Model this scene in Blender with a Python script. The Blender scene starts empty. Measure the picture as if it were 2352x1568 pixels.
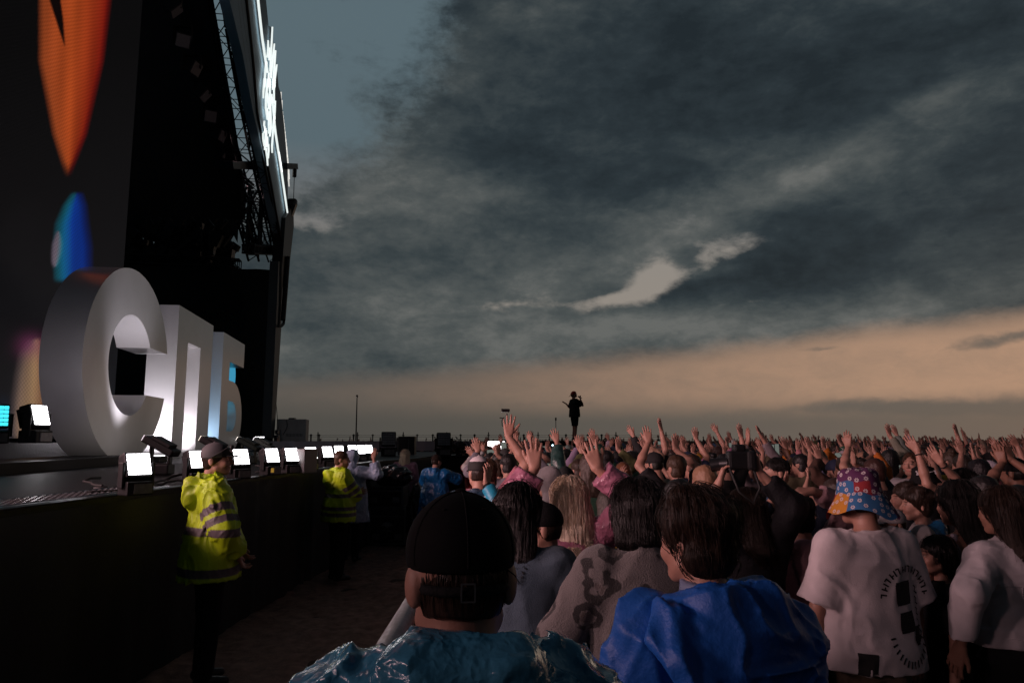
import bpy, bmesh, math, random
import numpy as np
from mathutils import Vector, Matrix
from mathutils.bvhtree import BVHTree

random.seed(7)
np.random.seed(7)
R = math.radians
scene = bpy.context.scene
COL = scene.collection

# ------------------------------------------------------------------ camera
FPX, CX, CY, HORIZ, CAMZ = 1700.0, 1176.0, 784.0, 1010.0, 1.92
PITCH = math.atan((HORIZ - CY) / FPX)
cam_data = bpy.data.cameras.new("camera")
cam_data.sensor_width = 36.0
cam_data.lens = 36.0 * FPX / 2352.0
cam_data.clip_start = 0.05
cam_data.clip_end = 3000.0
cam = bpy.data.objects.new("camera", cam_data)
COL.objects.link(cam)
cam.location = (0, 0, CAMZ)
cam.rotation_euler = (math.pi / 2 + PITCH, 0, 0)
scene.camera = cam
scene.view_settings.view_transform = 'Standard'
scene.view_settings.look = 'None'
scene.view_settings.exposure = 0.0
scene.view_settings.gamma = 1.0
scene.render.engine = 'CYCLES'
scene.cycles.use_denoising = True
scene.cycles.max_bounces = 6
scene.cycles.diffuse_bounces = 3
scene.cycles.glossy_bounces = 3
scene.cycles.transmission_bounces = 4
scene.cycles.sample_clamp_indirect = 4.0
scene.cycles.caustics_reflective = False
scene.cycles.caustics_refractive = False

_cp, _sp = math.cos(PITCH), math.sin(PITCH)
def ray(px, py):
    r, u = px - CX, CY - py
    return Vector((r, FPX * _cp - u * _sp, FPX * _sp + u * _cp))
def W(px, py, Z):                       # a point of the photograph at forward distance Z
    d = ray(px, py)
    return Vector((0, 0, CAMZ)) + d * (Z / d.y)
def XP(px, Z):                          # lateral position at the horizon row
    return W(px, HORIZ, Z).x
SL = 0.149
def FP(px, py, X0):                     # on the stage's front plane X + SL*Y = X0
    d = ray(px, py)
    t = X0 / (d.x + SL * d.y)
    return Vector((0, 0, CAMZ)) + d * t
def srgb(r, g, b):
    f = lambda c: (c / 255 / 12.92) if c <= 10 else ((c / 255 + 0.055) / 1.055) ** 2.4
    return (f(r), f(g), f(b))

# ------------------------------------------------------------------ node helper
class NT:
    def __init__(s, tree):
        s.t = tree
    def n(s, kind, **kw):
        nd = s.t.nodes.new(kind)
        for k, v in kw.items():
            setattr(nd, k, v)
        return nd
    def l(s, a, b):
        s.t.links.new(a, b)
    def put(s, sock, v):
        if isinstance(v, bpy.types.NodeSocket):
            s.l(v, sock)
        elif v is not None:
            try:
                sock.default_value = v
            except Exception:
                sock.default_value = (*v, 1.0)
    def math(s, op, a, b=None, c=None, clamp=False):
        nd = s.n('ShaderNodeMath', operation=op, use_clamp=clamp)
        s.put(nd.inputs[0], a)
        if b is not None: s.put(nd.inputs[1], b)
        if c is not None: s.put(nd.inputs[2], c)
        return nd.outputs[0]
    def mr(s, v, a, b, c, d, interp='SMOOTHSTEP'):
        nd = s.n('ShaderNodeMapRange', interpolation_type=interp)
        s.put(nd.inputs[0], v)
        for i, x in enumerate((a, b, c, d)): nd.inputs[i + 1].default_value = x
        return nd.outputs[0]
    def noise(s, vec, scale, detail=4, rough=0.55, dist=0.0):
        nd = s.n('ShaderNodeTexNoise')
        if vec is not None: s.l(vec, nd.inputs['Vector'])
        nd.inputs['Scale'].default_value = scale
        nd.inputs['Detail'].default_value = detail
        nd.inputs['Roughness'].default_value = rough
        nd.inputs['Distortion'].default_value = dist
        return nd
    def mix(s, f, a, b, blend='MIX'):
        nd = s.n('ShaderNodeMix', data_type='RGBA', blend_type=blend)
        s.put(nd.inputs[0], f); s.put(nd.inputs[6], a); s.put(nd.inputs[7], b)
        return nd.outputs[2]
    def ramp(s, v, stops, interp='LINEAR'):
        nd = s.n('ShaderNodeValToRGB')
        nd.color_ramp.interpolation = interp
        el = nd.color_ramp.elements
        while len(el) < len(stops): el.new(0.5)
        for e, (p, c) in zip(el, stops):
            e.position = p; e.color = (*c, 1.0)
        s.put(nd.inputs[0], v)
        return nd.outputs[0]
    def mapping(s, vec, loc=(0, 0, 0), rot=(0, 0, 0), sc=(1, 1, 1), kind='POINT'):
        nd = s.n('ShaderNodeMapping', vector_type=kind)
        s.l(vec, nd.inputs[0])
        nd.inputs[1].default_value = loc; nd.inputs[2].default_value = rot; nd.inputs[3].default_value = sc
        return nd.outputs[0]

# ------------------------------------------------------------------ sky at dusk (by azimuth and elevation, degrees)
def azel(px, py):
    d = ray(px, py).normalized()
    return math.degrees(math.atan2(d.x, d.y)), math.degrees(math.asin(d.z))

def build_world():
    w = bpy.data.worlds.new("World")
    scene.world = w
    w.use_nodes = True
    t = w.node_tree
    t.nodes.clear()
    q = NT(t)
    tc = q.n('ShaderNodeTexCoord').outputs['Generated']
    sx = q.n('ShaderNodeSeparateXYZ'); q.l(tc, sx.inputs[0])
    az = q.math('MULTIPLY', q.math('ARCTAN2', sx.outputs[0], sx.outputs[1]), 57.2958)
    el = q.math('MULTIPLY', q.math('ARCSINE', sx.outputs[2]), 57.2958)
    cb = q.n('ShaderNodeCombineXYZ'); q.l(az, cb.inputs[0]); q.l(el, cb.inputs[1])
    P = cb.outputs[0]
    # warp so that no edge stays smooth
    wz = q.noise(q.mapping(P, sc=(0.075, 0.13, 1)), 1.0, 5, 0.6)
    vs = q.n('ShaderNodeVectorMath', operation='SUBTRACT'); q.l(wz.outputs['Color'], vs.inputs[0]); vs.inputs[1].default_value = (.5, .5, .5)
    vm = q.n('ShaderNodeVectorMath', operation='MULTIPLY'); q.l(vs.outputs[0], vm.inputs[0]); vm.inputs[1].default_value = (5.0, 3.0, 0)
    va = q.n('ShaderNodeVectorMath', operation='ADD'); q.l(P, va.inputs[0]); q.l(vm.outputs[0], va.inputs[1])
    PW = va.outputs[0]

    def blobs(lst, vec):
        acc = None
        for (px, py, rx, ry, rot, wgt) in lst:
            a, e = azel(px, py)
            k = 57.3 / FPX * 0.93
            mp = q.mapping(vec, (a, e, 0), (0, 0, R(rot)), (rx * k, ry * k, 1), 'TEXTURE')
            ln = q.n('ShaderNodeVectorMath', operation='LENGTH'); q.l(mp, ln.inputs[0])
            g = q.mr(ln.outputs['Value'], 0.0, 1.9, wgt, 0.0)
            acc = g if acc is None else q.math('ADD', acc, g)
        return acc
    # openings between the clouds: photo x, y, half-sizes, tilt, weight
    gaps = blobs([
        (640, 60, 300, 260, -20, 1.25), (930, 10, 130, 130, -10, .8), (740, 270, 110, 60, -20, .25), (500, 300, 250, 140, 0, .9),
        (1475, 650, 95, 34, 24, .80), (1600, 590, 110, 34, 20, .74), (1400, 690, 120, 20, 14, .60), (1480, 610, 60, 40, 10, .3),
        (1225, 702, 150, 22, 5, .50), (1150, 700, 60, 14, 0, .2), (1575, 490, 55, 26, 30, .34), (1700, 702, 90, 7, 5, .34),
        (1710, 556, 60, 22, 15, .4), (730, 500, 95, 22, 3, .56), (1890, 395, 50, 12, -40, .26), (1290, 660, 110, 14, 12, .2),
        (2150, 225, 60, 14, 25, .05), (2290, 560, 60, 30, 0, .12),
    ], PW)
    fb = q.noise(q.mapping(PW, sc=(0.12, 0.25, 1)), 1.0, 10, 0.64).outputs['Fac']
    fb3 = q.noise(q.mapping(P, sc=(0.36, 0.66, 1)), 1.0, 9, 0.66, 0.35).outputs['Fac']
    fb2 = q.noise(q.mapping(P, sc=(0.045, 0.11, 1)), 1.0, 6, 0.6, 0.6).outputs['Fac']
    fb4 = q.noise(q.mapping(P, sc=(0.85, 1.5, 1)), 1.0, 7, 0.6, 0.25).outputs['Fac']
    puffs = blobs([(1572, 602, 36, 24, -20, .95), (1585, 575, 26, 10, 0, .5), (1345, 672, 60, 11, 8, .7), (1250, 716, 60, 9, 0, .6), (1190, 708, 30, 6, 0, .5), (1430, 640, 26, 30, 20, .35), (1690, 606, 70, 10, 22, .3)], P)
    gaps = q.math('SUBTRACT', gaps, puffs)
    gaps = q.math('ADD', gaps, q.math('MULTIPLY', q.math('SUBTRACT', fb4, .5), .75))
    op = q.math('ADD', q.math('ADD', gaps, q.math('MULTIPLY', q.math('SUBTRACT', fb, 0.5), 0.9)), q.math('MULTIPLY', q.math('SUBTRACT', fb3, 0.5), 0.8))
    open_m = q.mr(op, 0.22, 1.12, 0.0, 1.0)
    # cloud body
    lit = blobs([
        (800, 420, 320, 130, 0, .32), (1250, 640, 420, 70, 8, .22), (1520, 520, 250, 70, 20, .26), (1050, 470, 300, 40, 0, .16),
        (1980, 330, 200, 40, 24, .10), (1150, 830, 700, 80, 3, .34), (2250, 640, 260, 60, 0, .12), (900, 720, 420, 90, 0, .22),
        (1500, 750, 420, 50, 0, .3), (820, 240, 260, 130, -20, .16), (1780, 440, 240, 40, 18, .18), (2100, 720, 320, 60, 5, .26), (2150, 225, 70, 26, 28, .15), (2010, 300, 40, 24, 10, .08), (1860, 390, 90, 22, 20, .22)], PW)
    dk = blobs([(1450, 230, 420, 150, 10, .24), (2100, 60, 420, 130, 0, .26), (2080, 500, 300, 110, 12, .18), (1560, 665, 130, 18, 6, .22), (1760, 640, 260, 46, 6, .20), (1400, 420, 300, 50, 0, .10), (1100, 330, 250, 60, 0, .08), (1950, 180, 200, 60, 10, .16), (2330, 300, 140, 60, 25, .12)], PW)
    body = q.math('ADD', q.math('ADD', q.math('MULTIPLY', q.math('SUBTRACT', fb, .5), 1.25), q.math('MULTIPLY', q.math('SUBTRACT', fb2, .5), 0.6)), 0.44)
    body = q.math('ADD', q.math('ADD', body, q.math('MULTIPLY', q.math('SUBTRACT', fb3, .5), 0.46)), q.math('MULTIPLY', q.math('SUBTRACT', fb4, .5), 0.2))
    body = q.math('SUBTRACT', q.math('ADD', body, lit), dk)
    cloud = q.ramp(body, [(0.0, srgb(32, 40, 45)), (0.28, srgb(43, 52, 57)), (0.5, srgb(57, 65, 68)), (0.78, srgb(79, 84, 84)), (1.0, srgb(100, 102, 100))])
    # clear air behind
    clear_hi = q.ramp(q.math('DIVIDE', el, 40.0), [(0.0, srgb(150, 138, 126)), (0.35, srgb(142, 136, 129)), (0.44, srgb(110, 112, 114)), (0.55, srgb(88, 104, 111)), (1.0, srgb(90, 108, 116))])
    col = q.mix(open_m, cloud, clear_hi)
    # the low clear band with the last orange light, brighter to the right
    lowedge = q.math('MULTIPLY_ADD', az, 0.072, 5.65)
    wob = q.math('MULTIPLY', q.math('SUBTRACT', fb2, .5), 1.8)
    dist = q.math('SUBTRACT', q.math('ADD', lowedge, wob), el)
    dist = q.math('ADD', dist, q.math('MULTIPLY', q.math('SUBTRACT', fb3, .5), 1.5))
    band = q.mr(dist, -1.0, 1.2, 0.0, 1.0)
    warm = q.mr(az, -22.0, 34.0, 0.0, 1.0)
    hb = q.mr(el, 9.0, 3.2, 0.0, 1.0)
    bandc = q.mix(warm, srgb(90, 85, 80), srgb(170, 137, 114))
    bandc = q.mix(q.math('MULTIPLY', q.math('SUBTRACT', fb3, .38), 1.2, clamp=True), bandc, q.mix(warm, srgb(78, 77, 74), srgb(134, 115, 101)))
    # a second veil of cloud low over the horizon
    lowfog = q.mr(el, 3.6, 1.2, 0.0, 0.95)
    wedge = blobs([(2330, 922, 260, 24, 3, .75), (2000, 936, 300, 15, 1, .65), (2330, 772, 120, 9, 6, .9), (1870, 800, 40, 5, 5, .6), (1300, 985, 700, 28, 0, .7), (1250, 925, 220, 7, 0, .3)], va.outputs[0])
    wm = q.mr(q.math('ADD', wedge, q.math('MULTIPLY', q.math('SUBTRACT', fb3, .5), .9)), 0.1, 1.05, 0.0, 0.85)
    bandc = q.mix(wm, bandc, srgb(83, 84, 82))
    bandc = q.mix(lowfog, bandc, q.mix(warm, srgb(76, 75, 71), srgb(98, 92, 85)))
    col = q.mix(band, col, bandc)
    # away from the view: plain overcast
    side = q.mr(q.math('ABSOLUTE', az), 60.0, 100.0, 0.0, 1.0)
    col = q.mix(side, col, srgb(31, 36, 40))
    col = q.mix(q.mr(el, 30.0, 55.0, 0.0, 1.0), col, srgb(30, 37, 43))
    below = q.mr(el, -0.6, -3.0, 0.0, 1.0)
    col = q.mix(below, col, srgb(20, 18, 17))
    bg = q.n('ShaderNodeBackground'); q.l(col, bg.inputs[0]); bg.inputs[1].default_value = 1.0
    sky = q.n('ShaderNodeTexSky', sky_type='NISHITA')
    sky.sun_disc = False
    sky.sun_elevation = R(1.5); sky.sun_rotation = R(48)
    bg2 = q.n('ShaderNodeBackground'); q.l(sky.outputs[0], bg2.inputs[0]); bg2.inputs[1].default_value = 0.002
    ad = q.n('ShaderNodeAddShader'); q.l(bg.outputs[0], ad.inputs[0]); q.l(bg2.outputs[0], ad.inputs[1])
    out = q.n('ShaderNodeOutputWorld'); q.l(ad.outputs[0], out.inputs[0])
    w.cycles.sampling_method = 'MANUAL'
    w.cycles.sample_map_resolution = 512
build_world()

sun_d = bpy.data.lights.new("sun", 'SUN')
sun_d.energy = 0.03; sun_d.angle = R(12); sun_d.color = (1, .78, .58)
sun = bpy.data.objects.new("sun", sun_d); COL.objects.link(sun)
sun.rotation_euler = (R(86), 0, R(-35 + 180))

# ------------------------------------------------------------------ materials
def mat(name, col, rough=0.6, metal=0.0, var=0.12, vs=6.0, bump=0.0, bs=40.0, spec=0.5, emit=None, es=0.0, coat=0.0, objcol=False, sheen=0.0, attr=None, bstretch=None, trans=0.0):
    m = bpy.data.materials.new(name)
    m.use_nodes = True
    q = NT(m.node_tree)
    b = m.node_tree.nodes['Principled BSDF']
    tc = q.n('ShaderNodeTexCoord').outputs['Object']
    c = None
    if objcol:
        oi = q.n('ShaderNodeObjectInfo')
        c = oi.outputs['Color']
    elif attr:
        a = q.n('ShaderNodeAttribute'); a.attribute_name = attr
        c = q.mix(1.0, (*col, 1), a.outputs['Color'], 'MULTIPLY') if col else a.outputs['Color']
    else:
        c = (*col, 1)
    if var > 0:
        nz = q.noise(tc, vs, 5, .6)
        v = q.mr(nz.outputs['Fac'], .25, .75, 1 - var, 1 + var, 'LINEAR')
        cc = q.n('ShaderNodeCombineColor')
        for i in range(3): q.l(v, cc.inputs[i])
        c = q.mix(1.0, c, cc.outputs[0], 'MULTIPLY')
    q.put(b.inputs['Base Color'], c)
    b.inputs['Roughness'].default_value = rough
    b.inputs['Metallic'].default_value = metal
    b.inputs['Specular IOR Level'].default_value = spec
    b.inputs['Coat Weight'].default_value = coat
    b.inputs['Coat Roughness'].default_value = 0.12
    if sheen: b.inputs['Sheen Weight'].default_value = sheen
    if trans: b.inputs['Transmission Weight'].default_value = trans
    if bump > 0:
        vec = q.mapping(tc, sc=bstretch) if bstretch else tc
        nz2 = q.noise(vec, bs, 4, .6)
        bp = q.n('ShaderNodeBump'); bp.inputs['Strength'].default_value = bump; bp.inputs['Distance'].default_value = 0.01
        q.l(nz2.outputs['Fac'], bp.inputs['Height']); q.l(bp.outputs[0], b.inputs['Normal'])
    if emit:
        b.inputs['Emission Color'].default_value = (*emit, 1)
        b.inputs['Emission Strength'].default_value = es
    return m

# ------------------------------------------------------------------ mesh builder
class MB:
    def __init__(s):
        s.v, s.f, s.m = [], [], []
    def add(s, vs, fs, mi=0):
        o = len(s.v)
        s.v += [tuple(v) for v in vs]
        s.f += [tuple(i + o for i in f) for f in fs]
        s.m += [mi] * len(fs)
    def box(s, c, size, M=None, mi=0, taper=1.0, bev=0.0):
        hx, hy, hz = size[0] / 2, size[1] / 2, size[2] / 2
        c = Vector(c)
        if bev <= 0:
            vs = [Vector((x * hx * (taper if z > 0 else 1), y * hy * (taper if z > 0 else 1), z * hz)) for z in (-1, 1) for y in (-1, 1) for x in (-1, 1)]
            fs = [(0, 2, 3, 1), (4, 5, 7, 6), (0, 1, 5, 4), (2, 6, 7, 3), (0, 4, 6, 2), (1, 3, 7, 5)]
        else:
            bm = bmesh.new(); bmesh.ops.create_cube(bm, size=1)
            for v in bm.verts: v.co = Vector((v.co.x * size[0] * (taper if v.co.z > 0 else 1), v.co.y * size[1] * (taper if v.co.z > 0 else 1), v.co.z * size[2]))
            bmesh.ops.bevel(bm, geom=bm.edges[:], offset=bev, segments=2, affect='EDGES', profile=.6)
            bm.verts.index_update()
            vs = [v.co.copy() for v in bm.verts]; fs = [tuple(v.index for v in f.verts) for f in bm.faces]; bm.free()
        if M is not None: vs = [M @ v for v in vs]
        s.add([v + c for v in vs], fs, mi)
    def tube(s, pts, r, n=8, mi=0, r2=None, cap=True):
        pts = [Vector(p) for p in pts]
        k = len(pts); rings = []
        prev = None
        for i, p in enumerate(pts):
            d = (pts[min(i + 1, k - 1)] - pts[max(i - 1, 0)]).normalized()
            if prev is None:
                a = d.cross(Vector((0, 0, 1)))
                if a.length < 1e-3: a = d.cross(Vector((1, 0, 0)))
            else:
                a = prev - d * prev.dot(d)
            a.normalize(); b = d.cross(a); prev = a
            rr = r if r2 is None else r + (r2 - r) * i / max(1, k - 1)
            rings.append([p + (a * math.cos(2 * math.pi * j / n) + b * math.sin(2 * math.pi * j / n)) * rr for j in range(n)])
        vs = [v for rg in rings for v in rg]
        fs = [(i * n + j, i * n + (j + 1) % n, (i + 1) * n + (j + 1) % n, (i + 1) * n + j) for i in range(k - 1) for j in range(n)]
        if cap: fs += [tuple(range(n - 1, -1, -1)), tuple(range((k - 1) * n, k * n))]
        s.add(vs, fs, mi)
    def lathe(s, prof, c, n=24, mi=0, M=None):
        c = Vector(c); vs = []
        for (r, z) in prof:
            for j in range(n):
                v = Vector((r * math.cos(2 * math.pi * j / n), r * math.sin(2 * math.pi * j / n), z))
                vs.append((M @ v if M is not None else v) + c)
        k = len(prof)
        fs = [(i * n + j, i * n + (j + 1) % n, (i + 1) * n + (j + 1) % n, (i + 1) * n + j) for i in range(k - 1) for j in range(n)]
        if prof[0][0] > 1e-5: fs.append(tuple(range(n - 1, -1, -1)))
        if prof[-1][0] > 1e-5: fs.append(tuple(range((k - 1) * n, k * n)))
        s.add(vs, fs, mi)
    def prism(s, outline, off, mi=0):           # outline: list of Vectors (a planar polygon), off: thickness vector
        n = len(outline)
        vs = [Vector(p) for p in outline] + [Vector(p) + Vector(off) for p in outline]
        fs = [tuple(range(n)), tuple(range(2 * n - 1, n - 1, -1))] + [(i, i + n, (i + 1) % n + n, (i + 1) % n) for i in range(n)]
        s.add(vs, fs, mi)
    def build(s, name, mats, parent=None, smooth=False, loc=None, angle=None):
        me = bpy.data.meshes.new(name)
        me.from_pydata(s.v, [], s.f)
        mats = mats if isinstance(mats, (list, tuple)) else [mats]
        for m in mats: me.materials.append(m)
        if len(mats) > 1: me.polygons.foreach_set('material_index', s.m)
        bm = bmesh.new(); bm.from_mesh(me); bmesh.ops.recalc_face_normals(bm, faces=bm.faces[:]); bm.to_mesh(me); bm.free()
        if smooth: me.polygons.foreach_set('use_smooth', [True] * len(me.polygons))
        if smooth and angle: me.set_sharp_from_angle(angle=R(angle))
        me.update()
        o = bpy.data.objects.new(name, me); COL.objects.link(o)
        if parent is not None: o.parent = parent
        if loc is not None: o.location = loc
        return o

def tag(o, label=None, cat=None, group=None, kind=None):
    if label: o['label'] = label
    if cat: o['category'] = cat
    if group: o['group'] = group
    if kind: o['kind'] = kind
    return o
def empty(name, loc=(0, 0, 0), rz=0.0, sc=1.0):
    o = bpy.data.objects.new(name, None); COL.objects.link(o)
    o.location = loc; o.rotation_euler = (0, 0, rz); o.scale = (sc, sc, sc)
    o.empty_display_size = 0.1
    return o
def lamp(name, kind, loc, target, energy, color, parent=None, size=0.2, spot=60, blend=.6):
    d = bpy.data.lights.new(name, kind)
    d.energy = energy; d.color = color
    if kind == 'SPOT':
        d.spot_size = R(spot); d.spot_blend = blend; d.shadow_soft_size = size
    elif kind == 'AREA':
        d.shape = 'SQUARE'; d.size = size
    else:
        d.shadow_soft_size = size
    o = bpy.data.objects.new(name, d); COL.objects.link(o)
    o.location = loc
    o.rotation_euler = (Vector(target) - Vector(loc)).to_track_quat('-Z', 'Y').to_euler()
    if parent is not None:
        o.parent = parent
        o.matrix_parent_inverse = parent.matrix_basis.inverted()
    return o
# ================================================================== GROUND, STAGE AND SETTING
M_black = mat('black_cloth', (.012, .012, .013), .85, var=.3, vs=3, bump=.3, bs=14)
M_blackpaint = mat('black_paint', (.008, .008, .009), .5, spec=.15, var=.2, bump=.12, bs=60)
M_blackmetal = mat('black_metal', (.02, .02, .022), .38, metal=.4, var=.2)
M_steel = mat('steel', (.32, .32, .33), .34, metal=.9, var=.2, vs=20)
M_rubber = mat('rubber', (.012, .012, .012), .7, var=.1)

def sand():
    n, m = 240, 300
    xs = np.linspace(-3.4, 4.6, n); ys = np.linspace(.3, 20, m)
    X, Y = np.meshgrid(xs, ys)
    def nz(s, seed):
        r = np.random.RandomState(seed)
        g = r.rand(200, 200)
        u, v = (X + 50) * s, (Y + 50) * s
        i, j = np.floor(u).astype(int), np.floor(v).astype(int)
        f, h = u - i, v - j
        f = f * f * (3 - 2 * f); h = h * h * (3 - 2 * h)
        G = lambda a, b: g[a % 200, b % 200]
        return (G(i, j) * (1 - f) + G(i + 1, j) * f) * (1 - h) + (G(i, j + 1) * (1 - f) + G(i + 1, j + 1) * f) * h
    Z = (nz(1.3, 1) - .5) * .05 + (nz(4.5, 2) - .5) * .055 + (nz(9, 3) - .5) * .035 + (nz(19, 4) - .5) * .016 - .03
    edge = np.minimum(np.minimum((X + 3.4) / .5, (4.6 - X) / .5), np.minimum((Y - .3) / .4, (20 - Y) / .6)).clip(0, 1)
    Z = Z * edge + .004 - (1 - edge) * .03
    vs = np.stack([X, Y, Z], -1).reshape(-1, 3)
    idx = np.arange(n * m).reshape(m, n)
    fs = np.stack([idx[:-1, :-1], idx[:-1, 1:], idx[1:, 1:], idx[1:, :-1]], -1).reshape(-1, 4)
    me = bpy.data.meshes.new('sand'); me.from_pydata(vs.tolist(), [], fs.tolist())
    me.polygons.foreach_set('use_smooth', [True] * len(fs))
    m_ = mat('sand', (.27, .165, .128), .95, var=.45, vs=9, bump=.9, bs=55, spec=.15)
    me.materials.append(m_)
    tag(bpy.data.objects.new('sand', me), kind='structure')
    o = bpy.data.objects['sand']; COL.objects.link(o)
    g = MB()
    g.add([(-900, -60, -.06), (900, -60, -.06), (900, 1500, -.06), (-900, 1500, -.06)], [(0, 1, 2, 3)])
    tag(g.build('ground', mat('beach', (.11, .072, .058), .95, var=.4, vs=.7, bump=.6, bs=8, spec=.1)), kind='structure')
sand()

U = Vector((-SL, 1, 0)).normalized()         # along the stage front, away from the camera
V = Vector((-1, -SL, 0)).normalized()        # into the stage
DECK = 1.5

# ---- low front deck with its black skirt
def deck_edge(y):  # x of the deck's public edge at distance y
    return -3.13 + (y - 4.5) * .045
deck = MB()
e0, e1 = Vector((deck_edge(.2), .2, 0)), Vector((deck_edge(15.2), 15.2, 0))
pts = [e0, e1, Vector((-2.2, 17.6, 0)), Vector((-2.0, 20.0, 0)), Vector((-18, 20.0, 0)), Vector((-18, .2, 0))]
deck.prism([p + Vector((0, 0, DECK - .06)) for p in pts], (0, 0, .06))
dk = deck.build('stage_deck', mat('wet_deck', (.004, .004, .0045), .5, spec=.1, var=.4, vs=2.5, bump=.25, bs=22))
tag(dk, 'low black stage deck with wet glossy floor under the big white letters', 'stage')
sk = MB()
path = [e0 + Vector((.02, 0, 0)), e1 + Vector((.02, 0, 0)), Vector((-2.18, 17.6, 0)), Vector((-1.98, 20.0, 0))]
cols, rows = 150, 6
L = [0]
for a, b in zip(path, path[1:]): L.append(L[-1] + (b - a).length)
vs = []
for i in range(cols + 1):
    d = L[-1] * i / cols
    k = max(j for j in range(len(path) - 1) if L[j] <= d + 1e-6)
    p = path[k].lerp(path[k + 1], (d - L[k]) / (L[k + 1] - L[k]))
    wv = .014 * math.sin(i * .9) + .012 * math.sin(i * 2.3 + 1) + (-.03 if i % 13 == 0 else 0)
    for j in range(rows + 1):
        z = -.02 + (DECK - .03) * j / rows
        vs.append((p.x + wv * (1.2 - j / rows), p.y, z))
fs = [(i * (rows + 1) + j, (i + 1) * (rows + 1) + j, (i + 1) * (rows + 1) + j + 1, i * (rows + 1) + j + 1) for i in range(cols) for j in range(rows)]
sk.add(vs, fs)
sk.build('skirt', mat('skirt_cloth', (.022, .02, .018), .9, var=.25, vs=1.2, bump=.35, bs=9), parent=dk, smooth=True)
ed = MB()
for a, b in zip(path, path[1:]):
    ed.tube([a + Vector((.0, 0, DECK + .004)), b + Vector((0, 0, DECK + .004))], .014, 6)
ed.build('edge_trim', mat('edge_trim', (.16, .16, .17), .3, metal=.8, var=.6, vs=9), parent=dk)
# perforated metal drain lying along the edge
gr = MB()
for i in range(70):
    y = 3.6 + i * .043
    for j in range(7):
        x = deck_edge(y) - .06 - j * .045 - (.5 * .045 if i % 2 else 0)
        gr.box((x, y, DECK + .012), (.014, .034, .012))
for j in (0.03, .39):
    gr.tube([(deck_edge(3.5) - j, 3.5, DECK + .012), (deck_edge(6.7) - j, 6.7, DECK + .012)], .008, 5)
gr.box((deck_edge(5.1) - .2, 5.1, DECK + .004), (.36, 3.2, .004), Matrix.Rotation(-.045, 3, 'Z'), mi=1)
tag(gr.build('cable_ramp', [mat('wet_grating', (.32, .31, .33), .25, metal=.8, var=.5, vs=30), M_blackmetal]),
    'perforated metal cable cover lying along the edge of the low deck', 'cable cover')

# a dark step on the deck below the letters
st = MB()
a, b = FP(-330, 1100, -4.75), FP(330, 1060, -4.75)
a.z = b.z = DECK + .002
c = a + V * 1.1; d = b + V * 1.1
st.prism([a, b, d, c], (0, 0, .14))
tag(st.build('stage_step', M_blackpaint), 'long low black step on the deck in front of the first letter', 'step')

# ---- main stage floor, level with the eye
ms = MB()
a = Vector((-6.75 - SL * 2, 2, 0)); b = Vector((-6.75 - SL * 19.2, 19.2, 0))
ms.prism([a + Vector((0, 0, DECK + .003)), b + Vector((0, 0, DECK + .003)), b + V * 9 + Vector((0, 0, DECK + .003)), a + V * 9 + Vector((0, 0, DECK + .003))], (0, 0, .365))
tag(ms.build('main_stage', mat('stage_floor', (.012, .012, .013), .3, spec=.25, var=.4, vs=3, bump=.3, bs=25)), 'higher black main stage with wet floor below the led screen', 'stage')

# ---- the three white letters
M_letter = mat('letter_white', (.74, .73, .75), .27, var=.04, vs=2, coat=.35, bump=.02, bs=3)
X0L = -5.29
def yl(px):                                      # distance along the front plane where column px meets it
    return FP(px, HORIZ, X0L).y
def LP(y, z):                                    # point of the letters' front plane
    return Vector((X0L - SL * y, y, DECK + .006 + z))
def letter(name, outer, holes, label):
    bm = bmesh.new()
    def loop(pts):
        vv = [bm.verts.new(LP(*p)) for p in pts]
        return [bm.edges.new((vv[i], vv[(i + 1) % len(vv)])) for i in range(len(vv))]
    es = loop(outer)
    for h in holes: es += loop(h)
    r = bmesh.ops.triangle_fill(bm, use_beauty=True, use_dissolve=False, edges=es)
    fc = [f for f in r['geom'] if isinstance(f, bmesh.types.BMFace)]
    ex = bmesh.ops.extrude_face_region(bm, geom=fc)
    vv = [g for g in ex['geom'] if isinstance(g, bmesh.types.BMVert)]
    bmesh.ops.translate(bm, verts=vv, vec=V * .66)
    bmesh.ops.recalc_face_normals(bm, faces=bm.faces[:])
    me = bpy.data.meshes.new(name); bm.to_mesh(me); bm.free()
    me.polygons.foreach_set('use_smooth', [True] * len(me.polygons)); me.set_sharp_from_angle(angle=R(25))
    me.materials.append(M_letter)
    o = bpy.data.objects.new(name, me); COL.objects.link(o)
    return tag(o, label, 'letter', 'white letters standing on the stage')
# С
y0, y1 = yl(177), yl(373)
yc, ro, zc = (y0 + y1) / 2, (y1 - y0) / 2 * 1.02, 1.86
rzo, ri, rzi = 1.87, ro * .51, .98
zt, zb = 2.32, 1.33
def ell(rx, rz, z_lim_lo, z_lim_hi, n=72):
    a0 = math.asin((z_lim_hi - zc) / rz); a1 = 2 * math.pi + math.asin((z_lim_lo - zc) / rz)
    return [(yc + rx * math.cos(a0 + (a1 - a0) * i / n), zc + rz * math.sin(a0 + (a1 - a0) * i / n)) for i in range(n + 1)]
out = ell(ro, rzo, zb, zt); inn = ell(ri, rzi, zb, zt)
letter('letter_c', out + inn[::-1], [], 'tall white letter С standing first and nearest on the stage')
# П
p0, p1 = yl(394), yl(476.5); w = p1 - p0; H = 3.57
i0, i1 = yl(419), yl(449)
letter('letter_p', [(p0, 0), (p0, H), (p1, H), (p1, 0), (i1, 0), (i1, H - .78), (i0, H - .78), (i0, 0)], [], 'tall white letter П standing in the middle of the three')
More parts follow.
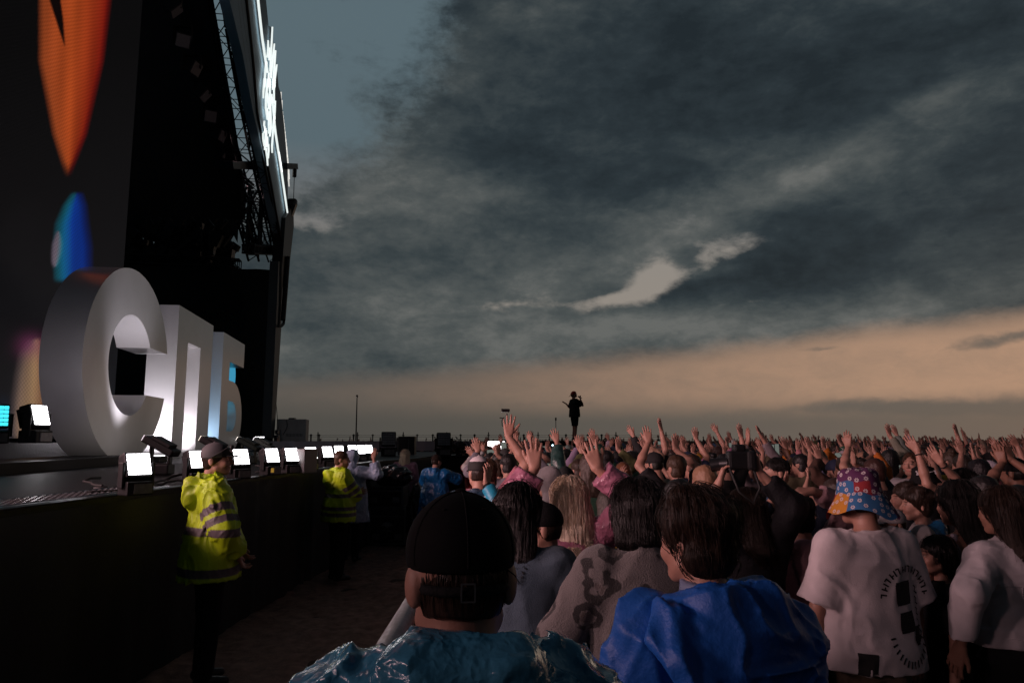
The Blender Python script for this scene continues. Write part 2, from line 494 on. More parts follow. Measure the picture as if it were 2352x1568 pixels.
# Б
b0, b1 = yl(501.5), yl(552); w = b1 - b0; s = yl(519)
def arc(cx, cz, rx, rz, a0, a1, n=24): return [(cx + rx * math.cos(R(a0 + (a1 - a0) * i / n)), cz + rz * math.sin(R(a0 + (a1 - a0) * i / n))) for i in range(n + 1)]
bx = b0 + w * .5
out = [(b0, 0), (b0, H), (b1, H), (b1 - .02, H - .78), (s, H - .78), (s, 2.22), (bx, 2.22)] + arc(bx, 1.11, w * .5, 1.11, 90, -90)[1:]
hole = [(s, .68), (s, 1.6), (bx, 1.6)] + arc(bx, 1.14, w * .22, .46, 90, -90)[1:] 
letter('letter_b', out, [hole], 'tall white letter Б standing last and farthest of the three')

# ---- LED side screen
def build_screen():
    X0 = -7.2
    na, nz_ = 260, 330
    yA, yB = 5.5, FP(256, HORIZ, X0).y
    zA, zB = 1.95, 16.5
    ys = np.linspace(yA, yB, na); zs = np.linspace(zA, zB, nz_)
    Yg, Zg = np.meshgrid(ys, zs)
    Xg = X0 - SL * Yg
    # where each diode lies in the photograph decides which part of the show picture it carries
    cp, sp = _cp, _sp
    dx, dy, dz = Xg, Yg, Zg - CAMZ
    fwd = dy * cp + dz * sp; up = -dy * sp + dz * cp
    px = CX + FPX * dx / fwd; py = CY - FPX * up / fwd
    col = np.zeros(px.shape + (3,))
    rs = np.random.RandomState(4)
    base = np.array(srgb(17, 16, 18))
    col[:] = base * (.35 + .75 * np.clip((py - 100) / 800, 0, 1))[..., None]
    def petal(top, bot, wl, wr, c1, c2, c3, soft=10, gain=.62):
        t = (py - top[1]) / (bot[1] - top[1])
        tc = np.clip(t, 0, 1)
        cx = top[0] + (bot[0] - top[0]) * tc
        l = np.interp(tc, [0, .15, .35, .6, .85, 1], wl); r = np.interp(tc, [0, .15, .35, .6, .85, 1], wr)
        s_ = (px - cx)
        m = np.clip((s_ + l) / soft + .5, 0, 1) * np.clip((r - s_) / soft + .5, 0, 1) * np.clip(t * 30, 0, 1) * np.clip((1 - t) * 18, 0, 1)
        u = np.clip((s_ + l) / (l + r + 1e-3), 0, 1)
        c = np.where(u[..., None] < .5, c1 + (c2 - c1) * (u[..., None] * 2), c2 + (c3 - c2) * (u[..., None] * 2 - 1))
        streak = 1 + .16 * np.sin(px * .13 + py * .012) * np.sin(px * .045 - py * .01)
        return m[..., None], c * streak[..., None] * gain
    S = lambda *a: np.array(srgb(*a))
    def lay(mc):
        m, c = mc
        col[:] = col * (1 - m) + c * m
    lay(petal((190, -260), (156, 408), [20, 60, 84, 76, 36, 0], [22, 60, 76, 64, 34, 0], S(170, 78, 38), S(196, 82, 34), S(140, 20, 14), 16))
    lay(petal((118, -60), (150, 112), [4, 10, 16, 10, 4, 0], [4, 10, 10, 8, 3, 0], S(14, 5, 5), S(14, 5, 5), S(14, 5, 5), 4))
    lay(petal((178, 440), (160, 650), [2, 22, 36, 36, 30, 26], [2, 16, 24, 36, 40, 44], S(20, 120, 140), S(14, 62, 160), S(8, 42, 130), 26))
    lay(petal((134, 530), (126, 615), [2, 6, 10, 10, 8, 2], [2, 8, 12, 12, 8, 2], S(110, 96, 110), S(120, 110, 122), S(50, 130, 150), 8))
    lay(petal((80, 775), (60, 1012), [4, 26, 32, 36, 36, 30], [12, 30, 44, 50, 46, 40], S(110, 92, 88), S(168, 132, 96), S(140, 78, 60), 24))
    m = np.exp(-((px - 72) / 30) ** 2 - ((py - 795) / 26) ** 2)[..., None]
    col[:] = col * (1 - m * .6) + S(110, 50, 84) * m * .6
    m = (np.clip((px + 20) / 30, 0, 1) * np.clip((34 - px) / 30, 0, 1) * np.clip((py - 900) / 60, 0, 1))[..., None]
    col[:] = col * (1 - m * .6) + S(24, 40, 62) * m * .6
    m = np.clip((px - 200) / 60, 0, 1)[..., None]
    vs = np.stack([Xg, Yg, Zg], -1).reshape(-1, 3)
    idx = np.arange(na * nz_).reshape(nz_, na)
    fs = np.stack([idx[:-1, :-1], idx[:-1, 1:], idx[1:, 1:], idx[1:, :-1]], -1).reshape(-1, 4)
    me = bpy.data.meshes.new('led_surface'); me.from_pydata(vs.tolist(), [], fs.tolist())
    at = me.color_attributes.new('show', 'FLOAT_COLOR', 'POINT')
    rgba = np.ones((na * nz_, 4)); rgba[:, :3] = col.reshape(-1, 3)
    at.data.foreach_set('color', rgba.ravel())
    m_ = bpy.data.materials.new('led_screen'); m_.use_nodes = True
    q = NT(m_.node_tree); b = m_.node_tree.nodes['Principled BSDF']
    b.inputs['Base Color'].default_value = (.004, .004, .0045, 1); b.inputs['Roughness'].default_value = .7; b.inputs['Specular IOR Level'].default_value = .15
    a = q.n('ShaderNodeAttribute'); a.attribute_name = 'show'
    tc = q.n('ShaderNodeTexCoord').outputs['Object']
    sx = q.n('ShaderNodeSeparateXYZ'); q.l(tc, sx.inputs[0])
    # rows and columns of diodes, with the cabinets' faint differences
    wz = q.math('SINE', q.math('MULTIPLY', sx.outputs[2], 2 * math.pi / .085))
    wy = q.math('SINE', q.math('MULTIPLY', sx.outputs[1], 2 * math.pi / .125))
    g = q.math('MULTIPLY_ADD', q.math('MULTIPLY', wz, wy), .22, 0.94)
    br = q.n('ShaderNodeTexBrick'); q.l(q.mapping(tc, rot=(0, R(90), R(0))), br.inputs[0])
    em = q.mix(1.0, a.outputs['Color'], g, 'MULTIPLY')
    q.l(em, b.inputs['Emission Color']); b.inputs['Emission Strength'].default_value = 1.0
    me.materials.append(m_)
    fr = MB()
    zc_ = (zA + zB) / 2
    A = Vector((X0 - SL * yA, yA, 0)) + V * .02; B = Vector((X0 - SL * yB, yB, 0)) + V * .02
    fr.prism([A + Vector((0, 0, zA)), B + U * .05 + Vector((0, 0, zA)), B + U * .05 + Vector((0, 0, zB)), A + Vector((0, 0, zB))], V * .3)
    root = fr.build('led_screen', M_blackmetal)
    tag(root, 'huge dark led screen showing orange and blue petals at the left', 'screen')
    o = bpy.data.objects.new('display', me); COL.objects.link(o); o.parent = root
build_screen()

# ---- truss helper: lattice beam between two points
def truss(mb, A, B, wdt, hgt, up=Vector((0, 0, 1)), r=.035, bay=None, rb=.02):
    A, B = Vector(A), Vector(B)
    d = (B - A); Ln = d.length; d.normalize()
    sd = d.cross(up).normalized(); upv = sd.cross(d).normalized()
    bay = bay or hgt
    n = max(2, int(Ln / bay))
    cs = [(sd * sx * wdt / 2 + upv * sz * hgt / 2) for sx, sz in ((-1, -1), (1, -1), (1, 1), (-1, 1))]
    for c in cs: mb.tube([A + c, B + c], r, 5)
    for i in range(n):
        p, q_ = A + d * Ln * i / n, A + d * Ln * (i + 1) / n
        for k in range(4):
            c0, c1 = cs[k], cs[(k + 1) % 4]
            if i % 2: c0, c1 = c1, c0
            mb.tube([p + c0, q_ + c1], rb, 4, cap=False)
            if i % 1 == 0: mb.tube([p + cs[k], p + cs[(k + 1) % 4]], rb * .9, 4, cap=False)
M_truss = mat('truss_black', (.012, .012, .013), .5, metal=.3, var=.2)

# ---- roof: dark slab whose front edge falls away along an arch
def roof():
    X0 = -7.3
    edge_px = [(380, -420), (430, -220), (466, -60), (486, 60), (512, 200), (534, 320), (551, 430), (563, 505)]
    P = [FP(x, y, X0) for x, y in edge_px]
    P.insert(0, P[0] + (P[0] - P[1]) * 3)
    mb = MB()
    k = len(P)
    D = V * 26; T = Vector((0, 0, 1.1))
    vs = []
    for p in P: vs += [p, p + D, p + D + T, p + T]
    fs = []
    for i in range(k - 1):
        for j in range(4):
            fs.append((i * 4 + j, i * 4 + (j + 1) % 4, (i + 1) * 4 + (j + 1) % 4, (i + 1) * 4 + j))
    fs += [(0, 1, 2, 3), tuple(range(4 * k - 1, 4 * k - 5, -1))]
    mb.add(vs, fs)
    root = mb.build('stage_roof', M_black)
    tag(root, 'black arched stage roof hanging over the white letters', 'stage roof')
    # light truss under the roof with its lamps
    tr = MB()
    A, B = FP(330, -160, -9.0), FP(528, 500, -9.0)
    truss(tr, A, B, .6, .6, bay=.9)
    tr.build('light_truss', M_truss, parent=root)
    return root, A, B
roof_root, TA, TB = roof()

# wash lamps hanging in a row from that truss, throwing their light over the crowd
def wash_lamp(p, aim, i):
    root = empty('wash_lamp', p)
    M = (Vector(aim) - p).to_track_quat('Y', 'Z').to_matrix()
    b = MB(); b.box((0, 0, 0), (.5, .42, .5), M, bev=.04)
    b.build('body', M_washbody, parent=root)
    y = MB()
    for s in (-1, 1): y.box((s * .3, 0, .2), (.04, .08, .5))
    y.box((0, 0, .45), (.64, .1, .05)); y.tube([(0, 0, .45), (0, 0, .8)], .03, 6)
    y.build('yoke', M_truss, parent=root)
    l = MB(); l.box(M @ Vector((0, .225, 0)), (.42, .02, .42), M)
    l.build('lens', M_lens, parent=root)
    ordn = ['nearest', 'second', 'third', 'fourth', 'fifth', 'sixth', 'seventh', 'eighth', 'ninth', 'tenth', 'farthest']
    tag(root, f'square wash lamp hanging under the dark roof, {ordn[i]} of the sloping row', 'stage lamp', 'wash lamps hanging under the roof')
    return root
M_washbody = mat('lamp_housing_grey', (.012, .012, .013), .6, var=.1)
M_lens = mat('lamp_lens', (.02, .018, .018), .5, var=0, emit=(1, .68, .70), es=.004)
WASH = [(395, 15), (419, 90), (441, 155), (463, 213), (483, 265), (501, 310), (516, 350), (530, 388), (542, 420)]
wash_pos = []
for i, (x, y) in enumerate(WASH):
    p = FP(x, y, -7.78)
    aim = Vector((12 + i * 1.5, 14 + i * 2.2, 1.6)) if i % 3 == 2 else Vector((2.3, 26.6, 2.9)) if i % 3 == 0 else Vector((-1.2, 8.5, 0))
    wl = wash_lamp(p, aim, i)
    wash_pos.append((p, aim, wl))
for (p, aim, wl) in wash_pos:
    lamp('beam', 'SPOT', p + (aim - p).normalized() * .35, aim, (380, 620, 150)[i % 3], (1.0, .64, .64), wl, size=.35, spot=80, blend=.8)

# added wash lamps on stands, outside the left frame edge, lighting the crowd
ORD = ['first', 'second', 'third', 'fourth', 'fifth']
for i, (y, en) in enumerate(((8.2, 820), (5.4, 850), (2.6, 1000), (-.2, 980), (-3.0, 400))):
    p = Vector((-6.9 - SL * y * .6 + (.35 if y > 7 else 0), y, 3.55))
    aim = Vector((5.0, (14.5, 10.0, 8.2, 7.6, 8.6)[i], 1.9))
    wl = wash_lamp(p, aim, 0)
    sd = MB(); sd.tube([(0, 0, -1.66), (0, 0, -.3)], .03, 8); sd.box((0, 0, -1.655), (.5, .5, .03)); sd.box((0, 0, -.29), (.64, .1, .05))
    for sg_ in (-1, 1): sd.box((sg_ * .3, 0, -.14), (.04, .08, .3))
    sd.build('stand', M_truss, parent=wl)
    wl['label'] = f'added crowd light on a stand at the main stage front, {ORD[i]} from the letters'; wl['group'] = 'added crowd lights on stands along the main stage'
    lamp('beam', 'SPOT', p + (aim - p).normalized() * .35, aim, en, (1.0, .61, .62), wl, size=.5, spot=(66, 84, 80, 58, 40)[i], blend=.9)

# ---- far side wall of the stage, dark drape, with rigging silhouettes above it
cb = FP(634, 1008, -6.3)                       # foot of the far column
cb.z = 0
wl = MB()
A = cb + V * .15; B = cb + V * 24
ztop = (FP(600, 548, -6.3).z)
n = 60
vs = []
for i in range(n + 1):
    p = A.lerp(B, i / n) + U * (.08 * math.sin(i * 1.7))
    for z in (0, ztop): vs.append((p.x, p.y, z))
wl.add(vs, [(2 * i, 2 * i + 2, 2 * i + 3, 2 * i + 1) for i in range(n)])
tag(wl.build('stage_drape', M_black, smooth=True), 'tall black drape closing the far side of the stage', 'drape')
# black mask behind roof end
rg = MB()
zr = FP(450, 500, -12).z
for k in range(5):
    off = U * (k * .9)
    truss(rg, A.lerp(B, .1) + off + Vector((0, 0, ztop + .25 + .2 * (k % 3))), B + off + Vector((0, 0, ztop + .45 + .15 * (k % 2))), .5, .45, r=.05, bay=.55, rb=.03)
rs = random.Random(5)
for i in range(900):
    t = .13 + rs.random() * .86
    p = A.lerp(B, t) + U * rs.uniform(0, 4)
    h = rs.choice([.25, .35, .5, .7, .9])
    rg.box(p + Vector((0, 0, ztop + 2.7 * rs.random() ** 1.1)), (rs.uniform(.15, .7), rs.uniform(.15, .5), h), Matrix.Rotation(rs.uniform(0, 1), 3, 'Y'))
for i in range(110):
    p = A.lerp(B, .12 + rs.random() * .86) + U * rs.uniform(0, 3)
    rg.tube([p + Vector((0, 0, ztop - .1)), p + Vector((rs.uniform(-.3, .3), 0, ztop + 2.9))], .03, 4)
tag(rg.build('rigging_truss', M_truss), 'tangle of black rigging truss and lamps above the far drape', 'rigging')

bd = MB()
n = 90
A2, B2 = A.lerp(B, .13) + U * 4.2, A.lerp(B, 1.0) + U * 4.2
vs = []; rb_ = random.Random(8)
zt_, zl_ = FP(560, 455, -6.6).z + 5.0, FP(560, 512, -6.6).z + 2.6
for i in range(n + 1):
    p = A2.lerp(B2, i / n)
    for z in (zl_ + rb_.uniform(-.35, .25), zt_): vs.append((p.x, p.y, z))
bd.add(vs, [(2 * i, 2 * i + 2, 2 * i + 3, 2 * i + 1) for i in range(n)])
tag(bd.build('roof_border', M_black), 'black cloth border hanging from the roof over the far drape', 'drape')

# ---- front arch truss and towers, seen against the sky
ar = MB()
X0a = -6.9
apx = [(492, -90), (508, 40), (530, 190), (556, 330), (582, 430), (607, 510), (632, 590)]
ap = [FP(x, y, X0a) for x, y in apx]
for a, b in zip(ap, ap[1:]): truss(ar, a, b, .62, .62, up=V, r=.045, bay=.75, rb=.022)
apx2 = [(520, -90), (538, 60), (560, 190), (583, 310), (604, 410), (622, 490), (640, 575)]
ap2 = [FP(x, y, X0a + .5) for x, y in apx2]
for a, b in zip(ap2, ap2[1:]): truss(ar, a, b, .55, .5, up=V, r=.05, bay=.6, rb=.022)
tag(ar.build('arch_truss', M_truss), 'sloping black lattice truss carrying the dark blue sign panel', 'truss')
cbm = MB()
cbm.prism([FP(x, y, -6.8) for x, y in ((534, 372), (612, 372), (616, 392), (537, 388))], V * .8)
tag(cbm.build('cross_beam', M_truss), 'solid black cross beam between the roof and the sign panel', 'beam')
tw = MB()
truss(tw, FP(582, 574, -7.2), FP(588, 440, -7.2), .55, .55, up=V, r=.06, bay=.55, rb=.025)
for (a, b) in (((553, 400), (582, 425)), ((553, 410), (580, 432)), ((560, 470), (582, 440)), ((562, 490), (590, 440)), ((556, 433), (576, 432)), ((566, 505), (586, 574)), ((574, 560), (634, 566)), ((574, 574), (634, 577))):
    tw.tube([FP(*a, -7.2), FP(*b, -7.2)], .07, 5)
truss(tw, FP(560, 500, -7.6), FP(584, 590, -7.6), .5, .5, up=V, r=.06, bay=.5, rb=.03)
truss(tw, FP(570, 572, -7.0), FP(640, 578, -7.0), .5, .35, up=Vector((0, 0, 1)), r=.05, bay=.4, rb=.03)
tag(tw.build('lattice_tower', M_truss), 'short black lattice tower standing against the pale sky', 'tower')

# ---- sign panel and its white tubes
M_panel = mat('sign_panel', (.33, .46, .55), .6, var=.15, vs=.5)
pn = MB()
XP0 = -6.1
lpx = [(514, -90), (527, 0), (558, 128), (581, 255), (608, 371), (635, 503), (653, 572), (655, 606)]
rpx = [(657, 603), (661, 503), (661, 387), (654, 300), (645, 216), (640, 200), (636, 155), (622, 62), (617, 60), (611, 0), (600, -90)]
pn.prism([FP(x, y, XP0) for x, y in lpx + rpx], V * .35)
panel = pn.build('sign_panel', M_panel)
tag(panel, 'dark blue slanting sign panel with white glowing lettering', 'sign')
strip = MB()
sp_ = [(557, -90), (566, 0), (576, 90), (584, 170), (590, 255), (606, 340), (624, 430), (640, 520), (652, 590)]
strip.tube([FP(x, y, XP0 + .05) for x, y in sp_], .05, 5)
strip.build('seam', M_blackmetal, parent=panel)
M_tube = mat('white_tube', (.9, .9, .9), .4, var=0, emit=(.92, 1, .97), es=.9)
c1 = lambda x, y: ((600 + x / 7.128) * .91875, (y / 7.128) * .91875)
c2 = lambda x, y: ((620 + x / 7.125) * .91875, (200 + y / 7.125) * .91875)
sg = MB()
def stroke(pts, w0, cv):
    P = [Vector(cv(*p)) for p in pts]
    L_, R_ = [], []
    for i, p in enumerate(P):
        ww = (w0[i] if isinstance(w0, list) else w0) * .38
        L_.append(FP(p.x - ww / 2, p.y, XP0 + .12)); R_.append(FP(p.x + ww / 2, p.y, XP0 + .12))
    for i in range(len(P) - 1):
        sg.prism([L_[i], L_[i + 1], R_[i + 1], R_[i]], V * -.06)
stroke([(300, -60), (345, 350), (385, 700), (440, 1060), (480, 1300)], 6.2, c1)
stroke([(565, 480), (545, 900), (525, 1250), (545, 1400)], [1.2, 4.5, 3.4, .8], c1)
stroke([(488, 720), (490, 900), (470, 1030)], [1, 7, 2.5], c1)
stroke([(508, 850), (505, 1080)], [4, 1], c1)
stroke([(600, 780), (580, 1000), (560, 1200), (540, 1380)], [1, 5, 4, 2], c1)
stroke([(622, 900), (605, 1150), (585, 1380), (570, 1560)], [2, 4, 4, 3], c1)
stroke([(645, 1150), (630, 1250), (610, 1400), (600, 1560)], [1, 5, 4.5, 3.5], c1)
stroke([(455, 1100), (440, 1250), (420, 1560)], [6, 4.5, 5], c1)
stroke([(500, 1300), (500, 1420), (470, 1560)], [2, 6, 5], c1)
stroke([(505, 1400), (520, 1560)], [6, 3], c1)
stroke([(280, -20), (262, 220), (260, 330)], [5, 4.5, .6], c2)
stroke([(345, -20), (310, 300), (305, 500), (330, 700)], [9, 5.5, 5, 2], c2)
stroke([(375, -20), (380, 250), (370, 450)], [4.5, 4, 3], c2)
stroke([(335, 230), (350, 400), (360, 520)], [1, 4, 3], c2)
stroke([(325, 500), (340, 620), (335, 710)], [6.5, 6, 2], c2)
stroke([(432, -20), (425, 180)], [5, 1], c2)
stroke([(460, -20), (450, 200), (455, 420)], [4.5, 3.6, 1], c2)
stroke([(410, 250), (385, 480), (395, 700), (400, 850), (375, 1010)], [1.5, 5, 4.5, 4.6, 2], c2)
stroke([(410, 260), (430, 400), (440, 560), (455, 700)], [2, 4.4, 4.6, 6], c2)
stroke([(475, 370), (465, 560), (450, 720), (430, 980), (415, 1180), (418, 1300)], [1, 4.5, 7, 3.4, 4.5, .8], c2)
stroke([(365, 560), (358, 800), (368, 960)], [3, 3.6, 5], c2)
stroke([(450, 700), (480, 960), (520, 1220), (560, 1460), (590, 1640)], [5, 6.2, 5.4, 5.2, 5.2], c2)
c3 = lambda x, y: ((560 + x / 5.6) * .91875, (380 + y / 5.6) * .91875)
stroke([(755, 0), (800, 300), (850, 650), (895, 950)], [5.4, 5, 4.6, 1], c3)
# the small year written below: 2023
stroke([(278, 730), (272, 820)], [3, 3.4], c2); stroke([(282, 820), (295, 900), (268, 950)], [3, 3.4, 4.5], c2)
stroke([(255, 950), (256, 1050), (275, 1180)], [3, 3, 2], c2); stroke([(305, 860), (300, 1000), (285, 1250)], [2.4, 3.6, 2.6], c2)
stroke([(318, 900), (312, 1080), (300, 1180)], [2.4, 2.6, 2], c2); stroke([(332, 1010), (335, 1130), (318, 1200)], [3, 2.6, 3], c2)
stroke([(352, 1140), (356, 1260), (345, 1400)], [2, 3, 3], c2); stroke([(318, 1210), (312, 1270), (330, 1400), (338, 1530)], [3, 3.4, 2.6, 1], c2)
sg.build('lettering', M_tube, parent=panel)
# second small sign standing behind, its letters climbing along the edge
s2 = MB()
s2.prism([FP(*c2(x, y), XP0 - .3) for x, y in ((508, 205), (578, 205), (600, 420), (640, 760), (690, 1240), (718, 1560), (660, 1560), (600, 980), (545, 500))], V * .3)
sp2 = s2.build('second_sign', mat('sign_back', (.20, .17, .18), .6, var=.1))
tag(sp2, 'small pale sign with a slanting row of letters behind the blue panel', 'sign')
sg = MB()
XPs, XP0 = XP0, XP0 - .3
rr = random.Random(3)
def smallword(y0, y1, n):
    for i in range(n):
        y = y0 + (y1 - y0) * i / n; dy = (y1 - y0) / n * 1.35
        xc = np.interp(y, [215, 480, 760, 1240, 1560, 1900], [575, 575, 612, 668, 698, 725])
        stroke([(xc - 9, y), (xc - 6, y + dy)], [1.4, 1.6], c2)
        stroke([(xc + 10, y - 40), (xc + 14, y + dy - 40)], [1.2, 1.5], c2)
        stroke([(xc - 6, y + dy * .5), (xc + 13, y + dy * (.4 if i % 2 else .9) - 40)], [1.4, 1.4], c2)
stroke([(578, 215), (572, 330), (560, 480), (572, 620)], [1, 4, 5.5, 4], c2)
stroke([(590, 360), (592, 540)], [3, 2], c2)
smallword(600, 1780, 17)
stroke([(690, 1500), (705, 1640), (712, 1760), (722, 1900)], [2.5, 3, 2.5, .6], c2)
sg.build('lettering', mat('white_tube_dim', (.85, .85, .82), .4, var=0, emit=(1, .98, .92), es=.62), parent=sp2)
XP0 = XPs

# ---- far column mast beside the panel, winch arm and cables
cm = MB()
X0c = -5.9
cm.prism([FP(x, y, X0c) for x, y in ((656, 500), (674, 470), (675, 520), (666, 600), (654, 660), (645, 660))], V * .5)
mast = cm.build('corner_mast', M_truss)
tag(mast, 'black corner mast with chain motor beside the sign panel', 'mast')
k = MB()
k.tube([FP(x, y, X0c + .1) for x, y in ((661, 590), (656, 660), (650, 735))], .12, 8)
k.tube([FP(x, y, X0c + .1) for x, y in ((645, 600), (643, 700), (640, 749))], .06, 6)
k.tube([FP(x, y, X0c + .1) for x, y in ((652, 735), (651, 744), (646, 749), (639, 749))], .07, 6)
k.build('cable_bundle', M_rubber, parent=mast)
k = MB()
k.box(FP(672, 466, X0c), (.45, .4, .4), bev=.1); k.box(FP(671, 483, X0c), (.25, .25, .6), Matrix.Rotation(.3, 3, 'Y'))
k.build('chain_motor', M_blackmetal, parent=mast)
col_ = MB()
col_.prism([FP(x, y, X0c - .05) for x, y in ((640, 600), (656, 600), (630, 1006), (622, 1006))], V * .4)
tag(col_.build('stage_column', mat('column_blue', (.05, .06, .07), .6)), 'narrow dark column at the far front corner of the stage', 'column')
wn = MB()
wn.prism([FP(x, y, X0c) for x, y in ((660, 375), (684, 376), (685, 389), (660, 389))], V * .4)
wn.tube([FP(677, 389, X0c), FP(676, 406, X0c)], .11, 6); wn.tube([FP(676, 406, X0c), FP(674, 466, X0c)], .018, 4)
tag(wn.build('hoist_arm', M_truss), 'small black hoist arm with hanging chain sticking out past the sign', 'hoist')

# ---- LED flood lights along the deck's edge
def M_emit(name, c, s):
    return mat(name, (.6, .6, .6), .4, var=0, emit=c, es=s)
M_led = M_emit('led_white', (1, .97, 1), 9.0)
M_cyan = M_emit('led_cyan', (.05, .72, .85), 1.3)
M_ledoff = mat('led_lens_off', (.25, .25, .26), .25, var=.2)
M_house = mat('flood_housing', (.009, .009, .010), .5, var=.3, spec=.25)
M_sticker = mat('grey_plate', (.15, .14, .14), .45, var=.35, vs=20)
def flood(px, py, Z, facing, tilt, label, sz=1.0, led=None, base_z=DECK, group='led floodlights along the stage edge'):
    led = led or M_led
    p = W(px, py, Z); p.z = base_z + .004
    root = empty('flood_light', p, facing, sz)
    b = MB()
    b.box((0, .02, .065), (.25, .2, .13), bev=.012)
    root_base = b.build('base', M_house, parent=root)
    pl = MB(); pl.box((.02, -.085, .062), (.17, .012, .09)); pl.build('label_plate', M_sticker, parent=root_base)
    y = MB()
    for s in (-1, 1): y.box((s * .143, .02, .19), (.026, .09, .24), bev=.008)
    y.box((0, .02, .125), (.3, .09, .03)); y.build('yoke', M_house, parent=root)
    T = Matrix.Rotation(tilt, 3, 'X')
    h = MB()
    c = Vector((0, .0, .285))
    h.box(c + T @ Vector((0, .05, 0)), (.25, .13, .25), T, bev=.02)
    for k in range(6): h.box(c + T @ Vector((-.1 + .04 * k, .13, 0)), (.01, .05, .2), T)
    h.build('head', M_house, parent=root)
    l = MB()
    for i in range(5):
        for j in range(5):
            zc_ = -.085 + .0425 * j
            l.box(c + T @ Vector((-.088 + .044 * i, -.021, zc_)), (.042, .014, .036), T, bev=.006 if led is not M_ledoff else 0)
    l.build('led_panel', led, parent=root)
    return tag(root, label, 'floodlight', group)
FL = [(313, 1131, 5.75, -8, 'white floodlight nearest the perforated cable cover, largest and brightest'),
      (452, 1107, 7.2, -16, 'lit white floodlight just behind the capped guard\'s back'),
      (550, 1097, 8.2, -18, 'lit white floodlight half hidden by the guard\'s cap peak'),
      (622, 1089, 9.0, -26, 'lit white floodlight with a yellow sticker on its base'),
      (667, 1087, 9.5, -22, 'lit white floodlight just left of the grey box between lamps'),
      (712, 1082, 10.6, -22, 'lit white floodlight just right of the grey box between lamps'),
      (750, 1077, 11.6, -24, 'lit white floodlight standing alone left of the bare-headed guard'),
      (777, 1066, 13.2, -16, 'small lit floodlight peeping over the bare-headed guard\'s head'),
      (808, 1062, 14.4, -16, 'small lit floodlight behind the hooded poncho head'),
      (828, 1062, 14.6, -30, 'small lit floodlight between the hooded head and the raised hand'),
      (846, 1060, 15.2, -36, 'farthest lit floodlight of the row, beside the raised hand')]
for (px, py, Z, f, lb) in FL:
    fl = flood(px, py, Z, R(24 - f * .6) + math.atan2(-XP(px, Z), Z) * .9, R(-20), lb, sz=.80)
ys = MB(); pz = W(626, 1078, 8.85); ys.box((pz.x, pz.y, 1.565), (.035, .004, .05))
tag(ys.build('sticker', mat('yellow_sticker', (.5, .45, .03), .6)), 'yellow paper sticker on the base of a floodlight', 'sticker')
flood(892, 1043, 19.8, R(10), R(-8), 'unlit floodlight on the runway left of the grey speaker box', 1.55, M_ledoff, group='unlit floodlights on the runway')
flood(1019, 1044, 19.8, R(10), R(-8), 'unlit floodlight on the runway beside the dark cable heap', 1.5, M_ledoff, group='unlit floodlights on the runway')
flood(-14, 998, 9.2, R(44), R(-4), 'cyan glowing floodlight on the main stage at the left frame edge', 1.2, M_cyan, base_z=1.87, group='floodlights on the main stage')
flood(86, 998, 11.3, R(86), R(-16), 'white floodlight on the main stage partly behind the letter С', 1.45, M_led, base_z=1.87, group='floodlights on the main stage')

# ---- tilted spotlights aimed at the letters
def spot_fixture(px, py, Z, aim, energy, colr, label, spot=70, yaw=0):
    p = W(px, py, Z); p.z = DECK + .004
    root = empty('spot_light', p, yaw)
    b = MB(); b.box((0, 0, .06), (.28, .2, .12), bev=.015); b.build('base', M_house, parent=root)
    y = MB()
    for s in (-1, 1): y.box((s * .115, 0, .22), (.03, .08, .24), bev=.01)
    y.box((0, 0, .125), (.24, .08, .02))
    y.build('yoke', M_house, parent=root)
    T = Matrix.Rotation(R(28), 3, 'Y')
    h = MB(); h.box((0, 0, .34), (.42, .24, .09), T, bev=.02); h.box(Vector((.04, 0, .39)), (.24, .21, .04), T, bev=.008)
    h.build('head', M_house, parent=root)
    l = MB(); l.box(Vector((0, .0, .34)) + T @ Vector((-.212, 0, 0)), (.01, .19, .07), T); l.build('lens', M_emit('spot_lens', colr, 3), parent=root)
    tag(root, label, 'spotlight', 'tilted spotlights in front of the letters')
    lamp('beam', 'SPOT', p + Vector((-.34, .05, .46)), aim, energy, colr, root, size=.12, spot=spot, blend=.9)
    return root
spot_fixture(368, 1071, 9.2, LP(yl(240), .55), 60, (1, .86, .95), 'black tilted spotlight lighting the foot of the letter С', 80)
spot_fixture(492, 1064, 10.8, LP(yl(405), .7), 75, (1, .88, .72), 'black tilted spotlight behind the guard\'s cap aimed at the letter П', 75)
spot_fixture(570, 1052, 13.5, LP(yl(530), .6), 90, (1, .88, .8), 'farther black tilted spotlight below the letter Б', 70)
spot_fixture(605, 1050, 15.5, LP(yl(545), 1.2), 60, (.95, .9, 1), 'farthest black tilted spotlight near the white strip lamps', 70)
# uplights standing in the gaps behind the letters
def uplight(y, back, aim, energy, colr, label, spot=110):
    p = LP(y, 0) + V * back
    root = empty('uplight', p)
    b = MB(); b.box((0, 0, .06), (.3, .3, .12), bev=.02); b.build('body', M_house, parent=root)
    l = MB(); l.box((0, 0, .126), (.22, .22, .01)); l.build('lens', M_emit('uplight_lens', colr, 6), parent=root)
    tag(root, label, 'uplight', 'uplights on the deck among the letters')
    lamp('beam', 'SPOT', p + Vector((0, 0, .2)), aim, energy, colr, root, size=.15, spot=spot, blend=.9)
uplight(yl(373) + .02, .45, LP(yl(394), 1.3) + V * .4, 150, (1, .93, 1), 'white uplight in the gap between the letters С and П', 140)
uplight((i0 + i1) / 2, .4, LP(i1, 1.3) + V * .3, 110, (1, .9, .95), 'white uplight inside the legs of the letter П', 140)
uplight((p1 + b0) / 2, .45, LP(b0, 1.6) + V * .3, 60, (.45, .72, 1), 'pale blue uplight between the letters П and Б', 140)
uplight(yl(262), -.75, LP(yl(285), 2.75) + V * .35, 190, (1, .92, 1), 'added white uplight brightening the bowl of the letter С', 70)  # added lamp standing in for floodlight inside the letter's bowl
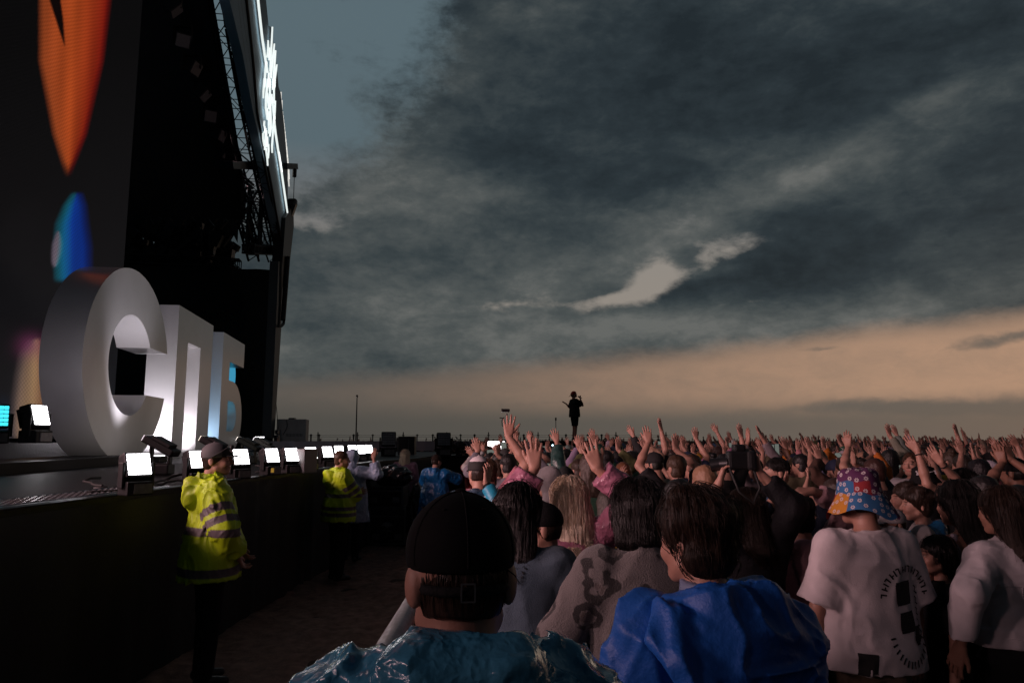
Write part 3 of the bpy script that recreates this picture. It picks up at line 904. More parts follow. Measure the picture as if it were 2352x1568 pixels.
uplight((b0 + b1) / 2 + .3, 1.6, LP(b0 + .9, 2.6) + V * .5, 60, (.1, .55, .8), 'blue uplight behind the letter Б', 140)

cd = MB(); q0 = FP(531, 862, X0L - 1.3)
M_rot = Matrix.Rotation(R(80), 3, 'Z')
cd.lathe([(.001, -.03), (.62, -.03), (.62, .03), (.001, .03)], q0, 40, M=Matrix.Rotation(math.atan(SL), 3, 'Z') @ Matrix.Rotation(R(90), 3, 'Y'))
cd.tube([q0 + Vector((0, 0, -.6)), Vector((q0.x, q0.y, DECK + .37))], .05, 8)
tag(cd.build('glow_disc', M_emit('cyan_disc', (.0, .32, .55), .75), smooth=True, angle=40), 'cyan glowing round panel seen through the upper gap of the letter Б', 'light panel')

# ---- strip lamps, cases and boxes on the deck
sl = MB()
for i, x in enumerate((583, 588, 593, 597, 601)):
    p = W(x, 1010, 27); 
    sl.tube([p + Vector((-.03, 0, -.12)), p + Vector((.06, .05, .12))], .022, 6)
tag(sl.build('strip_lamp', M_emit('strip_led', (1, .98, 1), 2.5)), 'row of five slanting white strip lamps beyond the letter Б', 'lamp')
gb = MB(); p = W(693, 1092, 9.7); gb.box((p.x, p.y, 1.5 + .155), (.26, .3, .3), Matrix.Rotation(-.3, 3, 'Z'), bev=.008)
g_ = gb.build('equipment_box', mat('grey_box', (.11, .10, .10), .5, var=.2))
tag(g_, 'plain grey equipment box standing between two lit floodlights', 'box')
hb = MB(); hb.box((p.x, p.y - .155, 1.53), (.02, .008, .03)); hb.build('latch', M_steel, parent=g_)
cl = MB()
rs = random.Random(11)
for i in range(26):
    y = rs.uniform(5.2, 14.5); x = deck_edge(y) - rs.uniform(.05, .5)
    pts = [Vector((x, y, DECK + .02))]
    for j in range(9):
        pts.append(pts[-1] + Vector((rs.uniform(-.12, .1), rs.uniform(-.02, .16), rs.uniform(-.015, .03))))
        pts[-1].z = max(DECK + .014, min(pts[-1].z, DECK + .09)); pts[-1].x = min(pts[-1].x, deck_edge(pts[-1].y) - .04)
    cl.tube(pts, .011, 5)
tag(cl.build('cable_heap', M_rubber, smooth=True), 'loose black cables running along the deck between the floodlights', 'cables', kind='stuff')

# ---- runway out into the crowd
rw = MB()
rp = [Vector((-2.0, 20.004, 0)), Vector((6.6, 21.2, 0)), Vector((6.6, 29, 0)), Vector((-18, 29, 0)), Vector((-18, 20.004, 0))]
rw.prism([q + Vector((0, 0, -.02)) for q in rp], (0, 0, DECK + .0))
rw_o = rw.build('runway', mat('runway_black', (.014, .013, .014), .6, var=.3, bump=.2, bs=10))
tag(rw_o, 'long black runway crossing from the stage into the crowd', 'runway')
rt = MB(); rt.tube([(-2, 19.98, DECK - .01), (6.6, 21.17, DECK - .01)], .025, 5); rt.build('edge_trim', M_blackmetal, parent=rw_o)
rs_ = MB(); pz = W(1320, 1010, 26.6)
rs_.box((pz.x, 26.8, DECK + .2), (2.4, 1.6, .396), bev=.02)
tag(rs_.build('performer_riser', M_blackpaint), 'black riser on the runway under the performer', 'riser')
# low lilac wall at the back of the runway
bw = MB()
n = 60
A, B = W(556, 1010, 29.2), W(1090, 1010, 29.2)
vs = []
for i in range(n + 1):
    p = A.lerp(B, i / n); w_ = .05 * math.sin(i * 1.3) + .03 * math.sin(i * 3.1)
    for z in (DECK + .002, 1.87 + .008 * math.sin(i * .7)): vs.append((p.x, p.y + w_, z))
bw.add(vs, [(2 * i, 2 * i + 2, 2 * i + 3, 2 * i + 1) for i in range(n)])
tag(bw.build('banner_wall', mat('banner_lilac', (.34, .30, .34), .8, var=.15, vs=1), smooth=True), 'low pale fabric banner wall behind the row of floodlights', 'banner')
# grey loudspeaker box and desk on the runway
sb = MB(); p = W(935, 1043, 21); sb.box((p.x, p.y, DECK + .26), (.46, .4, .52), bev=.01)
s_o = sb.build('speaker_box', mat('speaker_grey', (.05, .047, .045), .6, var=.15)); tag(s_o, 'dark grey speaker box between the two unlit floodlights', 'speaker')
sb = MB(); sb.box((p.x + .07, p.y - .204, DECK + .3), (.012, .008, .3)); sb.build('hinge', M_steel, parent=s_o)
ch = MB(); rs = random.Random(2)
for i in range(36):
    q0 = W(1048 + rs.uniform(-22, 26), 1040, 20.8 + rs.uniform(0, 1.2)); q0.z = DECK + rs.uniform(.04, .3)
    ch.box(q0, (rs.uniform(.05, .22), rs.uniform(.05, .2), rs.uniform(.05, .2)), Matrix.Rotation(rs.uniform(0, 3), 3, 'Z'))
    ch.tube([q0, q0 + Vector((rs.uniform(-.3, .3), 0, rs.uniform(.05, .25))), q0 + Vector((rs.uniform(-.4, .4), 0, -.02))], .014, 5)
tag(ch.build('equipment_heap', M_blackmetal), 'heap of small black gear and cables on the runway', 'equipment')

# ---- white container, motor hoist, pole, far fence, camera crane, lights
ct = MB(); p = W(672, 1010, 36)
ct.box((p.x, p.y, 1.45), (1.35, 1.4, 2.9), Matrix.Rotation(R(10), 3, 'Z'), bev=.02)
c_o = ct.build('white_container', mat('container_white', (.36, .34, .34), .6, var=.12, vs=3)); tag(c_o, 'pale box container with a faint printed emblem beyond the stage corner', 'container')
pm = MB(); M_ = Matrix.Rotation(R(10), 3, 'Z')
o_ = Vector((p.x, p.y, 0))
for i in range(12): pm.box(o_ + M_ @ Vector((-.22 + .065 * i, -.705, 2.15)), (.03, .006, .14), M_)
for i in range(9):
    a = i * .19; pm.box(o_ + M_ @ Vector((-.35 + .16 * math.sin(a * 1.6), -.705, 2.2 + .08 * i)), (.05, .006, .09), M_)
pm.build('print', mat('print_grey', (.10, .10, .11), .7), parent=c_o)
kn = MB(); kn.box((p.x - .05, p.y, 2.93), (.3, .3, .1), bev=.03); kn.build('roof_vent', M_blackmetal, parent=c_o)
mt = MB(); q0 = W(636, 1005, 33)
mt.box(q0 + Vector((0, 0, -.05)), (.22, .25, .35), bev=.06); mt.box(q0 + Vector((0, 0, .25)), (.16, .2, .2), bev=.04); mt.tube([q0 + Vector((0, 0, .3)), q0 + Vector((.05, 0, .4)), q0 + Vector((-.1, 0, 1.5))], .014, 4)
mt.box(Vector((q0.x, q0.y, .88)), (.2, .2, 1.76))
tag(mt.build('motor_unit', M_blackmetal), 'small black motor unit on a post left of the pale container', 'motor')
pl = MB(); q0 = W(817.5, 1010, 30); pl.tube([(q0.x, q0.y, 1.5), (q0.x, q0.y, 2.6), (q0.x, q0.y, 3.67)], .035, 6, r2=.02); pl.box((q0.x, q0.y, 3.68), (.07, .07, .09))
tag(pl.build('mast_pole', M_blackmetal), 'thin tall pole rising behind the guards against the sky', 'pole')
fn = empty('far_fence', (0, 46, 0))
M_post = mat('fence_post', (.05, .05, .05), .7)
fx = [690, 714, 730, 733, 812, 821, 856, 892, 926, 958, 994, 1026, 1058, 1090, 1122, 1180, 1203, 1236, 1262, 1300, 1316, 1350, 1382, 1415, 1450, 1488, 1530]
for i, x in enumerate(fx):
    q0 = W(x, 1010, 46); b = MB(); b.tube([(q0.x, 0, 0), (q0.x, 0, 2.28 + .12 * (i % 3 == 2))], .05 if i % 3 == 1 else .035, 6)
    b.box((q0.x, 0, 2.2), (.16, .05, .06))
    b.build('post', M_post, parent=fn)
wr = MB()
for z in (1.95, 2.1, 2.2): wr.tube([(XP(600, 46), 0, z), (XP(1540, 46), 0, z)], .008, 4)
wr.build('wire', M_post, parent=fn)
tag(fn, 'thin far fence of dark posts and wires along the horizon', 'fence')
def crane():
    p = W(1161, 1010, 12.5)
    b = MB()
    b.tube([(p.x + .02, p.y, 0), (p.x + .02, p.y, 2.36)], .016, 6)
    root = b.build('camera_pole', M_blackmetal)
    tag(root, 'black camera on a thin pole rising behind the big raised hand', 'camera')
    c = MB(); c.box((p.x, p.y, 2.41), (.13, .2, .05), bev=.01); c.box((p.x + .05, p.y, 2.415), (.045, .1, .035)); c.box((p.x - .055, p.y, 2.42), (.03, .06, .04))
    c.build('camera_head', M_blackmetal, parent=root)
    g = MB()
    g.tube([(p.x - .02, p.y, 2.3), (p.x - .06, p.y, 2.25), (p.x - .055, p.y, 2.16), (p.x - .01, p.y, 2.13)], .008, 5)
    g.tube([(p.x - .1, p.y, 2.29), (p.x - .03, p.y, 2.28)], .008, 5); g.build('gimbal', M_blackmetal, parent=root)
crane()
mic = MB(); q0 = W(1277, 1010, 25.5); mic.tube([(q0.x, q0.y, 1.502), (q0.x, q0.y, 2.6)], .012, 5); mic.tube([(q0.x, q0.y, 2.58), (q0.x, q0.y, 2.68)], .03, 6)
tag(mic.build('microphone_stand', M_blackmetal), 'thin microphone stand on the runway left of the performer', 'microphone stand')
def video_light():
    p = W(1140, 1022, 16.5)
    b = MB(); b.tube([(p.x, p.y, 0), (p.x, p.y, 1.7)], .02, 6)
    root = b.build('light_panel_stand', M_blackmetal)
    tag(root, 'bright white video light panel glowing beside the raised arm', 'light panel')
    h = MB(); h.box((p.x, p.y + .04, p.z), (.40, .06, .2), bev=.01); h.build('housing', M_house, parent=root)
    l = MB(); l.box((p.x, p.y, p.z), (.37, .02, .165)); l.build('panel', M_emit('video_panel', (1, .93, .95), 6), parent=root)
video_light()
def bulb():
    p = W(1279, 1021, 15)
    b = MB(); b.tube([(p.x, p.y, 0), (p.x, p.y, 1.75)], .02, 6); root = b.build('round_light_stand', M_blackmetal)
    tag(root, 'round blue white lamp shining between raised hands', 'lamp')
    l = MB(); l.lathe([(0.0001, -.045), (.03, -.035), (.045, 0), (.03, .035), (.0001, .045)], (p.x, p.y - .02, p.z), 14); l.build('bulb', M_emit('bulb_blue', (.72, .85, 1), 8), parent=root, smooth=True)
    l = MB(); l.box((p.x, p.y + .05, p.z), (.1, .08, .1), bev=.02); l.build('housing', M_house, parent=root)
    l = MB(); l.lathe([(0.0001, -.02), (.02, 0), (.0001, .02)], (p.x - .085, p.y - .02, p.z - .01), 10); l.build('small_bulb', M_emit('bulb_blue_small', (.5, .75, 1), 8), parent=root)
bulb()

# ---- flight cases and black sacks in the pit
def flight_case(px, py, Z, size, z0, label, logo=False, hide=None):
    p = W(px, py, Z)
    root = empty('flight_case', (p.x, p.y, z0), R(-4))
    w_, d_, h_ = size
    b = MB(); b.box((0, 0, h_ / 2), (w_ - .02, d_ - .02, h_ - .02)); b.build('panel', mat('case_black', (.012, .012, .013), .5, var=.2), parent=root)
    f = MB()
    for x in (-1, 1):
        for y in (-1, 1): f.box((x * (w_ / 2 - .012), y * (d_ / 2 - .012), h_ / 2), (.03, .03, h_))
        for z in (.012, h_ - .012): f.box((x * (w_ / 2 - .012), 0, z), (.028, d_ - .06, .028))
    for y in (-1, 1):
        for z in (.012, h_ - .012, h_ * .78): f.box((0, y * (d_ / 2 - .012), z), (w_ - .06, .026, .026))
    f.build('edge_frame', mat('case_alu', (.22, .22, .23), .35, metal=.8, var=.4, vs=14), parent=root)
    for x in (-.21, .21):
        k = MB(); k.box((x, -d_ / 2 - .004, .14), (.13, .012, .1), bev=.004); k.box((x, -d_ / 2 - .014, .14), (.05, .016, .06), bev=.004)
        k.build('latch', M_steel, parent=root)
    if logo:
        k = MB()
        for r_ in range(5):
            for i in range(-r_ - 1, r_ + 2):
                a = i * .19 if r_ else i * .1
                k.box((math.sin(a) * (.035 + r_ * .022), -d_ / 2 + .004, h_ * .42 + math.cos(a) * (.03 + r_ * .022)), (.014 + .002 * r_, .006, .012), Matrix.Rotation(-a, 3, 'Y'))
        for i in range(9): k.box((-.08 + .02 * i, -d_ / 2 + .004, h_ * .38), (.012, .006, .012))
        k.build('emblem', mat('emblem_grey', (.4, .4, .4), .6), parent=root)
    return tag(root, label, 'flight case', 'flight cases stacked in the pit')
flight_case(897, 1235, 14.4, (.70, .6, .66), 0, 'black flight case with a fan emblem standing on the sand', True)
flight_case(892, 1165, 14.45, (.68, .6, .4), .664, 'smaller black flight case stacked on the fan emblem case')
def sack(px, py, Z, rad, label, seed, base):
    p = W(px, py, Z); p.z = base
    bm = bmesh.new(); bmesh.ops.create_icosphere(bm, subdivisions=5, radius=1)
    rs = random.Random(seed)
    dirs = [Vector((rs.gauss(0, 1), rs.gauss(0, 1), rs.gauss(0, 1))).normalized() for _ in range(26)]
    for v in bm.verts:
        n_ = v.co.normalized(); d = 0
        for k_, dd in enumerate(dirs): d += .035 * abs(math.sin(6.5 * n_.dot(dd) + k_)) - .018
        z = n_.z
        v.co = Vector((n_.x * rad[0] * (1 + d), n_.y * rad[1] * (1 + d), (max(z, -.75) + .75) / 1.75 * rad[2] * (1 + d * .8)))
    me = bpy.data.meshes.new('sack'); bm.to_mesh(me); bm.free()
    me.polygons.foreach_set('use_smooth', [True] * len(me.polygons)); me.materials.append(mat('bag_plastic', (.012, .011, .011), .22, var=.3, bump=.8, bs=16))
    o = bpy.data.objects.new('rubbish_sack', me); COL.objects.link(o); o.location = p
    tag(o, label, 'sack')
sack(903, 1130, 14.2, (.31, .28, .34), 'shiny black plastic sack lying on top of the flight cases', 4, 1.07)
sack(957, 1200, 14.2, (.17, .3, 1.0), 'tall dark covered bundle standing right of the flight cases', 9, 0)

# ---- crowd barrier
br = empty('crowd_barrier', (-.5, 3.5, 0))
b = MB()
b.tube([(0.02, -2.7, 1.08), (.0, -.8, 1.08), (-.02, 1.2, 1.075), (-.04, 3.4, 1.08), (-.06, 6.5, 1.08)], .052, 16)
mr_ = mat('barrier_rail', (.30, .31, .31), .3, metal=.35, var=.35, vs=22, bump=.5, bs=140)
b.build('top_rail', mr_, parent=br, smooth=True)
b = MB()
for i in range(11):
    y = -2.6 + i * .9; b.tube([(0, y, 1.05), (0, y, .0)], .022, 8)
b.build('upright', M_steel, parent=br)
b = MB(); b.box((0, 1.9, .55), (.012, 9.1, .9)); b.build('mesh_panel', mat('barrier_panel', (.05, .05, .052), .5, metal=.5, var=.3), parent=br)
b = MB()
for i in range(6): b.box((-.25, -2.3 + i * 1.7, .02), (.5, .3, .02))
b.build('foot_plate', M_steel, parent=br)
tag(br, 'wet grey crowd barrier rail beside the man in the black cap', 'barrier')
# ================================================================== PEOPLE: distance-field modelling
def vnoise(p, seed=0):
    i = np.floor(p).astype(np.int64); f = p - i
    f = f * f * (3 - 2 * f)
    def h(a, b, c):
        n = (a * 73856093) ^ (b * 19349663) ^ (c * 83492791) ^ (seed * 2654435)
        n = (n ^ (n >> 13)) * 1274126177
        n &= 0x7fffffff
        n = (n ^ (n >> 16)) & 0xffff
        return n / 65535.0
    x, y, z = i[..., 0], i[..., 1], i[..., 2]
    u, v, w = f[..., 0], f[..., 1], f[..., 2]
    c = lambda dx, dy, dz: h(x + dx, y + dy, z + dz)
    x00 = c(0, 0, 0) * (1 - u) + c(1, 0, 0) * u; x10 = c(0, 1, 0) * (1 - u) + c(1, 1, 0) * u
    x01 = c(0, 0, 1) * (1 - u) + c(1, 0, 1) * u; x11 = c(0, 1, 1) * (1 - u) + c(1, 1, 1) * u
    return (x00 * (1 - v) + x10 * v) * (1 - w) + (x01 * (1 - v) + x11 * v) * w

A_ = lambda *v: np.array(v, float)
def nrm(v):
    v = np.asarray(v, float); return v / (np.linalg.norm(v) + 1e-12)
class Fr:                                        # a rigid frame: p = R q + t
    def __init__(s, Rm=None, t=(0, 0, 0)):
        s.R = np.eye(3) if Rm is None else np.asarray(Rm, float); s.t = np.asarray(t, float)
    def loc(s, p): return (p - s.t) @ s.R
    def out(s, q): return np.asarray(q, float) @ s.R.T + s.t
    def __mul__(s, o): return Fr(s.R @ o.R, s.R @ o.t + s.t)
def rot(ax, deg):
    return np.array(Matrix.Rotation(R(deg), 3, ax))
ID = Fr()

def cone(a, b, ra, rb=None, k=.02, fr=ID, op='u'): return ('cone', fr, A_(*a), A_(*b), ra, ra if rb is None else rb, k, op)
def fcone(a, b, ra, rb, k=.02, fr=ID, op='u'): return ('fcone', fr, A_(*a), A_(*b), ra, rb, k, op)   # open end cut flat
def ell(c, r, k=.02, fr=ID, op='u'): return ('ell', fr, A_(*c), A_(*r), k, op)
def loft(rows, k=.02, fr=ID, op='u', axis=None): return ('loft', fr, np.array(rows, float), k, op)   # rows: z, rx, ry, yc[, xc]
def plane(n, d, k=.004, fr=ID): return ('plane', fr, nrm(n), d, k, 'x')                   # keep the side n.p < d

def prim_box(p):
    kind, fr = p[0], p[1]
    if kind in ('cone', 'fcone'):
        r = max(p[4], p[5]); lo = np.minimum(p[2], p[3]) - r; hi = np.maximum(p[2], p[3]) + r
    elif kind == 'ell':
        lo, hi = p[2] - p[3], p[2] + p[3]
    elif kind == 'loft':
        rw = p[2]; xc = rw[:, 4] if rw.shape[1] > 4 else 0 * rw[:, 0]
        lo = A_((xc - rw[:, 1]).min(), (rw[:, 3] - rw[:, 2]).min(), rw[:, 0].min()); hi = A_((xc + rw[:, 1]).max(), (rw[:, 3] + rw[:, 2]).max(), rw[:, 0].max())
    else: return None
    cs = np.array([[(lo, hi)[i][0], (lo, hi)[j][1], (lo, hi)[k][2]] for i in (0, 1) for j in (0, 1) for k in (0, 1)])
    cs = fr.out(cs)
    return cs.min(0), cs.max(0)
def prim_eval(p, P):
    q = p[1].loc(P) if p[1] is not ID else P
    kind = p[0]
    if kind == 'cone':
        a, b, ra, rb = p[2:6]
        ba = b - a; L2 = ba @ ba + 1e-12
        pa = q - a
        h = np.clip((pa @ ba) / L2, 0, 1)
        d = np.linalg.norm(pa - h[..., None] * ba, axis=-1)
        return d - (ra + (rb - ra) * h)
    if kind == 'fcone':
        a, b, ra, rb = p[2:6]
        ba = b - a; L = math.sqrt(ba @ ba) + 1e-9
        pa = q - a
        h = (pa @ ba) / (L * L)
        d = np.linalg.norm(pa - np.clip(h, 0, 2)[..., None] * ba, axis=-1) - (ra + (rb - ra) * np.clip(h, 0, 1))
        return np.maximum(d, (h - 1) * L)
    if kind == 'ell':
        c, r = p[2:4]
        v = (q - c) / r
        k0 = np.linalg.norm(v, axis=-1)
        k1 = np.linalg.norm(v / r, axis=-1) + 1e-9
        return k0 * (k0 - 1) / k1
    if kind == 'loft':
        rw = p[2]; z = q[..., 2]
        rx = np.interp(z, rw[:, 0], rw[:, 1]); ry = np.interp(z, rw[:, 0], rw[:, 2]); yc = np.interp(z, rw[:, 0], rw[:, 3])
        xc = np.interp(z, rw[:, 0], rw[:, 4]) if rw.shape[1] > 4 else 0
        x, y = (q[..., 0] - xc) / rx, (q[..., 1] - yc) / ry
        k0 = np.sqrt(x * x + y * y)
        k1 = np.sqrt((x / rx) ** 2 + (y / ry) ** 2) + 1e-9
        d = np.where(k0 > .05, k0 * (k0 - 1) / k1, -np.minimum(rx, ry))
        dz = np.maximum(rw[0, 0] - z, z - rw[-1, 0])
        return np.maximum(d, dz)
    if kind == 'plane':
        return q @ p[2] - p[3]

class Grid:
    """samples the prims on a grid, applies fabric noise, meshes the zero level"""
    def __init__(s, prims, h, noise=None, pad=.03, clip=None):
        bx = [prim_box(p) for p in prims if p[0] != 'plane' and p[-1] == 'u']
        lo = np.min([b[0] for b in bx], 0) - pad; hi = np.max([b[1] for b in bx], 0) + pad
        if clip is not None:
            lo = np.maximum(lo, clip[0]); hi = np.minimum(hi, clip[1])
        n = np.ceil((hi - lo) / h).astype(int) + 1
        s.lo, s.h, s.n = lo, h, n
        ax = [lo[i] + h * np.arange(n[i]) for i in range(3)]
        s.ax = ax
        D = np.full(n, 0.12)
        for p in prims:
            kd = p[-2] if p[0] != 'plane' else p[4]
            op = p[-1]
            if p[0] == 'plane': sl = (slice(0, n[0]), slice(0, n[1]), slice(0, n[2]))
            else:
                b = prim_box(p); m = kd + 3 * h
                i0 = np.clip(np.floor((b[0] - m - lo) / h).astype(int), 0, n); i1 = np.clip(np.ceil((b[1] + m - lo) / h).astype(int) + 1, 0, n)
                if np.any(i1 <= i0): continue
                sl = tuple(slice(i0[i], i1[i]) for i in range(3))
            P = np.stack(np.meshgrid(*[ax[i][sl[i]] for i in range(3)], indexing='ij'), -1)
            d = prim_eval(p, P); D0 = D[sl]
            if op == 'u':
                hh = np.maximum(kd - np.abs(D0 - d), 0) / kd if kd > 0 else 0
                D[sl] = np.minimum(D0, d) - hh * hh * kd * .25
            elif op == 's':
                d = -d
                hh = np.maximum(kd - np.abs(D0 - d), 0) / kd
                D[sl] = np.maximum(D0, d) + hh * hh * kd * .25
            else:
                D[sl] = np.maximum(D0, d)
        if noise is not None:
            msk = np.abs(D) < .05
            ii = np.argwhere(msk)
            P = lo + ii * h
            D[msk] -= noise(P)
        s.D = D
    def mesh(s):
        D, h, lo = s.D, s.h, s.lo
        D = D.copy()
        D[0], D[-1] = np.abs(D[0]) + 1e-3, np.abs(D[-1]) + 1e-3
        D[:, 0], D[:, -1] = np.abs(D[:, 0]) + 1e-3, np.abs(D[:, -1]) + 1e-3
        D[:, :, 0], D[:, :, -1] = np.abs(D[:, :, 0]) + 1e-3, np.abs(D[:, :, -1]) + 1e-3
        S = D < 0
        cnt = np.zeros(np.array(D.shape) - 1, np.int8)
        for i in (0, 1):
            for j in (0, 1):
                for k in (0, 1):
                    cnt += S[i:D.shape[0] - 1 + i, j:D.shape[1] - 1 + j, k:D.shape[2] - 1 + k]
        act = np.argwhere((cnt > 0) & (cnt < 8))
        vid = np.full(cnt.shape, -1, np.int64); vid[tuple(act.T)] = np.arange(len(act))
        acc = np.zeros((len(act), 3)); num = np.zeros(len(act))
        cor = [(i, j, k) for i in (0, 1) for j in (0, 1) for k in (0, 1)]
        for a in cor:
            for ax_ in range(3):
                if a[ax_]: continue
                b = list(a); b[ax_] = 1
                da = D[act[:, 0] + a[0], act[:, 1] + a[1], act[:, 2] + a[2]]
                db = D[act[:, 0] + b[0], act[:, 1] + b[1], act[:, 2] + b[2]]
                m = (da < 0) != (db < 0)
                t = np.where(m, da / np.where(m, da - db, 1), 0)
                pt = np.tile(np.array(a, float), (len(act), 1)); pt[:, ax_] += t
                acc += pt * m[:, None]; num += m
        verts = lo + (act + acc / num[:, None]) * h
        quads = []
        for ax_ in range(3):
            o1, o2 = (ax_ + 1) % 3, (ax_ + 2) % 3
            sa = [slice(None)] * 3; sb = [slice(None)] * 3
            sa[ax_] = slice(0, -1); sb[ax_] = slice(1, None)
            E = S[tuple(sa)] != S[tuple(sb)]
            e = np.argwhere(E)
            e = e[(e[:, o1] > 0) & (e[:, o2] > 0) & (e[:, o1] < D.shape[o1] - 1) & (e[:, o2] < D.shape[o2] - 1)]
            if not len(e): continue
            ins = S[tuple(e.T)]
            def cell(d1, d2):
                c = e.copy(); c[:, o1] += d1; c[:, o2] += d2
                return vid[tuple(c.T)]
            q = np.stack([cell(-1, -1), cell(0, -1), cell(0, 0), cell(-1, 0)], -1)
            q[~ins] = q[~ins][:, ::-1]
            quads.append(q)
        return verts, np.concatenate(quads)
    def sample(s, P):                                   # trilinear value
        g = (P - s.lo) / s.h
        i = np.clip(np.floor(g).astype(int), 0, s.n - 2); f = np.clip(g - i, 0, 1)
        r = 0
        for a in (0, 1):
            for b in (0, 1):
                for c in (0, 1):
                    w = (f[:, 0] if a else 1 - f[:, 0]) * (f[:, 1] if b else 1 - f[:, 1]) * (f[:, 2] if c else 1 - f[:, 2])
                    r = r + w * s.D[i[:, 0] + a, i[:, 1] + b, i[:, 2] + c]
        return r
    def grad(s, P):
        e = s.h
        return np.stack([s.sample(P + d) - s.sample(P - d) for d in np.eye(3) * e], -1) / (2 * e)

def np_mesh(name, parts, mats, midx=None, attrs=None, smooth=True):
    """parts: list of (verts, quads); joined into one mesh datablock"""
    vs, fs, mi = [], [], []
    o = 0
    for i, (v, f) in enumerate(parts):
        vs.append(v); fs.append(f + o); o += len(v)
        mi += [midx[i] if midx else 0] * len(f)
    v = np.concatenate(vs); f = np.concatenate(fs)
    me = bpy.data.meshes.new(name)
    me.vertices.add(len(v)); me.vertices.foreach_set('co', v.ravel())
    me.loops.add(f.size); me.loops.foreach_set('vertex_index', f.ravel().astype(np.int32))
    me.polygons.add(len(f)); me.polygons.foreach_set('loop_start', np.arange(0, f.size, f.shape[1], dtype=np.int32))
    me.update(calc_edges=True)
    for m in (mats if isinstance(mats, (list, tuple)) else [mats]): me.materials.append(m)
    if midx: me.polygons.foreach_set('material_index', np.array(mi, np.int32))
    if smooth: me.polygons.foreach_set('use_smooth', np.ones(len(f), bool))
    if attrs:
        for nm, data in attrs.items():
            at = me.color_attributes.new(nm, 'FLOAT_COLOR', 'POINT')
            at.data.foreach_set('color', np.ascontiguousarray(data, dtype=np.float32).ravel())
    return me
def link(name, me, parent=None):
    o = bpy.data.objects.new(name, me); COL.objects.link(o)
    if parent is not None: o.parent = parent
    return o

# ------------------------------------------------------------------ fabric
def folds(amp=.006, sc=(13, 13, 6), seed=0, fine=.0015, warp=.6, ex=2):
    sc = np.array(sc, float)
    def f(P):
        w = np.stack([vnoise(P * 5 + 11.3, seed + 1), vnoise(P * 5 + 31.7, seed + 2), vnoise(P * 5 + 57.1, seed + 3)], -1) - .5
        q = (P + w * warp * .25) * sc
        n = vnoise(q, seed)
        n2 = vnoise(q * 2.1 + 7, seed + 5)
        r = (1 - np.abs(2 * n - 1)) ** ex - .4
        return amp * r + amp * .45 * ((1 - np.abs(2 * n2 - 1)) ** ex - .4) + fine * (vnoise(P * 70, seed + 8) - .5)
    return f
def fuzz(amp=.004, sc=(90, 90, 25), seed=0, big=.006):
    sc = np.array(sc, float)
    def f(P): return amp * (vnoise(P * sc, seed) - .5) * 2 + big * (vnoise(P * 14, seed + 3) - .5) * 2
    return f

# ------------------------------------------------------------------ anatomy (local frame: faces +Y, head top at 1.75)
HEADC = A_(0, .02, 1.635)
NECKP = A_(0, -.012, 1.52)
def head_frame(yaw=0, pitch=0, roll=0, fwd=0.0):
    Rm = rot('Z', yaw) @ rot('X', pitch) @ rot('Y', roll)
    return Fr(Rm, NECKP + Rm @ (HEADC - NECKP) + A_(0, fwd, -abs(fwd) * .2))
def head_prims(F, w=1.0, ears=True, eo=0.0):
    p = [ell((0, -.014, .022), (.076 * w, .094, .090), .02, F),
         ell((0, .030, -.035), (.061 * w, .064, .082), .03, F),
         ell((0, .066, -.097), (.026 * w, .024, .02), .025, F),
         cone((-.05 * w, .0, -.07), (-.02, .06, -.1), .021, .018, .025, F), cone((.05 * w, .0, -.07), (.02, .06, -.1), .021, .018, .025, F),
         cone((-.03, .083, .016), (.03, .083, .016), .013, .013, .015, F),
         ell((-.033, .1, -.004), (.014, .012, .010), .01, F, 's'), ell((.033, .1, -.004), (.014, .012, .010), .01, F, 's'),
         cone((0, .092, .004), (0, .113, -.034), .0085, .0115, .01, F), cone((-.011, .1, -.037), (.011, .1, -.037), .009, .009, .01, F),
         ell((-.031, .083, -.005), (.0125, .0125, .0115), .002, F), ell((.031, .083, -.005), (.0125, .0125, .0115), .002, F),
         cone((-.018, .091, -.066), (.018, .091, -.066), .0075, .0075, .006, F), cone((-.015, .089, -.077), (.015, .089, -.077), .0085, .0085, .006, F),
         cone((-.02, .096, -.0715), (.02, .096, -.0715), .0022, .0022, .004, F, 's'),
         ell((-.038, .06, -.04), (.025, .025, .02), .03, F), ell((.038, .06, -.04), (.025, .025, .02), .03, F)]
    if ears:
        for s in (-1, 1):
            p += [ell((s * (.081 * w + eo), -.006, -.012), (.011 + eo * .5, .021, .033 + eo * .3), .008, Fr(F.R @ rot('Z', -s * 22), F.out(A_(0, 0, 0)))),
                  ell((s * (.094 * w + eo * 1.4), .002, -.008), (.009, .011, .017), .006, F, 's')]
    return p
def neck_prims(F, r=.054):
    return [cone(F.out(A_(0, -.03, -.06)), (0, -.03, 1.43), r, r * 1.08, .03), cone((0, -.035, 1.47), (-.12, -.02, 1.415), .045, .04, .03), cone((0, -.035, 1.47), (.12, -.02, 1.415), .045, .04, .03)]
def torso_prims(fat=1.0, w=1.0):
    return [loft([(.84, .14 * w, .09, 0), (.93, .155 * w * fat, .105 * fat, -.005), (1.08, .13 * w * fat, .09 * fat, 0), (1.28, .15 * w, .10 * fat, 0), (1.38, .16 * w, .085, -.01), (1.44, .09, .055, -.02)], .03),
            cone((-.155 * w, -.01, 1.405), (.155 * w, -.01, 1.405), .05, .05, .04)]
def leg_prims(thick=1.0, stance=.1, add=0.0):
    p = []
    for s in (-1, 1):
        p += [cone((s * .088, 0, .88), (s * stance * .95, .012, .49), .082 * thick + add, .054 * thick + add, .03), cone((s * stance * .95, .012, .49), (s * stance, -.015, .08), .054 * thick + add, .038 * thick + add, .02)]
    return p
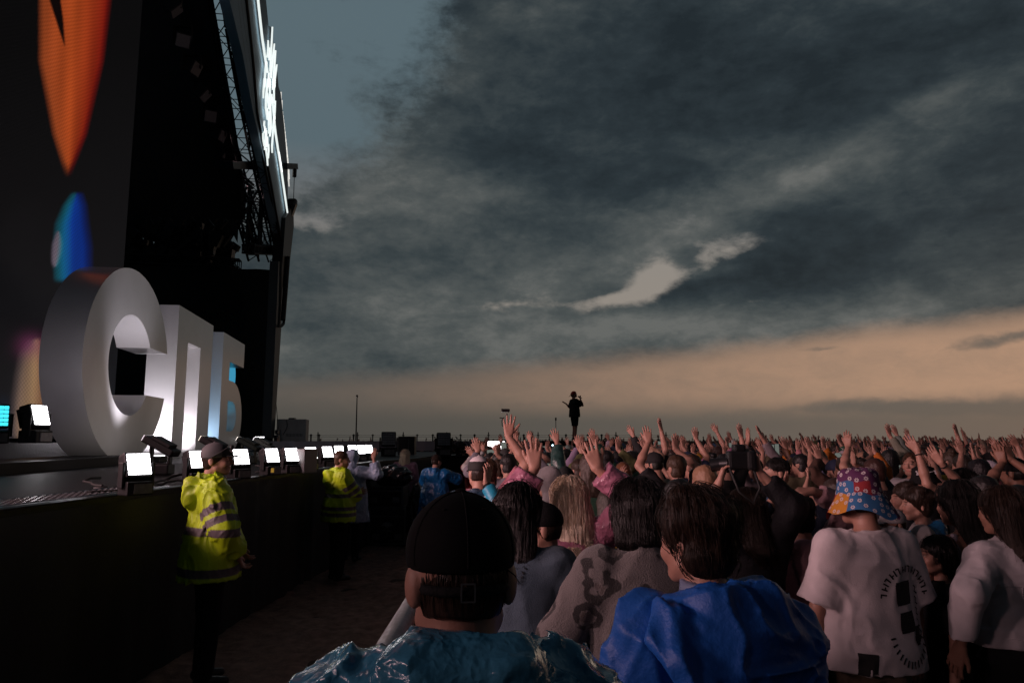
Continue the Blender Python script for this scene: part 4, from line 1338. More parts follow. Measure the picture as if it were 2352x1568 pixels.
def shoe_prims(stance=.1):
    p = []
    for s in (-1, 1): p += [cone((s * stance, -.045, .045), (s * stance * 1.15, .13, .035), .042, .032, .02), cone((s * stance, -.02, .05), (s * stance, -.015, .11), .045, .042, .02)]
    return p

class Arm:
    def __init__(s, side, wrist=None, hint=None, hd=None, pn=None, curl=.15, spread=.5, sh=None, w=1.0, hs=1.0, L=(.295, .262), fc=None, tc=0.0):
        s.side = side; s.hs = hs
        s.sh = A_(side * .178 * w, -.012, 1.405) if sh is None else A_(*sh)
        if wrist is None:
            wrist = (side * .27, .04, .86); hint = (side * .4, -.3, 0) if hint is None else hint
        wr = A_(*wrist)
        raise_ = max(0, (wr[2] - 1.5)) * .10
        s.sh = s.sh + A_(-side * raise_ * .4, 0, raise_)
        d = wr - s.sh; D = np.linalg.norm(d); mx = (L[0] + L[1]) * .995
        if D > mx: wr = s.sh + d / D * mx; D = mx
        d = (wr - s.sh) / D
        a = (L[0] ** 2 - L[1] ** 2 + D * D) / (2 * D); hgt = math.sqrt(max(L[0] ** 2 - a * a, 0))
        hint = A_(*((side, -.2, -.4) if hint is None else hint))
        pp = hint - d * (hint @ d); pp = nrm(pp)
        s.el = s.sh + d * a + pp * hgt
        s.wr = wr
        s.hd = nrm(hd) if hd is not None else nrm(wr - s.el)
        pn = A_(*pn) if pn is not None else A_(0, 1, 0)
        s.pn = nrm(pn - s.hd * (pn @ s.hd))
        s.curl, s.spread, s.fc, s.tc = curl, spread, fc, tc
    def skin_prims(s, r=1.0):
        return [cone(s.sh, s.el, .047 * r, .037 * r, .03), cone(s.el, s.el + (s.wr - s.el) * .35, .037 * r, .039 * r, .02), cone(s.el + (s.wr - s.el) * .35, s.wr, .039 * r, .0255 * r, .02)]
    def hand_prims(s):
        X = np.cross(s.hd, s.pn)                       # thumb side for the right hand is -X x palm ... choose by side
        X = X * (-1 if s.side > 0 else 1)
        Rm = np.stack([X * s.side * 1.0, s.hd, s.pn], -1)
        if np.linalg.det(Rm) < 0: Rm[:, 0] *= -1
        # thumb lies toward the body's middle when the palm faces forward
        thumb = 1
        tw = Rm[:, 0]
        want = np.cross(s.hd, s.pn) * (-s.side)        # anatomical thumb direction
        thumb = 1 if tw @ want > 0 else -1
        F = Fr(Rm, s.wr); k = s.hs
        p = [cone(F.loc(s.wr - nrm(s.wr - s.el) * .05), (0, .004, 0), .0262 * k, .0245 * k, .012, F)]
        kn = [(.031, .086), (.0105, .092), (-.0105, .088), (-.030, .078)]
        ln = [.072, .080, .074, .058]; rr = [.0092, .0095, .009, .008]
        for i in range(4):
            x, y = kn[i]; x *= thumb
            p.append(cone((x * .55 * k, .01 * k, 0), (x * k, y * k, 0), .0155 * k, .0118 * k, .014, F))
            a0 = (s.fc[i] if s.fc else s.curl * (1 + .12 * i)) * 70
            sp = s.spread * (.22 - .145 * i) * thumb
            b = A_(x * k, y * k, 0); ang = a0 * .5
            for sgm, f in enumerate((.48, .29, .23)):
                dx, dy = math.sin(sp), math.cos(sp)
                dv = A_(dx * math.cos(R(ang)), dy * math.cos(R(ang)), math.sin(R(ang)))
                e = b + dv * ln[i] * f * k
                p.append(cone(b, e, rr[i] * k * (1 - .1 * sgm), rr[i] * k * (.92 - .1 * sgm), .004 if sgm else .006, F))
                b = e; ang += a0 * .75
        t = thumb
        ta = s.tc
        p += [cone((t * .014 * k, .018 * k, .004), (t * (.040 - .01 * ta) * k, .05 * k, (.012 + .012 * ta) * k), .0155 * k, .012 * k, .012, F),
              cone((t * (.040 - .01 * ta) * k, .05 * k, (.012 + .012 * ta) * k), (t * (.056 - .028 * ta) * k, .078 * k, (.015 + .02 * ta) * k), .0115 * k, .010 * k, .005, F),
              cone((t * (.056 - .028 * ta) * k, .078 * k, (.015 + .02 * ta) * k), (t * (.062 - .05 * ta) * k, .100 * k, (.017 + .024 * ta) * k), .010 * k, .0082 * k, .004, F)]
        s.handF = F
        return p

def sleeve(arm, f_to, r0, r1, r2=None, fullarm=True):
    """f_to: 0..1 upper arm, 1..2 forearm"""
    sh, e, w = arm.sh, arm.el, arm.wr
    if f_to <= 1:
        m = sh + (e - sh) * f_to
        return [fcone(sh, m, r0, r1, .04)]
    m = e + (w - e) * (f_to - 1)
    return [cone(sh, e, r0, r1, .04), fcone(e, m, r1, r2 or r1, .035)]

def tint_head(v, F, lip=(1.0, .62, .62)):
    q = F.loc(v)
    n = len(v)
    c = np.ones((n, 4))
    x, y, z = np.abs(q[:, 0]), q[:, 1], q[:, 2]
    fr_ = (y > .04)
    e = np.hypot(x - .031, z + .005)
    def put(m, col): c[m, :3] = col
    lp = fr_ & (x < .021) & (np.abs(z + .071) < .011 * (1 - (x / .03) ** 2)) & (y > .08)
    put(lp, lip)
    br_ = fr_ & (np.abs(z - (.019 + .004 * np.sin((x - .012) / .035 * 3))) < .0042) & (x > .011) & (x < .05)
    put(br_, (.28, .24, .22))
    ey = fr_ & (e < .0125) & (np.abs(z + .005) < .0062)
    put(ey, (1.05, 1.35, 1.5))
    put(fr_ & (e < .0058), (.08, .08, .08))
    put(fr_ & (e < .014) & (np.abs(z - .0015) < .002), (.25, .2, .2))
    ck = np.exp(-((x - .04) / .022) ** 2 - ((z + .035) / .022) ** 2) * fr_
    c[:, 1] *= 1 - .12 * ck; c[:, 2] *= 1 - .12 * ck
    return c

# ------------------------------------------------------------------ hair, in the head's frame
def hair_prims(style, w=1.0):
    base = [ell((0, -.018, .03), (.084 * w, .099, .094), .01), ell((0, -.05, -.05), (.062, .05, .06), .03)]
    cut = [plane((0, .95, -1.0), .028)]
    if style == 'short': return base + cut + [plane((0, -.1, -1), .098)]
    if style == 'buzz': return [ell((0, -.016, .026), (.0795, .097, .0925), .01), ell((0, -.05, -.045), (.06, .05, .05), .03)] + cut + [plane((0, -.15, -1), .085)]
    if style == 'undercap': return [ell((0, -.022, .0), (.080 * w, .092, .07), .01), ell((0, -.05, -.05), (.058, .048, .05), .03), plane((0, .9, -1), .02), plane((0, -.15, -1), .068)]
    if style == 'messy': return base + [ell((.02, .01, .09), (.075, .085, .05), .02), ell((-.03, -.06, .07), (.06, .06, .06), .02)] + cut
    if style == 'long': return [ell((0, -.018, .032), (.087, .101, .095), .01), loft([(-.40, .07, .028, -.10), (-.33, .115, .042, -.096), (-.2, .118, .05, -.088), (-.08, .103, .062, -.062), (.02, .088, .085, -.035)], .03)] + [plane((0, .95, -.75), .04)]
    if style == 'longer': return [ell((0, -.018, .032), (.089, .102, .096), .01), loft([(-.52, .06, .03, -.11), (-.42, .125, .045, -.105), (-.22, .128, .055, -.09), (-.08, .108, .066, -.06), (.02, .09, .088, -.035)], .03)] + [plane((0, .95, -.75), .04)]
    if style == 'bob': return [ell((0, -.016, .036), (.095, .106, .098), .01), loft([(-.165, .075, .055, -.05), (-.14, .108, .085, -.04), (-.06, .108, .092, -.03), (.03, .096, .092, -.02)], .03)] + [plane((0, .95, -.6), .055)]
    if style == 'bun': return base + [ell((-.01, -.075, .115), (.052, .048, .042), .02), ell((.0, -.085, .0), (.07, .05, .075), .03)] + cut
    if style == 'ponytail': return base + [cone((0, -.1, .05), (0, -.15, .0), .03, .036, .02), cone((0, -.15, .0), (0, -.13, -.26), .036, .016, .02)] + cut
    if style == 'updo': return base + [ell((-.045, -.03, .118), (.05, .05, .035), .02), ell((0.0, -.09, .06), (.07, .05, .06), .03), ell((0, -.02, .06), (.09, .1, .085), .02), ell((0, -.06, -.04), (.075, .05, .06), .03)] + cut
    raise KeyError(style)
def cap_prims(style='cap'):
    if style == 'cap':
        return [ell((0, -.014, .038), (.0885, .106, .092), .004), plane((0, .0, -1), -.012), cone((0, .094, .026), (0, .1, .026), .02, .02, .02)], [ell((0, .118, .020), (.078, .078, .0075), .004, Fr(rot('X', -8), (0, 0, .012))), plane((0, -1, 0), -.07)]
    if style == 'beanie': return [ell((0, -.014, .044), (.088, .104, .1), .004), plane((0, .12, -1), -.004)], None
def capmesh(style, h):
    a, b = cap_prims(style)
    out = [Grid(a, h, pad=.02).mesh()]
    if b: out.append(Grid(b, h * .8, pad=.02).mesh())
    out.append(Grid([ell((0, -.014, .13), (.011, .011, .006), .002)], .004, pad=.01).mesh())
    return out

def strands(grid, verts, n, length, step=.012, rad=.0011, seed=0, zmin=-1e9, frizz=.006, start=None):
    """thin locks that slide down over a hair volume"""
    rs = np.random.RandomState(seed)
    top = verts[start(verts)] if start else verts
    n = int(n * 2.4)
    P = top[rs.randint(0, len(top), n)].copy()
    K = int(length / step)
    pts = [P.copy()]
    sid = rs.randn(n, 3) * frizz
    fly = rs.rand(n) < .1; fo = rs.uniform(.005, .02, n)
    L = rs.uniform(.45, 1.0, n) * np.where(fly, .5, 1)
    for k in range(K):
        g = grid.grad(P); g /= (np.linalg.norm(g, axis=1, keepdims=True) + 1e-9)
        d = np.tile(A_(0, -.1, -1), (n, 1)) + sid * 6 + rs.randn(n, 3) * .06
        inside = grid.sample(P)
        t = d - g * np.sum(d * g, 1, keepdims=True) * (np.abs(inside) < .03)[:, None]
        t /= (np.linalg.norm(t, axis=1, keepdims=True) + 1e-9)
        alive = (k < L * K)
        P = P + t * step * alive[:, None]
        off = grid.sample(P)
        P = P - g * np.clip(off - np.where(fly, fo, .0025), -.012, .012)[:, None] * (np.abs(off) < .05)[:, None] * alive[:, None]
        pts.append(P.copy())
    pts = np.stack(pts, 1)                              # n, K+1, 3
    K1 = pts.shape[1]
    tn = np.gradient(pts, axis=1); tn /= (np.linalg.norm(tn, axis=-1, keepdims=True) + 1e-9)
    a = np.cross(tn, A_(.3, .9, .1)); a /= (np.linalg.norm(a, axis=-1, keepdims=True) + 1e-9)
    b = np.cross(tn, a)
    rr = rad * np.linspace(1, .35, K1)[None, :, None] * rs.uniform(.7, 1.5, (n, 1, 1))
    ring = np.stack([pts + (a * math.cos(q) + b * math.sin(q)) * rr for q in (0, 2.094, 4.189)], 2)   # n,K1,3,3
    v = ring.reshape(-1, 3)
    idx = np.arange(n * K1 * 3).reshape(n, K1, 3)
    f = np.stack([np.stack([idx[:, :-1, j], idx[:, :-1, (j + 1) % 3], idx[:, 1:, (j + 1) % 3], idx[:, 1:, j]], -1) for j in range(3)], 2).reshape(-1, 4)
    return v, f

# ------------------------------------------------------------------ people's materials
def skin_mat(name, c):
    return mat(name, c, .5, var=.10, vs=25, bump=.12, bs=130, attr='tint', spec=.4)
SK_light = skin_mat('skin_light', (.44, .235, .175))
SK_mid = skin_mat('skin_mid', (.37, .19, .14))
SK_tan = skin_mat('skin_tan', (.29, .145, .10))
def hair_mat(name, c, c2, rough=.42):
    m = mat(name, c, rough, var=0, spec=.4 if max(c) > .2 else .2)
    q = NT(m.node_tree); b = m.node_tree.nodes['Principled BSDF']
    tc = q.n('ShaderNodeTexCoord').outputs['Object']
    nz = q.noise(q.mapping(tc, sc=(150, 150, 9)), 1, 3, .6)
    q.l(q.mix(q.mr(nz.outputs['Fac'], .35, .65, 0, 1, 'LINEAR'), (*c, 1), (*c2, 1)), b.inputs['Base Color'])
    bp = q.n('ShaderNodeBump'); bp.inputs['Strength'].default_value = .7; bp.inputs['Distance'].default_value = .004
    q.l(nz.outputs['Fac'], bp.inputs['Height']); q.l(bp.outputs[0], b.inputs['Normal'])
    b.inputs['Anisotropic'].default_value = .5
    return m
HM = {'black': hair_mat('hair_black', (.008, .007, .007), (.02, .017, .016)),
      'dark': hair_mat('hair_dark_brown', (.016, .010, .008), (.04, .024, .017)),
      'brown': hair_mat('hair_brown', (.045, .024, .015), (.10, .055, .033)),
      'red': hair_mat('hair_reddish', (.10, .040, .02), (.18, .075, .04)),
      'blond': hair_mat('hair_blond', (.56, .43, .30), (.80, .68, .53), .38),
      'fair': hair_mat('hair_fair', (.26, .16, .09), (.42, .27, .16))}
def cloth_mat(name, c, rough=.85, bump=.5, bs=90, var=.16, **k):
    return mat(name, c, rough, var=var, vs=5, bump=bump, bs=bs, sheen=.15 if max(c) > .05 else 0, spec=.35 if max(c) > .05 else .12, **k)
def plastic_mat(name, c, rough=.24):
    m = mat(name, c, rough, var=.35, vs=7, bump=.35, bs=26, spec=.6)
    q = NT(m.node_tree); b = m.node_tree.nodes['Principled BSDF']
    # crinkles: a second, sharper bump
    tc = q.n('ShaderNodeTexCoord').outputs['Object']
    vz = q.n('ShaderNodeTexVoronoi', feature='DISTANCE_TO_EDGE'); vz.inputs['Scale'].default_value = 8
    wn = q.noise(tc, 6, 4, .6)
    vm = q.n('ShaderNodeVectorMath', operation='MULTIPLY_ADD'); q.l(wn.outputs['Color'], vm.inputs[0]); vm.inputs[1].default_value = (.25, .25, .25); q.l(tc, vm.inputs[2])
    q.l(vm.outputs[0], vz.inputs['Vector'])
    bp2 = q.n('ShaderNodeBump'); bp2.inputs['Strength'].default_value = .3; bp2.inputs['Distance'].default_value = .02
    q.l(q.mr(vz.outputs['Distance'], 0, .22, 0, 1), bp2.inputs['Height'])
    old = b.inputs['Normal'].links[0].from_socket
    q.l(old, bp2.inputs['Normal']); q.l(bp2.outputs[0], b.inputs['Normal'])
    return m
# ================================================================== individual people
HEROES = []                                       # (x, y, radius) for spacing the crowd
CL_trouser = cloth_mat('trouser_black', (.014, .014, .016))
CL_khaki = cloth_mat('trouser_khaki', (.16, .11, .075))
CL_shoe = mat('shoe_black', (.015, .015, .015), .5)

def top_rows(w=1.0, fat=1.0, hem=.86, add=0.0, flare=0.0, neck=.066):
    r = [(hem, .180 * fat + flare, .128 * fat + flare * .8, 0), (hem + .09, .178 * fat + flare * .8, .128 * fat + flare * .6, 0), (1.06, .165 * fat + flare * .35, .120 * fat + flare * .3, 0),
         (1.24, .176, .126, 0), (1.34, .182, .120, -.008), (1.405, .160, .098, -.014), (1.445, .105, .074, -.022), (1.472, neck, neck * .95, -.026)]
    return [(z, (rx + add) * w, ry + add, y) for z, rx, ry, y in r]

class Person:
    def __init__(s, px, py, Z, yaw, label, skin=None, extra=0.0, head=(0, 0, 0), group=None, w=1.0, topz=None, base=0.0, x=None):
        X = W(px, py, Z)
        tz = X.z if topz is None else topz
        s.sc = (tz - base) / (1.75 + extra)
        s.root = empty('person', (X.x, Z, base), R(yaw), s.sc)
        s.yaw = R(yaw); s.pos = A_(X.x, Z, base)
        s.Rz = np.array(Matrix.Rotation(R(yaw), 3, 'Z'))
        tag(s.root, label, 'person', group)
        s.F = head_frame(*head)
        s.skin = skin or SK_light
        s.w = w
        s.arms = []
        HEROES.append((X.x, Z, .3))
    def lp(s, px, py, Z): return (np.array(W(px, py, Z)) - s.pos) @ s.Rz / s.sc
    def ld(s, v): return A_(*v) @ s.Rz                    # a world direction in local terms
    def arm(s, side, px=None, hd=None, pn=None, hint=None, local=None, **k):
        wr = s.lp(*px) if px else local
        a = Arm(side, wr, s.ld(hint) if hint is not None else None, s.ld(hd) if hd is not None else None, s.ld(pn) if pn is not None else None, w=s.w, **k)
        s.arms.append(a); return a
    def body(s, h=.011, hh=.0055, legs=False, hands=True, eo=0.0, fat=1.0, ar=1.0):
        if not s.arms: s.arm(-1); s.arm(1)
        pr = head_prims(s.F, eo=eo) + neck_prims(s.F) + torso_prims(fat, s.w)
        for a in s.arms: pr += a.skin_prims(ar)
        if legs: pr += leg_prims(1.0, .085)
        parts = [Grid(pr, h).mesh()]
        hg = Grid(head_prims(s.F, eo=eo) + neck_prims(s.F), max(.005, h * .6), clip=(A_(-1, -1, 1.47), A_(1, 1, 3))).mesh()
        v, f = parts[0]
        keep = (v[:, 2] < 1.49) | (np.abs(v[:, 0]) > .13) | ((v - s.F.t) @ np.ones(3) > 9)
        # the finely sampled head replaces the coarse one
        keep = ~((np.linalg.norm((v - s.F.t) * A_(1, .85, .9), axis=1) < .135) & (v[:, 2] > 1.49) & (np.abs(s.F.loc(v)[:, 0]) < .105 + eo * 2))
        fk = keep[f].all(1)
        parts[0] = (v, f[fk]); parts.append(hg)
        if hands:
            for a in s.arms: parts.append(Grid(a.hand_prims(), hh, pad=.012).mesh())
        allv = np.concatenate([p[0] for p in parts])
        me = np_mesh('body', parts, s.skin, attrs={'tint': tint_head(allv, s.F)})
        return link('body', me, s.root)
    def hairdo(s, style, col, h=.009, seed=0, n=0, length=.4, amp=None, w=1.0):
        am = amp or {'short': .004, 'buzz': .0015, 'undercap': .002, 'messy': .007}.get(style, .004)
        g = Grid(hair_prims(style, w), h, fuzz(am, (110, 110, 16) if style in ('long', 'longer', 'bob', 'ponytail') else (80, 80, 50), seed), pad=.04)
        v, f = g.mesh()
        parts = [(v, f)]
        if n:
            zt = -.05 if style in ('short', 'messy', 'bun', 'updo') else -.02
            parts.append(strands(g, v, n, length, seed=seed, start=lambda q: q[:, 2] > zt))
        parts = [(s.F.out(p[0]), p[1]) for p in parts]
        return link('hair', np_mesh('hair', parts, HM[col]), s.root)
    def hat(s, m, style='cap', h=.007, name='cap', back=False):
        parts = capmesh(style, h)
        F = s.F * Fr(rot('Z', 180)) if back else s.F
        return link(name, np_mesh(name, [(F.out(v), f) for v, f in parts], m), s.root)
    def cloth(s, name, prims, m, h=.011, noise=None, paint=None, clip=None, cuts=()):
        g = Grid(prims + list(cuts), h, noise or folds(), clip=clip)
        v, f = g.mesh()
        at = {'paint': paint(v)} if paint else None
        o = link(name, np_mesh(name, [(v, f)], m, attrs=at), s.root)
        o_g = g
        s.last = (v, f)
        return o
    def trousers(s, m=None, h=.02, shorts=False, thick=1.15, stance=.1):
        pr = leg_prims(thick, stance, .012) + [loft([(.80, .165, .115, 0), (.93, .172, .125, -.01), (1.04, .155, .11, 0)], .03)]
        cuts = [plane((0, 0, -1), -.52)] if shorts else []
        g = Grid(pr + cuts, h, folds(.008, (8, 8, 9), 4))
        link('shorts' if shorts else 'trousers', np_mesh('trousers', [g.mesh()], m or CL_trouser), s.root)
        link('shoes', np_mesh('shoes', [Grid(shoe_prims(stance), .012).mesh()], CL_shoe), s.root)
    def sleeves(s, f_to, r0=.078, r1=.066, r2=.05):
        p = []
        for a in s.arms: p += sleeve(a, f_to, r0, r1, r2)
        return p
def shoulders(w=1.0, r=.062, z=1.398): return [cone((-.16 * w, -.012, z), (.16 * w, -.012, z), r, r, .05)]
def hood_down(k=1.0, z=1.43, y=-.12):
    return [ell((0, y - .01, z - .045), (.135 * k, .062 * k, .105 * k), .03), cone((-.115 * k, y + .07, z + .02), (-.06 * k, y - .015, z + .045), .04 * k, .045 * k, .03), cone((.115 * k, y + .07, z + .02), (.06 * k, y - .015, z + .045), .04 * k, .045 * k, .03),
            cone((-.06 * k, y - .015, z + .045), (.06 * k, y - .015, z + .045), .04 * k, .04 * k, .03), cone((-.115 * k, y + .07, z + .02), (-.085 * k, .06, z - .015), .038, .03, .03), cone((.115 * k, y + .07, z + .02), (.085 * k, .06, z - .015), .038, .03, .03)]
def drape(n=4, w=.2, z=1.44, y=-.12, sag=.1, r=.02, k=.018):
    out = []
    for j in range(n):
        ww, sg, yy = w * (1 + .10 * j), sag * (.35 + .5 * j), y - .022 * j
        pts = [(ww * math.sin(t), yy * (.25 + .75 * math.cos(t * .9)) , z - sg * (math.cos(t) ** 2) - .012 * j + .008 * math.sin(3 * t + j)) for t in np.linspace(-1.45, 1.45, 9)]
        out += [cone(a, b, r * (1 + .2 * math.sin(j + i)), r, k) for i, (a, b) in enumerate(zip(pts, pts[1:]))]
    return out
def collar(r=.068, z0=1.44, z1=1.50, y=-.025): return [loft([(z0, r + .016, r + .014, y), (z1, r + .004, r + .004, y - .004)], .015)]

# ---------- the man in the black cap and blue poncho, nearest
P = Person(1062, 1122, 1.27, 6, 'man in a plain black cap and shiny blue rain poncho, nearest to the camera', SK_mid, extra=.02, head=(4, -2, 0))
P.arm(-1, local=(-.30, .1, .95)); P.arm(1, local=(.30, .1, .95))
P.body(h=.008, hands=False, eo=.003)
P.hairdo('undercap', 'dark', .006, 1, n=260, length=.045, w=.93)
cp = P.hat(cloth_mat('cap_black', (.005, .005, .0055), .85, bs=260, bump=.15), h=.005)
bk = MB()
for (x, z, sx, sz) in ((-.010, 0, .0022, .026), (.010, 0, .0022, .026), (0, .0125, .021, .0022), (0, -.0125, .021, .0022)): bk.box(P.F.out(A_(x, -.123, -.012 + z)), (sx, .004, sz))
bk.build('buckle', M_steel, parent=cp)
b2 = MB(); b2.tube([P.F.out(A_(math.sin(a) * .077, -.012 - math.cos(a) * .103, -.012)) for a in np.linspace(-.95, .95, 16)], .008, 6); b2.build('strap', cloth_mat('strap_black', (.012, .012, .013)), parent=cp, smooth=True)
sm_ = MB()
for k in range(6):
    th = R(30 + 60 * k); sm_.tube([P.F.out(A_(.0892 * math.sin(a) * math.cos(th), -.014 + .1067 * math.sin(a) * math.sin(th), .038 + .0927 * math.cos(a))) for a in np.linspace(.12, 1.75, 12)], .0011, 4)
    sm_.lathe([(.0035, -.001), (.0035, .001), (.0016, .0012), (.0016, -.0012)], P.F.out(A_(.0892 * math.sin(.75) * math.cos(th + .5), -.014 + .1067 * math.sin(.75) * math.sin(th + .5), .038 + .0927 * math.cos(.75))), 8)
sm_.build('seams', cloth_mat('cap_seam', (.011, .011, .012)), parent=cp)
pon = plastic_mat('poncho_blue', (.065, .28, .44), .2)
pon.node_tree.nodes['Principled BSDF'].inputs['Coat Weight'].default_value = .6
P.cloth('poncho', [loft(top_rows(1.0, 1.12, .75, .03, .05), .03)] + shoulders(1.0, .09, 1.425) + P.sleeves(1.9, .105, .105, .09) + hood_down(1.12, 1.475, -.10) + drape(4, .17, 1.50, -.15, .075, .016, .016) + [cone((-.10, .03, 1.46), (-.05, .09, 1.43), .04, .03, .03), cone((.10, .03, 1.46), (.05, .09, 1.43), .04, .03, .03)],
        pon, .0075, folds(.020, (8, 8, 7), 21, .001, 1.4, 4), cuts=[ell((0, .0, 1.60), (.083, .083, .17), .02, op='s')])
P.trousers()

# ---------- woman in the royal blue raincoat with gathered hair
P = Person(1606, 1116, 2.15, 24, 'woman in a royal blue raincoat with gathered dark hair, seen from behind', SK_mid, extra=.03, head=(6, -4, 0))
P.arm(-1, local=(-.30, .16, .85)); P.arm(1, local=(.30, .14, .85))
P.body(h=.010, hands=False)
P.hairdo('updo', 'dark', .007, 3, n=1300, length=.18, amp=.003)
rb = mat('raincoat_blue', (.010, .085, .36), .5, var=.2, vs=4, bump=.3, bs=60, spec=.4)
P.cloth('raincoat', [loft(top_rows(1.12, 1.2, .62, .03, .1), .03)] + shoulders(1.1, .085) + P.sleeves(1.85, .105, .095, .085), rb, .010, folds(.022, (6, 6, 4), 5, .001, 1.2, 4))
P.cloth('hood', hood_down(1.3, 1.44, -.12) + [ell((0, -.17, 1.34), (.20, .085, .13), .05)] + drape(5, .19, 1.47, -.19, .11, .027, .018), rb, .0075, folds(.018, (8, 8, 12), 8, .001, 1.3, 4), cuts=[ell((0, -.03, 1.56), (.085, .09, .12), .02, op='s')])
P.cloth('collar', collar(.072, 1.42, 1.525), mat('collar_greyblue', (.13, .16, .26), .6, bump=.3, bs=40), .008, folds(.004, seed=2))
P.trousers()

# ---------- grey leopard sweater, dark bob
P = Person(1468, 1094, 3.05, 4, 'woman with a dark bob in a grey leopard print knit sweater', SK_mid, extra=.015, head=(8, -6, 0))
P.arm(-1, local=(-.285, .05, .9)); P.arm(1, local=(.28, .08, .9))
P.body(h=.011)
P.hairdo('bob', 'black', .008, 4, n=1100, length=.2)
lm = mat('leopard_knit', (.14, .125, .12), .95, var=0, bump=.8, bs=170, sheen=.3)
q = NT(lm.node_tree); b = lm.node_tree.nodes['Principled BSDF']
tc = q.n('ShaderNodeTexCoord').outputs['Object']
wn = q.noise(tc, 9, 3, .5)
vm = q.n('ShaderNodeVectorMath', operation='MULTIPLY_ADD'); q.l(wn.outputs['Color'], vm.inputs[0]); vm.inputs[1].default_value = (.12, .12, .12); q.l(tc, vm.inputs[2])
vz = q.n('ShaderNodeTexVoronoi'); vz.inputs['Scale'].default_value = 7.6; q.l(vm.outputs[0], vz.inputs['Vector'])
nz = q.noise(tc, 13, 2, .5)
ring = q.math('MULTIPLY', q.mr(vz.outputs['Distance'], .22, .26, 0, 1), q.mr(vz.outputs['Distance'], .46, .42, 0, 1))
ring = q.math('MULTIPLY', ring, q.mr(nz.outputs['Fac'], .38, .44, 0, 1))
inner = q.math('MULTIPLY', q.mr(vz.outputs['Distance'], .24, .2, 0, .8), q.mr(nz.outputs['Fac'], .4, .5, 0, 1))
c = q.mix(inner, (.145, .13, .126, 1), (.07, .053, .048, 1)); c = q.mix(ring, c, (.014, .012, .012, 1)); q.l(c, b.inputs['Base Color'])
P.cloth('sweater', [loft(top_rows(1.1, 1.12, .80, .028), .03)] + shoulders(1.1, .078) + P.sleeves(1.95, .092, .085, .06) + collar(.072, 1.42, 1.515), lm, .011, folds(.010, (8, 8, 7), 31, .002))
P.trousers()

# ---------- denim jacket, long black hair, right behind the cap man
P = Person(1186, 1103, 3.3, -14, 'woman with long straight black hair in a slate blue denim jacket', SK_mid, extra=.015, head=(-6, -3, 0))
P.arm(-1, local=(-.28, .1, .9)); P.arm(1, local=(.25, .22, 1.02))
P.body(h=.011)
P.hairdo('long', 'black', .009, 6, n=900, length=.4)
P.cloth('jacket', [loft(top_rows(1.08, 1.05, .90, .022), .03)] + shoulders(1.08, .075) + P.sleeves(1.92, .086, .076, .058) + collar(.075, 1.43, 1.49), cloth_mat('denim_slate', (.07, .105, .14), .85, bs=200), .011, folds(.011, (9, 9, 8), 41, .002))
P.trousers()

# ---------- sideways black cap, yellow glasses
P = Person(1250, 1150, 3.6, 68, 'boy in black cap worn sideways with green brim and yellow glasses', SK_light, extra=.02, head=(10, 0, 0))
P.body(h=.012)
P.hairdo('undercap', 'dark', .008, 2)
cp = P.hat(cloth_mat('cap_black_child', (.012, .012, .013)), h=.007)
v = [Grid([ell((0, .135, .028), (.072, .066, .008), .004, Fr(rot('X', -10), (0, 0, .012))), plane((0, -1, 0), -.09)], .006, pad=.02).mesh()]
o = link('brim', np_mesh('brim', [(P.F.out(a), f) for a, f in v], cloth_mat('brim_green', (.015, .075, .055))), cp)
gl = MB()
for sx in (-1, 1):
    gl.tube([P.F.out(A_(sx * .033 + .023 * math.cos(a), .108, -.006 + .02 * math.sin(a))) for a in np.linspace(0, 2 * math.pi, 15)], .0028, 5)
    gl.tube([P.F.out(A_(sx * .056, .106, 0)), P.F.out(A_(sx * .079, .06, .004)), P.F.out(A_(sx * .083, -.01, .006))], .003, 5)
gl.tube([P.F.out(A_(-.011, .11, -.004)), P.F.out(A_(.011, .11, -.004))], .003, 5)
gl.build('glasses', mat('glasses_yellow', (.55, .35, .05), .3), parent=P.root, smooth=True)
P.cloth('shirt', [loft(top_rows(.98, 1, .85, .01), .03)] + shoulders(.98) + P.sleeves(.7, .07, .068), cloth_mat('tee_black', (.012, .012, .013)), .013, folds(.007, seed=3))
P.trousers()

# ---------- long blond hair, pink raincoat, both arms up
P = Person(1308, 1091, 4.1, 3, 'woman with long blond hair in a pink raincoat raising both arms', SK_light, extra=.015, head=(0, -3, 0))
P.arm(-1, px=(1229, 1076, 3.95), hd=(-.05, .1, 1), pn=(.15, 1, 0), hint=(-.5, -.2, -.6), curl=.12, spread=1.1)
P.arm(1, px=(1372, 1077, 3.95), hd=(-.32, .25, 1), pn=(0, 1, .1), hint=(1, -.1, -.5), curl=.10, spread=1.0)
P.body(h=.011, hh=.005)
P.hairdo('longer', 'blond', .009, 7, n=1500, length=.55)
pk = plastic_mat('raincoat_pink', (.42, .155, .235), .32)
P.cloth('raincoat', [loft(top_rows(1.08, 1.15, .45, .025, .09), .03)] + shoulders(1.05, .075) + P.sleeves(1.86, .088, .088, .078), pk, .010, folds(.017, (9, 9, 7), 51, .002, 1.2, 4))
P.trousers()

